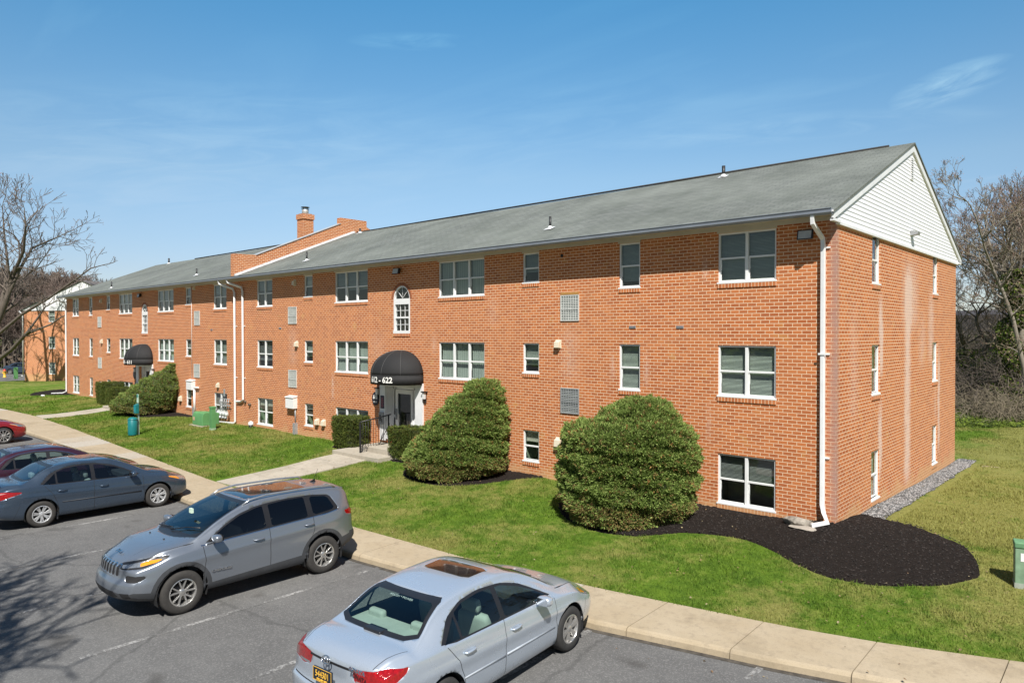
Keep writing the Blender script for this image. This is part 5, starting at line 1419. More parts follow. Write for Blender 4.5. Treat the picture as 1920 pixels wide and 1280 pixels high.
# grey crossover, backed in
GREY = paint('grey_paint', (.255,.285,.33), .65, .32)
n, t = 2.28, -2.24
S = dict(tail=t, nose=n, wb=2.71, wr=.36, rim=.225, arch=.425, flare=.075, belt=1.10, paint=GREY, bow=.30, bowr=.16, waist=.6,
  zb=[(t,.52),(t+.12,.42),(t+.5,.30),(-1,.24),(1,.24),(n-.5,.27),(n-.15,.32),(n,.38)],
  W=[(t,.80),(t+.10,.85),(t+.35,.895),(t+.9,.925),(-.6,.928),(.6,.925),(n-.9,.925),(n-.45,.895),(n-.15,.84),(n,.76)],
  zs=[(t,1.10),(t+.15,1.17),(t+.5,1.165),(-1.2,1.125),(0,1.075),(.9,1.03),(1.5,.98),(n-.3,.90),(n-.08,.84),(n,.80)],
  zt=[(t,1.18),(t+.04,1.30),(t+.10,1.44),(t+.18,1.525),(t+.30,1.58),(-1.7,1.61),(-1.2,1.64),(-.6,1.65),(-.15,1.64),(.12,1.60),(.35,1.53),(.7,1.39),(1.03,1.235),(1.13,1.19),(1.3,1.165),(1.7,1.11),(n-.3,1.04),(n-.12,.99),(n-.03,.93),(n,.87)],
  Wr=[(t,.68),(t+.1,.64),(t+.3,.615),(-1.5,.63),(-1.0,.645),(-.5,.65),(0,.65),(.35,.665),(.75,.71),(1.08,.765),(1.3,.77),(n-.3,.70),(n,.56)],
  zr=[(t,1.14),(t+.04,1.25),(t+.10,1.38),(t+.18,1.46),(t+.30,1.515),(-1.7,1.545),(-1.2,1.575),(-.6,1.59),(-.15,1.58),(.12,1.535),(.35,1.47),(.7,1.325),(1.03,1.16),(1.2,1.10),(1.7,1.045),(n-.3,.97),(n-.08,.90),(n,.84)],
  face=[(.2,-.16),(.36,-.03),(.50,.02),(.62,.0),(.70,-.055),(.85,-.085),(.98,-.15)], rear=[(.35,-.1),(.50,.02),(.66,.0),(.80,-.05),(1.15,-.06),(1.6,.0)],
  crease=lambda x: .90+.05*(-x), sculpt=.015, cabin=(-1.5,1.10), seatx=(.0,-.95), mirror=.83, handles=[(.0,.96),(-1.03,1.02)], hy=.915, sp=(5,'Y'), seat=SEATD, mz=.07, tyre=RUBD)
S['regions'] = [
  ('screen', [(-.73,1.165),(.73,1.165),(.70,1.25),(.60,1.575),(.53,1.605),(-.53,1.605),(-.60,1.575),(-.70,1.25)], TRIM, 'windshield_surround', {}),
  ('screen', [(-.70,1.20),(.70,1.20),(.575,1.55),(.50,1.58),(-.50,1.58),(-.575,1.55)], CMID, 'windshield', {'k':.12}),
  ('back', [(-.60,1.20),(.60,1.20),(.555,1.46),(.50,1.50),(-.50,1.50),(-.555,1.46)], CDARK, 'rear_window', {'k':.12}),
  ('side', [(-1.74,1.19),(-1.45,1.155),(.98,1.065),(.62,1.28),(.30,1.43),(-.05,1.515),(-.60,1.548),(-1.20,1.528),(-1.60,1.470)], TRIM, 'window_surround', {'k':.12}),
  ('side', [(-.17,1.135),(.90,1.095),(.58,1.275),(.28,1.405),(-.05,1.485),(-.17,1.498)], CDARK, 'door_glass', {'k':.06}),
  ('side', [(-1.03,1.158),(-.28,1.135),(-.28,1.503),(-.60,1.52),(-1.03,1.512)], CDARK, 'door_glass', {'k':.06}),
  ('side', [(-1.64,1.215),(-1.15,1.17),(-1.15,1.505),(-1.54,1.450)], CDARK, 'quarter_glass', {'k':.12}),
  ('side', strip([(-1.74,1.186),(-1.45,1.148),(.98,1.058),(1.03,1.06)], .018), 'chrome', None, {'soft':0}),
  ('side', strip([(1.02,.26),(1.0,.60),(.97,.80),(1.0,1.06)], .010), 'gap', None, {'soft':0}),
  ('side', strip([(-.225,.24),(-.225,1.12)], .010), 'gap', None, {'soft':0}),
  ('side', strip([(-.93,.40),(-1.0,.62),(-1.14,.88),(-1.14,1.15)], .010), 'gap', None, {'soft':0}),
  ('side', [(-1.0,.20),(1.0,.20),(.98,.405),(-.98,.47)], 'clad', None, {'soft':0}),
  ('side', [(n+.1,.30),(n-.62,.30),(n-.50,.46),(n-.2,.50),(n+.1,.46)], 'clad', None, {'soft':0}),
  ('side', [(t-.1,.35),(t+.70,.35),(t+.48,.62),(t-.1,.72)], 'clad', None, {'soft':0}),
  ('front', [(-.78,.28),(.78,.28),(.74,.47),(.40,.50),(-.40,.50),(-.74,.47)], 'clad', None, {'soft':0}),
  ('rear', [(-.85,.35),(.85,.35),(.85,.70),(-.85,.70)], 'clad', None, {'soft':0}),
  ('front', [(-.40,.505),(.40,.505),(.50,.43),(.40,.40),(-.40,.40),(-.50,.43)], 'gap', None, {'soft':0}),
  ('front', [(.54,.49),(.72,.50),(.72,.42),(.58,.41)], 'gap', None, {'soft':0,'mirror':1}),
  ('diagf', [(2.12,.55,.76),(2.12,.58,.66),(2.0,.78,.665),(1.93,.84,.72),(1.95,.83,.755)], GAP, 'fog_lamp_recess', {'soft':1,'k':.14}),
  ('diagf', [(2.21,.45,.925),(2.21,.47,.835),(2.0,.81,.86),(1.68,.94,.97),(1.64,.94,1.015),(1.90,.84,1.0)], TRIM, 'headlight_surround', {'soft':1,'k':.1}),
  ('diagf', [(2.19,.49,.900),(2.19,.51,.860),(2.0,.79,.885),(1.74,.925,.965),(1.73,.92,.985),(1.92,.83,.965)], LENS, 'headlight', {'soft':1,'k':.1}),
  ('diagf', [(2.02,.74,.925),(2.02,.76,.885),(1.83,.89,.930),(1.755,.92,.965),(1.77,.91,.975),(1.92,.83,.960)], AMBER, 'indicator', {'soft':1,'k':.1}),
  ('top', strip([(n-.20,.50),(n-.45,.66),(1.5,.74),(1.12,.775)], .009), 'gap', None, {'soft':0,'mirror':1}),
  ('top', strip([(n-.35,.36),(n-.8,.44),(1.35,.50)], .004), 'gap', None, {'soft':0,'mirror':1}),  # hood crease, its shade drawn as a thin dark line
  ('top', [(-1.25,-.47),(.02,-.49),(.02,.49),(-1.25,.47)], GLASSROOF, 'glass_roof', {'k':.08}),
  ('diagr', [(-2.30,.42,1.13),(-2.30,.44,1.03),(-2.2,.80,1.0),(-1.95,.90,1.06),(-1.93,.90,1.135),(-2.1,.84,1.15)], REDL, 'tail_light', {'soft':1,'k':.1,'ang':R(38)}),
]
for k in range(7):
    y = -.36+.12*k
    S['regions'].append(('front', [(y-.045,.72),(y+.045,.72),(y+.050,.875),(y+.038,.915),(y-.038,.915),(y-.050,.875)], CHROME, 'grille', {'soft':1,'k':.2}))
    S['regions'].append(('front', [(y-.031,.73),(y+.031,.73),(y+.034,.865),(y+.026,.900),(y-.026,.900),(y-.034,.865)], GAP, 'grille_slot', {'soft':1,'k':.2}))
jeep = make_car(S, 'parked_car', 'dark silver crossover with roof rails and slotted grille, its nose facing the lot', (-7.84,-9.55,0), R(-90))
for s in (-1, 1):
    g = MB(); g.tube([(-1.80,s*.60,1.565),(-1.70,s*.605,1.625),(-1.2,s*.62,1.655),(-.3,s*.625,1.67),(.02,s*.62,1.63),(.18,s*.62,1.555)], [.016,.018,.018,.018,.018,.014], 8); g.build('roof_rail', flat('satin_rail', (.55,.56,.57), .3, .8), jeep)
    pass
g = MB(); g.add([(-1.75,0,1.60),(-1.60,.025,1.615),(-1.60,-.025,1.615),(-1.72,0,1.67)], [(0,1,3),(0,3,2),(1,2,3)]); g.tube([(-1.70,0,1.66),(-1.80,0,1.86)], .004, 4); g.build('antenna', TRIM, jeep)
g = MB(); g.prism([(-1.85,1.555),(-2.06,1.515),(-2.07,1.495),(-1.85,1.515)], 'y', -.50, .50); g.build('spoiler', GREY, jeep, bevel=.01)
g = MB(); g.tube([(1.16,-.05,1.205),(1.02,.30,1.275),(.93,.62,1.30)], .010, 4); g.tube([(1.14,-.60,1.19),(1.10,-.10,1.225)], .010, 4); g.build('wiper', TRIM, jeep)
for y in (.30,-.30):
    g = MB(); g.ball((1.42,y,1.155), (.02,.016,.008), 8); g.build('washer_jet', TRIM, jeep)
lettering('badge', 'Jeep', .085, lambda x, y, d: (2.03+y*.95, x, 1.03-y*.35+d+.0), CHROME, jeep, .003, 1.1)
for s in (1,): lettering('badge', 'CHEROKEE', .055, lambda x, y, d: (.70-x, .931+d, .60+y-.03*x), CHROME, jeep, .002, 1.3)
g = MB(); g.box(.80,.84,-.045,.055,1.44,1.52); g.build('sticker', flat('pale_sticker', (.6,.75,.6), .6), jeep)

# dark blue-grey sedan
NAVY = paint('slate_paint', (.040,.066,.105), .45, .28)
S = spec_sedan(NAVY, CMID, CMID, (2.30,-2.34), .888, 1.455)
S['sp'] = (7,'split'); S['rim'] = .205; S['rimmat'] = ALLOYW; S['wb'] = 2.70; S['wr'] = .315; S['arch'] = .365; S['hmat'] = NAVY; S['tyre'] = RUBD
S['regions'] += [
  ('diagr', [(-2.32,.50,.93),(-2.33,.52,.78),(-2.2,.80,.76),(-1.80,.89,.88),(-1.78,.88,.91),(-2.1,.82,.95)], REDL, 'tail_light', {'soft':1,'k':.1,'ang':R(42)}),
  ('diagr', [(-2.31,.52,.925),(-2.32,.53,.88),(-2.2,.76,.885),(-2.05,.82,.925)], REDL2, 'reverse_light', {'soft':0,'ang':R(42)}),
  ('diagf', [(2.26,.42,.67),(2.27,.45,.58),(2.1,.80,.62),(1.68,.88,.77),(1.70,.88,.80),(2.02,.78,.745)], LENS, 'headlight', {'soft':1}),
  ('diagf', [(1.98,.80,.735),(1.98,.82,.665),(1.70,.88,.765),(1.70,.88,.795)], AMBER, 'indicator', {'soft':0}),
  ('front', [(-.40,.45),(.40,.45),(.55,.26),(-.55,.26)], 'gap', None, {'soft':0}),
]
cor = make_car(S, 'parked_car', 'dark blue-grey sedan with silver wheel covers parked nose to the kerb, left of the crossover', (-15.72,-9.57,0), R(90))
for s in (-1, 1):
    g = MB(); g.tube([(-.92,s*.876,.545),(.92,s*.880,.51)], .016, 6); g.build('side_moulding', flat('navy_moulding', (.018,.022,.030), .6), cor)
    g = MB(); g.box(-1.03,-1.0,s*.72-.05 if s > 0 else s*.72-.10,s*.72+.10 if s > 0 else s*.72+.05,.13,.30); g.build('mud_flap', CLAD, cor)
g = MB(); g.box(-2.30,-2.12,-.58,.58,1.075,1.10); g.build('spoiler', NAVY, cor, bevel=.012)

# maroon sedan beyond it
MAR = paint('maroon_paint', (.055,.012,.030), .45, .28)
S = spec_sedan(MAR, CGLASS, CGLASS, (2.36,-2.44), .91, 1.475)
S['sp'] = (7,'wide'); S['regions'] += [('side', strip([(-1.52,1.04),(-1.2,1.26),(-.9,1.36),(-.5,1.398),(-.05,1.37),(.3,1.28),(.6,1.135),(.95,.945)], .014), 'chrome', None, {'soft':0}),
  ('diagf', [(2.30,.42,.67),(2.32,.45,.58),(2.1,.80,.62),(1.72,.90,.77),(1.74,.90,.80),(2.05,.78,.745)], LENS, 'headlight', {}),
  ('diagr', [(-2.42,.50,.93),(-2.43,.52,.78),(-2.3,.80,.76),(-1.9,.90,.88),(-2.1,.84,.95)], REDL, 'tail_light', {'ang':R(42)})]
mar = make_car(S, 'parked_car', 'maroon sedan with chrome window trim mostly hidden behind the dark blue-grey sedan', (-18.75,-9.75,0), R(90))
# red sedan at the left edge
REDP = paint('red_paint', (.30,.008,.014), .4, .28)
S = spec_sedan(REDP, CMID, CMID, (2.40,-2.50), .92, 1.46)
S['wr'] = .345; S['rim'] = .25; S['arch'] = .39; S['wb'] = 2.84; S['sp'] = (10,'thin')
S['regions'] += [('diagf', [(2.32,.46,.72),(2.34,.48,.63),(2.1,.80,.66),(1.72,.91,.80),(1.74,.91,.83),(2.05,.80,.79)], LENS, 'headlight', {}), ('diagf', [(1.98,.82,.75),(1.98,.83,.70),(1.74,.91,.80),(1.74,.91,.825)], AMBER, 'indicator', {'soft':0}),
  ('front', [(-.38,.62),(.38,.62),(.42,.36),(-.42,.36)], 'trim', None, {'soft':0}), ('diagr', [(-2.47,.50,.93),(-2.47,.52,.78),(-2.3,.80,.76),(-1.9,.90,.88),(-2.1,.84,.95)], REDL, 'tail_light', {'ang':R(42)}),
  ('diagf', strip([(2.38,.40,.44),(2.25,.72,.42)] and [(0,0),(0.001,0)], .01) and [(2.38,.50,.43),(2.38,.50,.415),(2.2,.80,.425),(2.2,.80,.44)], CHROME, 'bumper_trim', {'soft':0})]
red = make_car(S, 'parked_car', 'glossy red sedan with many-spoked wheels whose nose shows at the left edge of the photo', (-32.0,-9.62,0), R(90))
# silver car beyond the red one, only its corner shows
t_ = spec_sedan(SILV, CMID, CMID); t_['sp'] = (6,'wide'); t_['regions'] = [r for r in t_['regions']][:8]
far = make_car(spec_sedan(NAVY, CMID, CMID), 'parked_car', 'dark blue sedan on the far road beyond the left-hand building, behind the hydrant', at(49,85,-.2), R(39))
# ---------------------------------------------------------------- clipped shrubs
def leaf_material(name, a, b, c=None, scale=9, tr=.25):
    m = N(name); v = m.coord()
    col = m.mix(m.ramp(m.noise(scale, 4, .7, v), [(.3,0),(.7,1)]), a, b)
    if c: col = m.mix(m.ramp(m.noise(1.3, 3, .6, v), [(.55,0),(.68,.7)]), col, c)
    m.pbr(col, .7, spec=.25)
    t = m.n('BsdfTranslucent'); m.l(col, t.inputs[0]); mx = m.n('MixShader'); mx.inputs[0].default_value = tr
    m.l(m.b.outputs[0], mx.inputs[1]); m.l(t.outputs[0], mx.inputs[2]); m.l(mx.outputs[0], m.out.inputs[0])
    return m.m
JUN = [leaf_material('juniper_mid', (.105,.165,.034), (.19,.265,.058), None, 9, .35), leaf_material('juniper_tip', (.26,.36,.085), (.38,.47,.15), None, 9, .35), leaf_material('juniper_brown', (.19,.15,.055), (.29,.21,.08)), leaf_material('juniper_orange', (.34,.17,.06), (.42,.24,.09))]
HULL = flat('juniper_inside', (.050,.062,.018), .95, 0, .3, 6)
YEW = [leaf_material('yew_mid', (.05,.078,.014), (.085,.12,.022)), leaf_material('yew_tip', (.12,.16,.03), (.18,.21,.045)), leaf_material('yew_bronze', (.10,.085,.02), (.14,.11,.03)), leaf_material('yew_bronze2', (.10,.085,.02), (.14,.11,.03))]
rngp = np.random.default_rng(21)
def tufts(P, Nn, mats, name, parent, k=6, ln=(.05,.10), w=.007, prob=(.62,.28,.085,.015), upb=.25, skirt=None):
    n = len(P); PP = np.repeat(P, k, 0); NN = np.repeat(Nn, k, 0)
    D = NN*.75 + rngp.normal(0, .42, (n*k, 3)) + (0, 0, upb); D /= np.linalg.norm(D, axis=1)[:,None]
    L = rngp.uniform(*ln, n*k)[:,None]; S_ = np.cross(D, rngp.normal(0, 1, (n*k, 3))); S_ /= np.linalg.norm(S_, axis=1)[:,None]
    W_ = w*rngp.uniform(.7, 1.5, (n*k,1)); B = PP + rngp.normal(0, .012, (n*k, 3))
    V = np.empty((n*k*4, 3)); V[0::4] = B - S_*W_*.6; V[1::4] = B + D*L*.55 - S_*W_*1.2; V[2::4] = B + D*L; V[3::4] = B + D*L*.55 + S_*W_*1.2
    pr = np.array(prob)/sum(prob); mi = np.repeat(rngp.choice(len(mats), n, p=pr), k)
    # sprays at the outer end of a tuft are the fresh ones
    flip = rngp.random(n*k) < .25; mi = np.where(flip & (mi == 0), 1, mi)
    if skirt is not None: mi = np.where(np.repeat(skirt, k) & (rngp.random(n*k) < .5), 2, mi)
    return npmesh(name, V, np.arange(n*k*4).reshape(-1, 4), mats, parent, mi)
def fbm(p, s, seed):
    """cheap smooth 3D noise from summed sines"""
    r = np.random.default_rng(seed); o = 0
    for i in range(7):
        d = r.normal(0, 1, 3); f = s*(1.35**i); o = o + np.sin(p@d*f + r.uniform(0, 6))*(.75**i)
    return o/3
def shrub(name, label, cx, cy, ang, outline, rv, ntuft, base_z, mats=JUN, amp=.15, k=6, group=None, shrink=.7, ln=(.05,.10), top_shift=.0, prob=(.50,.38,.09,.03), power=2.3, cat='shrub'):
    """outline: [(height, left, right)] silhouette seen across direction ang; depth radius rv"""
    root = thing(name, label, cat, (cx, cy, base_z), ang, group)
    fl = pchip([(h, l) for h, l, r in outline]); fr = pchip([(h, r) for h, l, r in outline]); H = outline[-1][0]; mw = max(r-l for h, l, r in outline)
    def surf(h, th):
        l, r = fl(h), fr(h); c, hw = (l+r)/2, (r-l)/2; d = rv*(hw*2/mw)**shrink
        ct, st = math.cos(th), math.sin(th); e = 2/power
        return np.array([c+hw*abs(ct)**e*math.copysign(1, ct), d*abs(st)**e*math.copysign(1, st)+top_shift*h/H, h])
    hs = np.linspace(outline[0][0], H, 40); ths = np.linspace(0, 2*PI, 64, endpoint=False)
    G = np.array([[surf(h, t) for t in ths] for h in hs])
    dT = np.roll(G, -1, 1)-np.roll(G, 1, 1); dH = np.gradient(G, axis=0); Nn = np.cross(dT, dH); nl = np.linalg.norm(Nn, axis=2)[:,:,None]; area = nl[:,:,0]; Nn = Nn/np.maximum(nl, 1e-9)
    flat_ = G.reshape(-1,3); nn_ = Nn.reshape(-1,3)
    def disp(p): return amp*(1.0*fbm(p, 1.6, 3+int(cx*7) % 50)+.9*fbm(p*np.array((1,1,2.2)), 3.4, 9)-.3*np.abs(fbm(p, 5.5, 4)))
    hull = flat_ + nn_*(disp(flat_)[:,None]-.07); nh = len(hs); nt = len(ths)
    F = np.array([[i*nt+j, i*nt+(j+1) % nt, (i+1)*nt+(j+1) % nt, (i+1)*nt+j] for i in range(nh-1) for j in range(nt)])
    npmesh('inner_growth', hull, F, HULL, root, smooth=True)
    # sample by area
    w_ = area.ravel(); topc = max(60, int(ntuft*.03)); idx = rngp.choice(len(w_), ntuft, p=w_/w_.sum())
    i, j = idx//nt, idx % nt; a, b = rngp.random(ntuft), rngp.random(ntuft)
    i2, j2 = np.minimum(i+1, nh-1), (j+1) % nt
    P = G[i,j]*((1-a)*(1-b))[:,None] + G[i2,j]*(a*(1-b))[:,None] + G[i,j2]*((1-a)*b)[:,None] + G[i2,j2]*(a*b)[:,None]
    Nq = Nn[i,j]; dd = disp(P)
    keep = dd > -amp*.9*rngp.random(len(dd))-amp*.30
    P = P + Nq*(dd + rngp.normal(-.015, .03, ntuft))[:,None]; P, Nq = P[keep], Nq[keep]
    # cap on the crown
    l, r = fl(H), fr(H); q = rngp.random((topc, 2)); C = np.c_[lerp(l, r, q[:,0]), (q[:,1]-.5)*rv*.7*((r-l)/mw)**shrink+top_shift, np.full(topc, H-.02)]
    P = np.vstack([P, C]); Nq = np.vstack([Nq, np.tile([0,0,1.], (topc,1))])
    sk = P[:,2] < outline[0][0]+.42*(.8+.4*rngp.random(len(P)))
    bare = (fbm(P, 1.9, 31) > .62) & (rngp.random(len(P)) < .75) if mats is JUN else np.zeros(len(P), bool)
    sk = sk | bare if mats is JUN else sk
    tufts(P, Nq, mats, 'foliage', root, k, ln, .0082 if mats is JUN else .007, prob=prob, skirt=sk if cat == 'shrub' and mats is JUN else None)
    # stems showing under the skirt
    g = MB(); rr = random.Random(int(cx*10))
    for _ in range(14):
        x = rr.uniform(fl(outline[0][0]), fr(outline[0][0]))*.6; y = rr.uniform(-rv*.4, rv*.4); g.tube([(x*.5,y*.5,-.1),(x*.8,y*.8,.2),(x,y,.6)], [.03,.022,.012], 5)
    g.build('stem', flat('shrub_bark', (.13,.095,.07), .9), root, fix=False)
    return root
A = R(42.2)
shrub('juniper_shrub', 'big clipped juniper with a rounded top, the larger one nearest the downspout corner', -4.14, -1.76, A,
      [(.12,-1.20,1.20),(.24,-1.38,1.38),(.6,-1.47,1.52),(.95,-1.50,1.58),(1.1,-1.50,1.50),(1.5,-1.52,1.54),(1.95,-1.52,1.44),(2.06,-1.46,1.40),(2.25,-.95,1.30),(2.45,-.55,1.10),(2.62,-.40,.86),(2.74,-.10,.55)], 1.25, 27000, .30, top_shift=.15, k=7)
shrub('juniper_shrub', 'clipped juniper sloping up to a point, just right of the nearer door', -10.55, -1.25, A,
      [(.15,-1.38,1.10),(.28,-1.52,1.36),(.6,-1.54,1.52),(1.0,-1.36,1.56),(1.4,-1.02,1.56),(1.8,-.66,1.52),(2.2,-.26,1.46),(2.5,.10,1.36),(2.7,.42,1.28),(2.80,.70,1.20),(2.86,.85,1.12)], 1.12, 24000, .35, top_shift=.12, k=7)
shrub('juniper_shrub', 'leaning juniper behind the teal waste station, bare stems showing at its right', -34.6, -.95, A,
      [(.15,-1.9,.7),(.4,-2.0,1.1),(.8,-1.7,1.35),(1.2,-1.1,1.5),(1.6,-.5,1.55),(2.0,.1,1.5),(2.4,.7,1.42),(2.65,1.05,1.35)], 1.0, 7000, .38)
def boxhedge(label, cx, cy, hx, hy, h, z, seed, rot=0):
    shrub('hedge', label, cx, cy, rot, [(.10,-hx*.86,hx*.86),(.3,-hx*.95,hx*.95),(.7,-hx,hx),(h-.08,-hx*1.03,hx*1.03),(h,-hx*.96,hx*.96)], hy, 5200, z, YEW, .025, 6, shrink=.3, ln=(.025,.055), prob=(.66,.24,.07,.03), power=4.5, cat='hedge')
boxhedge('boxy dark green hedge left of the iron handrail', -16.98, -.52, .62, .48, 1.18, .40, 1)
boxhedge('boxy dark green hedge right of the nearer door', -13.45, -.62, .72, .50, 1.10, .40, 2)
boxhedge('boxy hedge left of the far door, the left one of the far pair', -41.75, -.55, .95, .55, 1.35, .38, 3)
boxhedge('boxy hedge left of the far door, against the leaning juniper', -39.65, -.75, .80, .55, 1.15, .38, 4)
# box hedge tops
# ---------------------------------------------------------------- bare trees
def bark(name, a, b):
    m = N(name); v = m.coord('Object', (1,1,.25)); c = m.mix(m.ramp(m.noise(9, 5, .7, v), [(.3,0),(.7,1)]), a, b)
    return m.pbr(c, .9, 0, m.bump(m.noise(14, 5, .7, v), .6, .02), spec=.2)
BARK = bark('grey_bark', (.075,.060,.048), (.16,.135,.11)); BARK2 = bark('pale_bark', (.16,.14,.115), (.30,.265,.22)); TWIG = flat('twig', (.15,.12,.098), .85, 0, .3, 4); TWIGR = flat('red_twig', (.19,.145,.12), .85, 0, .3, 4); TWIGP = flat('straw_twig', (.24,.20,.14), .85, 0, .3, 4)
BUD = flat('red_bud', (.26,.15,.115), .8, 0, .3, 9); BUDB = flat('tan_leaf', (.30,.20,.12), .85, 0, .3, 9)
def seg_mesh(name, segs, mat_, parent, sides):
    """all branch segments as tapered prisms, vectorised"""
    A_ = np.array([s[0] for s in segs]); B_ = np.array([s[1] for s in segs]); r0 = np.array([s[2] for s in segs]); r1 = np.array([s[3] for s in segs])
    D = B_-A_; D /= np.maximum(np.linalg.norm(D, axis=1)[:,None], 1e-6); ref = np.where(np.abs(D[:,2:3]) > .9, [[1.,0,0]], [[0,0,1.]])
    U = np.cross(D, ref); U /= np.linalg.norm(U, axis=1)[:,None]; Vv = np.cross(D, U); n = len(segs); k = sides
    V = np.empty((n, 2*k, 3))
    for j in range(k):
        t = 2*PI*j/k; q = U*math.cos(t)+Vv*math.sin(t); V[:,j] = A_+q*r0[:,None]; V[:,k+j] = B_+q*r1[:,None]
    F = np.array([[j, (j+1) % k, k+(j+1) % k, k+j] for j in range(k)]); FF = (F[None]+np.arange(n)[:,None,None]*2*k).reshape(-1,4)
    return npmesh(name, V.reshape(-1,3), FF, mat_, parent, smooth=True)
def branch(rr, p, d, r, L, depth, out, tips, spread=.62, up=.12, gn=.16, rmin=.006, minseg=.22, decay=.74):
    n = max(2, int(L/max(minseg, L/5))); p = np.array(p, float); d = np.array(d, float); d /= np.linalg.norm(d); s = L/n
    for i in range(n):
        r1 = max(rmin, r*(1-.30/n)); q = p+d*s; out.append((p, q, r, r1, depth)); p, r = q, r1
        d = d + np.array([rr.gauss(0, gn), rr.gauss(0, gn), rr.gauss(0, gn)+up*.35]); d /= np.linalg.norm(d)
        if depth > 0 and i > 0 and i < n-0 and rr.random() < .72:
            side = np.cross(d, [rr.gauss(0,1), rr.gauss(0,1), rr.gauss(0,1)]); side /= np.linalg.norm(side)
            branch(rr, p, d*(1-spread)+side*spread+np.array([0,0,up]), r*.55, L*decay*rr.uniform(.6,.95), depth-1, out, tips, spread, up, gn, rmin, minseg, decay)
    if depth > 0:
        for _ in range(2 if rr.random() < .75 else 3):
            side = np.cross(d, [rr.gauss(0,1), rr.gauss(0,1), rr.gauss(0,1)]); side /= np.linalg.norm(side)
            branch(rr, p, d*(1-spread*.7)+side*spread*.7+np.array([0,0,up]), r*.72, L*decay*rr.uniform(.75,1.05), depth-1, out, tips, spread, up, gn, rmin, minseg, decay)
    else: tips.append(p)
TREES = {}
def tree_parts(root, out, tips, twig, bk, buds=None, split=2, budsize=.05, nb=1.0):
    big = [s for s in out if s[4] >= split]; sml = [s for s in out if s[4] < split]
    seg_mesh('trunk', big, bk, root, 7); seg_mesh('crown', sml, twig, root, 3)
    if buds is not None:
        T = np.array(tips + [s[1] for s in sml if s[4] == 0]); T = T[rngp.random(len(T)) < nb]; k = 2; n = len(T)*k; P = np.repeat(T, k, 0)+rngp.normal(0, .05, (n,3)); D = rngp.normal(0, 1, (n,3)); D /= np.linalg.norm(D, axis=1)[:,None]; S_ = np.cross(D, rngp.normal(0,1,(n,3))); S_ /= np.linalg.norm(S_, axis=1)[:,None]
        V = np.empty((n*4,3)); V[0::4] = P; V[1::4] = P+D*budsize*.5+S_*budsize*.35; V[2::4] = P+D*budsize; V[3::4] = P+D*budsize*.5-S_*budsize*.35
        npmesh('buds', V, np.arange(n*4).reshape(-1,4), buds, root)
def bare_tree(label, loc, h, seed, depth=5, r=.2, twig=TWIG, bk=BARK, buds=None, group=None, trunk=.28, rz=0, lean=(0,0), spread=.6, scale=1, name='bare_tree', rmin=.010, cat='tree', nb=1.0):
    root = thing(name, label, cat, loc, rz, group)
    key = (seed, h, depth)
    if key in TREES:
        for ch in TREES[key].children: copy_tree(ch, root)
        root.scale = (scale,)*3; return root
    rr = random.Random(seed); out = []; tips = []
    th = h*trunk; d = np.array([lean[0], lean[1], 1.0]); p = np.zeros(3); n = 4
    for i in range(n): q = p + d/np.linalg.norm(d)*th/n; out.append((p, q, r*(1.25-.25*i/n) if i == 0 else r*(1-.05*i), r*(1-.05*(i+1)), 9)); p = q; d = d+np.array([rr.gauss(0,.06), rr.gauss(0,.06), 0])
    for k in range(rr.choice([3,4])):
        a = rr.uniform(0, 2*PI); branch(rr, p, (math.cos(a)*.55, math.sin(a)*.55, 1), r*.68, h*.24, depth, out, tips, spread, .16, .15, rmin, .3)
    tree_parts(root, out, tips, twig, bk, buds, nb=nb)
    root.scale = (scale,)*3; TREES[key] = root
    return root
GL, GR = 'bare trees beyond the left-hand buildings', 'bare trees beyond the gable end'
# woods on the left: individual trees of three kinds
spots = [(-30,98,17,31),(22,104,16,32),(70,112,17.5,33),(118,106,16.5,34),(150,100,14.5,31),(172,116,16.5,35),(196,108,15,33),(226,118,15.5,32),(60,130,19,34),(110,134,18,31),(-10,122,18,35),(262,124,14,34),(292,128,13.5,35),(330,134,14,33),(20,142,20,33),(150,146,20,32),(205,138,17,31),(90,92,12,35),(8,90,12,34),(132,90,11.5,33),(40,118,17,35),(-55,110,18,33),(95,122,18.5,32),(140,124,17,34)]
lab = ['bare grey tree in the woods behind the far left gable', 'bare reddish-budded tree in the woods behind the far left gable']
base_h = 16.0; n_l = 0
for i, (px_, w_, h_, sd) in enumerate(spots):
    tw, bd = ((TWIGR, BUD) if sd in (31, 34) else (TWIG, BUDB if sd == 33 else None))
    bare_tree('bare tree standing in the woods beyond the left-hand buildings', at(px_, w_, -.8), base_h, sd, 5, .22, tw, BARK, bd, GL, rz=i*1.7, scale=h_*.97/base_h, spread=.55, rmin=.028, nb=.5)
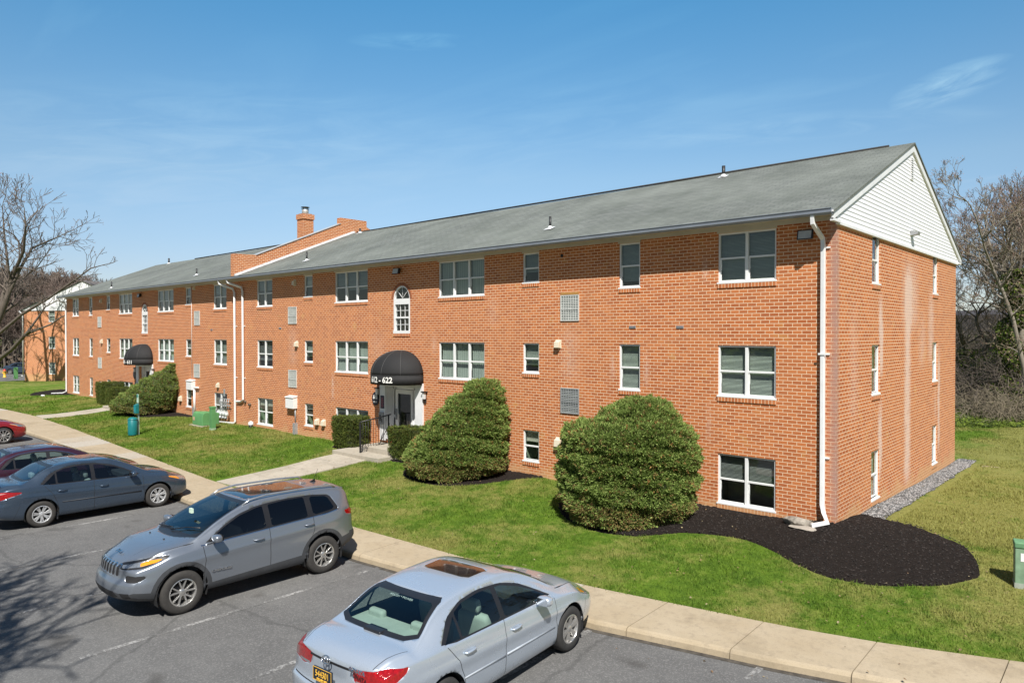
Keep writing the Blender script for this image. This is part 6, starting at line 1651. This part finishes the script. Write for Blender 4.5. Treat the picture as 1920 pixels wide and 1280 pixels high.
# the big tree whose limbs reach in from the left edge
root = thing('bare_tree', 'large bare tree at the left edge with long limbs reaching over the lawn', 'tree', (0,0,0))
def P3(px, py, w):
    d = fw + r2*((px-960)/1327.65) - u2*((py-640)/1327.65); P = Vector((5.042,-15.936,4.68)) + d*w; return np.array(P)
rr = random.Random(5); out = []; tips = []
def limb(pts, r0, r1, ws, sub=4, dens=.9, sl=2.2, first=.15, up=.25):
    q = [P3(a, b, w) for (a, b), w in zip(pts, ws)]; n = len(q)
    for i in range(n-1):
        m_ = 4
        for k in range(m_):
            f0, f1 = (i+k/m_)/(n-1), (i+(k+1)/m_)/(n-1); a = q[i]+(q[i+1]-q[i])*k/m_; b = q[i]+(q[i+1]-q[i])*(k+1)/m_
            out.append((a, b, lerp(r0, r1, f0), lerp(r0, r1, f1), 9))
            if f1 > first and rr.random() < dens:
                d = (b-a)/np.linalg.norm(b-a); s_ = np.cross(d, [rr.gauss(0,1) for _ in range(3)]); s_ /= np.linalg.norm(s_)
                branch(rr, b, d*.45+s_*.6+np.array([0,0,up]), lerp(r0, r1, f1)*.42+.01, sl*rr.uniform(.6,1.2), sub-1, out, tips, .55, .14, .16, .018, .3)
    branch(rr, q[-1], q[-1]-q[-2], r1, sl*.8, sub-1, out, tips, .5, .15, .14, .018, .3)
W0 = 64
limb([(-45,735),(-30,660),(-8,610),(12,560)], .42, .28, [W0]*4, 3, .0, 2, 2)
limb([(12,560),(25,515),(44,470),(48,425),(46,398)], .22, .04, [W0,W0,W0-1,W0-2,W0-2], 3, .95, 2.0)
limb([(12,560),(40,500),(60,465),(100,448),(135,432)], .15, .03, [W0,W0,W0+1,W0+2,W0+3], 3, .9, 1.7)
limb([(-8,610),(8,545),(14,490),(8,440),(5,392)], .20, .04, [W0,W0+1,W0+2,W0+3,W0+3], 3, .95, 2.0)
limb([(-20,640),(40,590),(90,560),(140,525),(170,503),(196,496)], .15, .03, [W0,W0-1,W0-2,W0-3,W0-3,W0-3], 2, .7, 1.1, .3)
limb([(-30,720),(0,672),(22,655),(47,628)], .20, .15, [W0,W0-1,W0-2,W0-3], 3, 0, 1, 2)
limb([(47,628),(68,600),(85,575),(106,564),(122,566)], .10, .02, [W0-3]*5, 2, .55, 1.0, .3)
limb([(47,628),(70,618),(95,608),(112,596),(122,591)], .10, .04, [W0-3]*5, 2, .25, .7, .6)
limb([(47,630),(60,628),(75,624)], .07, .02, [W0-3]*3, 2, .1, .4, .9)
limb([(-8,610),(-40,560),(-60,500),(-70,430)], .22, .05, [W0,W0,W0,W0], 3, .8, 2.0)
limb([(-5,600),(20,575),(45,520),(70,500),(92,470)], .12, .03, [W0,W0+1,W0+3,W0+4,W0+4], 3, .9, 1.6)
tree_parts(root, out, tips, TWIG, BARK, BUD, split=3, budsize=.09, nb=.25)

# trees and thicket on the right, beyond the back lawn
bare_tree('tall bare tree with red buds leaning in from the right edge beyond the gable', at(1925, 40, .1), 15.5, 61, 5, .24, TWIGR, BARK2, BUD, None, .30, 1.2, (-.04,.02), .58, rmin=.012)
bare_tree('bare red-budded tree just right of the gable, behind the taller one', at(1872, 46, .1), 13.0, 62, 5, .18, TWIGR, BARK, BUD, None, .22, 0, (-.06,0), .6, rmin=.012)
for i, (px_, w_, h_, sd) in enumerate([(1805,100,9,35),(1850,112,10,32),(1905,98,10,33),(1815,72,5.5,32),(1890,66,6.5,35)]):
    tw, bd = ((TWIGR, BUD) if sd in (31, 34) else (TWIG, BUDB if sd == 33 else None))
    bare_tree('bare tree in the background beyond the gable end', at(px_, w_, -.3), base_h, sd, 5, .22, tw, BARK, bd, GR, rz=i*2.1+.6, scale=h_/base_h, spread=.55, rmin=.028)
# leaning pale trunk
root = thing('bare_tree', 'slender pale tree leaning left across the ivy-covered trunk right of the gable', 'tree', at(1935, 36, .1))
o0 = np.array(at(1935, 36, .1)); out = []; tips = []; rr = random.Random(77)
pts = [P3(1935,800,36), P3(1920,690,36), P3(1900,600,36), P3(1880,545,36), P3(1862,505,36), P3(1848,470,35.5), P3(1835,425,35)]
for i in range(len(pts)-1):
    a, b = pts[i]-o0, pts[i+1]-o0; out.append((a, b, lerp(.12,.04,i/6), lerp(.12,.04,(i+1)/6), 9))
    for _ in range(3 if i else 0):
        d = (b-a)/np.linalg.norm(b-a); s_ = np.cross(d, [rr.gauss(0,1) for _ in range(3)]); s_ /= np.linalg.norm(s_); branch(rr, a+(b-a)*rr.random(), d*.4+s_*.7+np.array([0,0,.1]), .035, rr.uniform(.7,1.6), 3, out, tips, .6, .08, .18, .009, .2)
branch(rr, pts[-1]-o0, pts[-1]-pts[-2], .04, 1.4, 4, out, tips, .5, .1, .15, .009, .2)
tree_parts(root, out, tips, TWIGP, BARK2, BUD, split=3, budsize=.05, nb=.5)
# ivy-clad trunk
IVY = [leaf_material('ivy_leaf', (.10,.15,.02), (.20,.26,.035), None, 5, .35), leaf_material('ivy_dark', (.035,.055,.012), (.07,.10,.02), None, 5, .3), flat('dead_vine', (.19,.14,.09), .9)]
def leaves(name, P, Nn, size, mats, parent, prob, jit=.9):
    n = len(P); D = Nn + rngp.normal(0, jit, (n,3)); D /= np.linalg.norm(D, axis=1)[:,None]
    U = np.cross(D, rngp.normal(0,1,(n,3))); U /= np.linalg.norm(U, axis=1)[:,None]; Vv = np.cross(D, U); s = (size*rngp.uniform(.6,1.3,n))[:,None]
    V = np.empty((n*4,3)); V[0::4] = P-U*s*.5; V[1::4] = P-Vv*s*.45+D*s*.1; V[2::4] = P+U*s*.55; V[3::4] = P+Vv*s*.45+D*s*.1
    pr = np.array(prob)/sum(prob); return npmesh(name, V, np.arange(n*4).reshape(-1,4), mats, parent, rngp.choice(len(mats), n, p=pr))
def ivy_trunk(label, px_, w_, h, r, n, seed):
    b = at(px_, w_, .05); root = thing('ivy_tree', label, 'tree', b); out = []; tips = []; rr = random.Random(seed)
    p = np.zeros(3); d = np.array([.0,0,1.])
    for i in range(8):
        q = p+d*h/8; out.append((p, q, .22*(1-.09*i), .22*(1-.09*(i+1)), 9)); p = q; d = d+np.array([rr.gauss(0,.06), rr.gauss(0,.06), 0]); d /= np.linalg.norm(d)
        if i > 3:
            for _ in range(2): a = rr.uniform(0, 6.3); branch(rr, p, (math.cos(a), math.sin(a), .6), .06, rr.uniform(1.2,2.2), 3, out, tips, .6, .12, .17, .010, .25)
    branch(rr, p, d, .06, 1.8, 4, out, tips, .6, .12, .17, .010, .25)
    tree_parts(root, out, tips, TWIG, BARK, None, split=3)
    z = rngp.uniform(.2, h*.93, n); a = rngp.uniform(0, 2*PI, n); lump = 1+.45*np.sin(z*2.1+np.cos(a)*1.5)+.35*np.sin(z*5.3+a*2); R_ = r*np.clip(lump, .35, 2)*np.sqrt(rngp.uniform(.35, 1, n))
    ax = np.interp(z, np.linspace(0, h, 9), [0]+[s[1][0] for s in out[:1]]+[o_[1][0] for o_ in [s for s in out if s[4] == 9][1:8]]); ay = np.interp(z, np.linspace(0, h, 9), [0]+[o_[1][1] for o_ in [s for s in out if s[4] == 9][:8]])
    P = np.c_[ax+R_*np.cos(a), ay+R_*np.sin(a), z]; leaves('ivy', P, np.c_[np.cos(a), np.sin(a), .3*np.ones(n)], .12, IVY, root, (.28,.52,.20))
ivy_trunk('tree trunk wrapped thickly in ivy right of the gable', 1893, 38, 8.6, .55, 9000, 4)
ivy_trunk('smaller ivy-wrapped trunk close beside the gable corner', 1812, 47, 3.8, .75, 3200, 6)
# evergreen understorey shrubs with bright leaves
for i, (px_, w_, h, r, n, l_) in enumerate([(1872,42,3.6,1.3,1500,'loose bright-leaved bush in the thicket right of the gable')]):
    b = at(px_, w_, .1); root = thing('leafy_bush', l_, 'bush', b)
    u = rngp.normal(0, 1, (n,3)); u /= np.linalg.norm(u, axis=1)[:,None]; P = u*(rngp.random(n)[:,None]**.4)*(r, r, h*.42)+(0,0,h*.62); keep = fbm(P, 2.4, 4+i) > -.1; leaves('foliage', P[keep], u[keep], .10, IVY, root, (.5,.4,.1))
    g = MB(); rr = random.Random(i)
    for _ in range(9): a = rr.uniform(0, 6.3); g.tube([(0,0,-.1),(math.cos(a)*.3,math.sin(a)*.3,h*.4),(math.cos(a)*r*.7,math.sin(a)*r*.7,h*.9)], [.03,.02,.01], 4)
    g.build('stem', BARK, root, fix=False)
# arching bramble thicket
def thicket(label, px_, w_, h, r, n, seed):
    b = at(px_, w_, .05); root = thing('bramble_bush', label, 'bush', b, 0, None); rr = random.Random(seed); out = []; tips = []
    for _ in range(n):
        a = rr.uniform(0, 6.3); q = rr.random()**.5*r; p = (q*math.cos(a), q*math.sin(a), -.1); a2 = rr.uniform(0, 6.3); branch(rr, p, (math.cos(a2)*.5, math.sin(a2)*.5, 1), .02, h*rr.uniform(.35,.6), 2, out, tips, .7, -.10, .26, .008, .22, .8)
    seg_mesh('stems', out, TWIGP if seed % 2 else TWIG, root, 3)
for i, (px_, w_, h, r, n) in enumerate([(1812,41,4.4,1.9,45),(1850,37,2.2,1.6,40),(1885,39,4.6,1.8,50),(1920,35.5,2.4,1.8,45),(1835,52,6.2,2.4,80),(1900,50,6.6,2.6,80)]):
    thicket(['tangled bramble thicket against the gable corner','low tangled brambles right of the gable','dense brambles below the ivy-clad trunk','brambles at the right edge of the photo','taller brush behind the brambles by the gable','taller brush behind the brambles at the right edge'][i], px_, w_, h, r, n, 90+i)
for i, (px_, w_, h, r, n, l_) in enumerate([(1826,43,3.4,1.5,1300,'sprawling green vine over the brambles close to the gable corner'),(1905,37,3.0,1.2,1100,'sprawling green vine over the brambles at the right edge')]):
    b = at(px_, w_, .1); root = thing('vine', l_, 'vine', b)
    u = rngp.normal(0, 1, (n,3)); u /= np.linalg.norm(u, axis=1)[:,None]; P = u*(rngp.random(n)[:,None]**.5)*(r*1.3, r, h*.5)+(0,0,h*.5); keep = fbm(P, 1.9, 14+i) > .12; leaves('foliage', P[keep], u[keep], .11, IVY, root, (.45,.4,.15))
    g = MB(); g.tube([(0,0,-.1),(.2,.1,h*.4),(-.3,.2,h*.9)], [.04,.03,.01], 5); g.build('stem', BARK, root)
# dark undergrowth far behind, so that no open field shows through the stems
def undergrowth(name, boxes, n, size, mats, prob):
    P = []
    for (pa, pb, wa, wb_, za, zb_), m_ in zip(boxes, n):
        for _ in range(m_):
            w_ = rr.uniform(wa, wb_); x, y, z = at(rr.uniform(pa, pb), w_); P.append((x, y, za+(zb_-za)*rr.random()**1.8))
    P = np.array(P); o = leaves(name, P, np.tile([0,0,.6], (len(P),1)), size, mats, None, prob, 1.2); return o
rr = random.Random(8)
DRY = [flat('leaf_litter', (.16,.12,.085), .95, 0, .3), flat('brown_twigs', (.10,.08,.06), .95, 0, .3), leaf_material('far_green', (.05,.07,.02), (.09,.11,.03))]
struct(undergrowth('woodland_undergrowth', [(-120,330,104,150,-1,6.5),(-120,330,98,110,-1,2.5)], [9000,5000], .55, DRY, (.35,.5,.15)), 'stuff')
struct(undergrowth('woodland_undergrowth', [(1770,1990,50,80,-.2,4.5),(1770,1990,90,115,-.2,7)], [2600,1500], .28, DRY, (.3,.45,.25)), 'stuff')
# twig haze of the wood: thousands of upright thin stems
def stems(n, pa, pb, wa, wb_, h, r):
    out = []
    for _ in range(n):
        x, y, z = at(rr.uniform(pa, pb), rr.uniform(wa, wb_), -.8); hh = h*rr.uniform(.3, 1); p = np.array((x, y, z)); d = np.array((rr.gauss(0,.12), rr.gauss(0,.12), 1.))
        for k in range(3): q = p+d*hh/3; out.append((p, q, r*(1-.3*k), r*(.7-.3*k)+.006, 0)); p = q; d = d+np.array((rr.gauss(0,.1), rr.gauss(0,.1), 0))
    return out
struct(seg_mesh('woodland_stems', stems(1500, -120, 330, 92, 150, 12, .05), TWIG, None, 3), 'stuff')
struct(seg_mesh('woodland_stems', stems(600, 1770, 1990, 44, 100, 5, .026), TWIGP, None, 3), 'stuff')
# ivy ground cover at the wood's edge
P = []
for _ in range(9000):
    w_ = rr.uniform(33.0, 41); x, y, z = at(rr.uniform(1770, 1990), w_); P.append((x, y, .22+.16*rr.random()))
P = np.array(P); kp = fbm(P*(1,1,0), .8, 12) > -.5-(.25*(P[:,1] > 24)); struct(leaves('ivy_ground_cover', P[kp], np.tile([0,-.2,.9], (kp.sum(),1)), .11, IVY[:2], None, (.6,.4), .5), 'stuff')
# tree behind the camera whose branches shade the lot, and one right of frame shading the back lawn
bare_tree('tall bare tree on the far side of the lot, behind the photographer', (-2.6,-21.4,0), 13.5, 71, 5, .26, TWIG, BARK, None, None, .3, 0, (-.02,.10), .62, rmin=.024)
bare_tree('bare tree on the back lawn just outside the right edge', (8.6, 12.2, .1), 11, 72, 5, .26, TWIG, BARK, None, None, .3, 0, (0,0), .6, rmin=.016)

# ---------------------------------------------------------------- small things on the lawn
UG = flat('utility_green', (.10,.27,.10), .6, 0, .12, 3); TEAL = flat('teal_plastic', (.008,.16,.17), .4, 0, .1, 4)
d = thing('pet_waste_station', 'teal pet waste station with round bin and bag box on a post, on the lawn', 'waste station', (-28.25,-4.0,land_z(-28.25,-4)))
g = MB(); g.box(-.04,.04,.14,.18,-.1,1.80); g.build('post', flat('galv_post', (.35,.45,.42), .5, .3), d)
g = MB(); g.lathe([(0,.04),(.19,.04),(.195,.06),(.195,.70),(.185,.71)], 24, 'z', (0,-.08,0)); g.build('bin', TEAL, d)
g = MB(); g.lathe([(.205,0),(.205,.02),(.19,.05),(.12,.10),(0,.12)], 24, 'z', (0,-.08,.71)); g.build('bin_lid', TEAL, d)
g = MB(); g.box(-.12,.12,.0,.14,.98,1.34); g.prism([(0.0,1.34),(.14,1.34),(.14,1.40)], 'x', -.12, .12); g.build('bag_dispenser', TEAL, d, bevel=.01)
g = MB(); g.box(-.09,.09,.125,.14,1.44,1.82); sg = g.build('sign', flat('sign_green_white', (.45,.62,.50), .5), d)
g = MB(); g.box(-.07,.07,.118,.125,1.68,1.80); g.build('sign_picture', flat('sign_teal', (.05,.28,.22), .5), sg)
t = thing('transformer_box', 'low green utility transformer box on a concrete pad on the lawn', 'transformer', (-27.78,-1.05,.36), R(0))
g = MB(); g.box(-.62,.62,-.50,.50,-.1,.07); g.build('pad', WALKC, t, bevel=.01)
g = MB(); g.prism([(-.40,.07),(.40,.07),(.40,.62),(-.24,.68),(-.34,.63),(-.40,.48)], 'x', -.52, .52); tb = g.build('cabinet', UG, t, bevel=.02)
g = MB(); g.box(.522,.53,-.34,.34,.10,.46); g.box(.522,.528,-.01,.0,.1,.60); g.box(.53,.545,-.02,.05,.32,.38); g.build('door_panel', UG, tb)
g = MB(); g.box(-.45,-.25,-.412,-.404,.28,.44); g.build('warning_label', flat('faded_label', (.55,.40,.25), .6), tb)
p = thing('utility_pedestal', 'narrow upright green utility pedestal beside the transformer box', 'pedestal', (-26.0,-1.55,.33))
g = MB(); g.box(-.13,.13,-.10,.10,-.05,.14); g.build('base', flat('pale_green', (.30,.42,.28), .6), p, bevel=.01)
g = MB(); g.box(-.125,.125,-.095,.095,.14,1.08); g.box(-.14,.14,-.11,.11,1.02,1.10); g.build('cover', UG, p, bevel=.012)
p = thing('utility_pedestal', 'green utility post beyond the far end of the long building', 'pedestal', at(29,71,.25))
g = MB(); g.box(-.16,.16,-.16,.16,-.1,1.05); g.build('cover', UG, p, bevel=.02)
p = thing('utility_cabinet', 'weathered pale green utility cabinet with a white label at the right edge', 'cabinet', (3.47,-.98,land_z(3.4,-1)-.02), R(12))
PG = flat('weathered_green', (.20,.31,.20), .7, 0, .25, 5)
g = MB(); g.box(-.20,.20,-.14,.14,-.03,.74); g.build('body', PG, p, bevel=.015)
g = MB(); g.box(-.21,.21,-.155,.155,.70,.80); g.build('lid', flat('mossy_green', (.12,.26,.13), .7, 0, .3, 8), p, bevel=.02)
g = MB(); g.box(-.12,.14,-.146,-.141,.48,.62); g.build('label', WHITEP, p)
g = MB(); g.box(-.205,.205,-.145,.145,-.03,.10); g.build('plinth', flat('grey_green', (.33,.36,.31), .8), p)
h = thing('fire_hydrant', 'yellow fire hydrant with a red cap by the far road', 'hydrant', at(8, 74, .1))
YH = flat('hydrant_yellow', (.75,.45,.05), .5); g = MB(); g.lathe([(0,0),(.17,0),(.17,.06),(.12,.08),(.12,.62),(.15,.64),(.15,.68),(0,.68)], 16); g.lathe([(0,-.22),(.06,-.22),(.06,.22),(0,.22)], 12, 'y', (0,0,.48)); g.build('barrel', YH, h)
g = MB(); g.lathe([(.14,.68),(.12,.80),(.05,.88),(0,.90)], 16); g.build('cap', flat('hydrant_red', (.55,.05,.03), .5), h)
p = thing('vent_stub', 'short black pipe with a white domed cap by the brick wall', 'pipe', (-25.1,-.22,.42))
g = MB(); g.lathe([(0,-.1),(.09,-.1),(.09,.16),(0,.16)], 14); g.build('pipe', BLACKM, p)
g = MB(); g.lathe([(.11,.14),(.12,.17),(.10,.26),(.05,.30),(0,.31)], 16); g.build('cap', WHITEP, p)
# rock and splash slab under the corner downspout
def rock(name, label, loc, r, m_, seed, cat='rock'):
    bm = bmesh.new(); bmesh.ops.create_icosphere(bm, subdivisions=3, radius=1); rr_ = random.Random(seed); o_ = [Vector((rr_.gauss(0,1), rr_.gauss(0,1), rr_.gauss(0,1))).normalized() for _ in range(9)]
    for v in bm.verts:
        for k in o_:
            e = v.co.dot(k)-.72
            if e > 0: v.co -= k*e*.85
        v.co.x *= r[0]; v.co.y *= r[1]; v.co.z *= r[2]
    me = bpy.data.meshes.new(name); bm.to_mesh(me); bm.free(); me.materials.append(m_); o = bpy.data.objects.new(name, me); COL.objects.link(o); o.location = loc; tag(o, label, cat); return o
ROCK = bark('stone', (.12,.105,.09), (.42,.38,.32))
rock('rock', 'flat mossy rock in the mulch beside the corner downspout', (-.62,-.50,.60), (.34,.20,.11), ROCK, 4)
rock('splash_stone', 'thin pale stone slab under the downspout mouth', (-.42,-.72,.555), (.34,.20,.025), flat('pale_stone', (.36,.32,.27), .9, 0, .15, 8, .4), 9, 'stone')
rock('rock', 'small white stone on the edge of the far mulch bed', (-51.3,-1.6,.42), (.18,.14,.10), WHITEP, 3)
# white van glimpsed between the branches on the right
v = thing('van', 'white van barely visible through the brambles right of the gable', 'van', at(1822, 92, -1.6), R(20))
g = MB(); g.prism([(-2.4,.5),(2.3,.5),(2.4,1.1),(1.9,1.35),(1.2,2.2),(-2.4,2.25)], 'y', -.95, .95); vb = g.build('body', WHITEP, v, bevel=.06)
g = MB()
for s in (-1, 1): g.prism([(1.15,1.3),(1.75,1.35),(1.15,2.0),(.3,2.0),(.3,1.3)], 'y', s*.955-.004, s*.955+.004)
g.build('window', TRIM, vb)
for s in (-1, 1):
    for x in (-1.5, 1.6): wheel(v, x, s*.86, .36, .2, 6, 'wide', .2)

# unseen trees and brush added behind the camera for panes and paintwork to mirror
for i in range(26):
    x_ = -165+9.5*i+3*math.sin(i*2.3); bare_tree('bare tree in the row across the lot behind the photographer', (x_, -62-5*math.cos(i*1.9), -.1), base_h, (31,32,33,34,35)[i % 5], 5, .22, TWIG, BARK, None, 'bare trees across the lot', rz=i*1.3, scale=.55+.08*math.sin(i), spread=.55, rmin=.028)
P = np.array([(rr.uniform(-330, 90), -66-rr.random()*14, 4.2*rr.random()**1.2) for _ in range(20000)]); struct(leaves('woodland_undergrowth', P, np.tile([0,.3,.6], (len(P),1)), .7, DRY, None, (.3,.6,.1), 1.2), 'stuff')  # unseen brush added to darken what the panes reflect
# dead leaves scattered on the lawn, mulch and gutter
def litter(n):
    Q = []
    while len(Q) < n:
        x, y = rr.uniform(-30, 4.5), rr.uniform(-7.2, 9)
        if y > 0 and x < .1: continue
        if y > kerb_y(x)+.02 and y < back_y(x): z = .165 if rr.random() < .12 else None
        elif y <= kerb_y(x): z = .012
        else: z = land_z(x, y)+.055
        if z is not None: Q.append((x, y, z))
    return np.array(Q)
Q = litter(1000); struct(leaves('fallen_leaves', Q, np.tile([0,0,1.6], (len(Q),1)), .038, [flat('dead_leaf_a', (.24,.16,.08), .9, 0, .3), flat('dead_leaf_b', (.18,.11,.06), .9, 0, .3), flat('dead_leaf_c', (.30,.24,.14), .9, 0, .3)], None, (.4,.35,.25), .45), 'stuff')
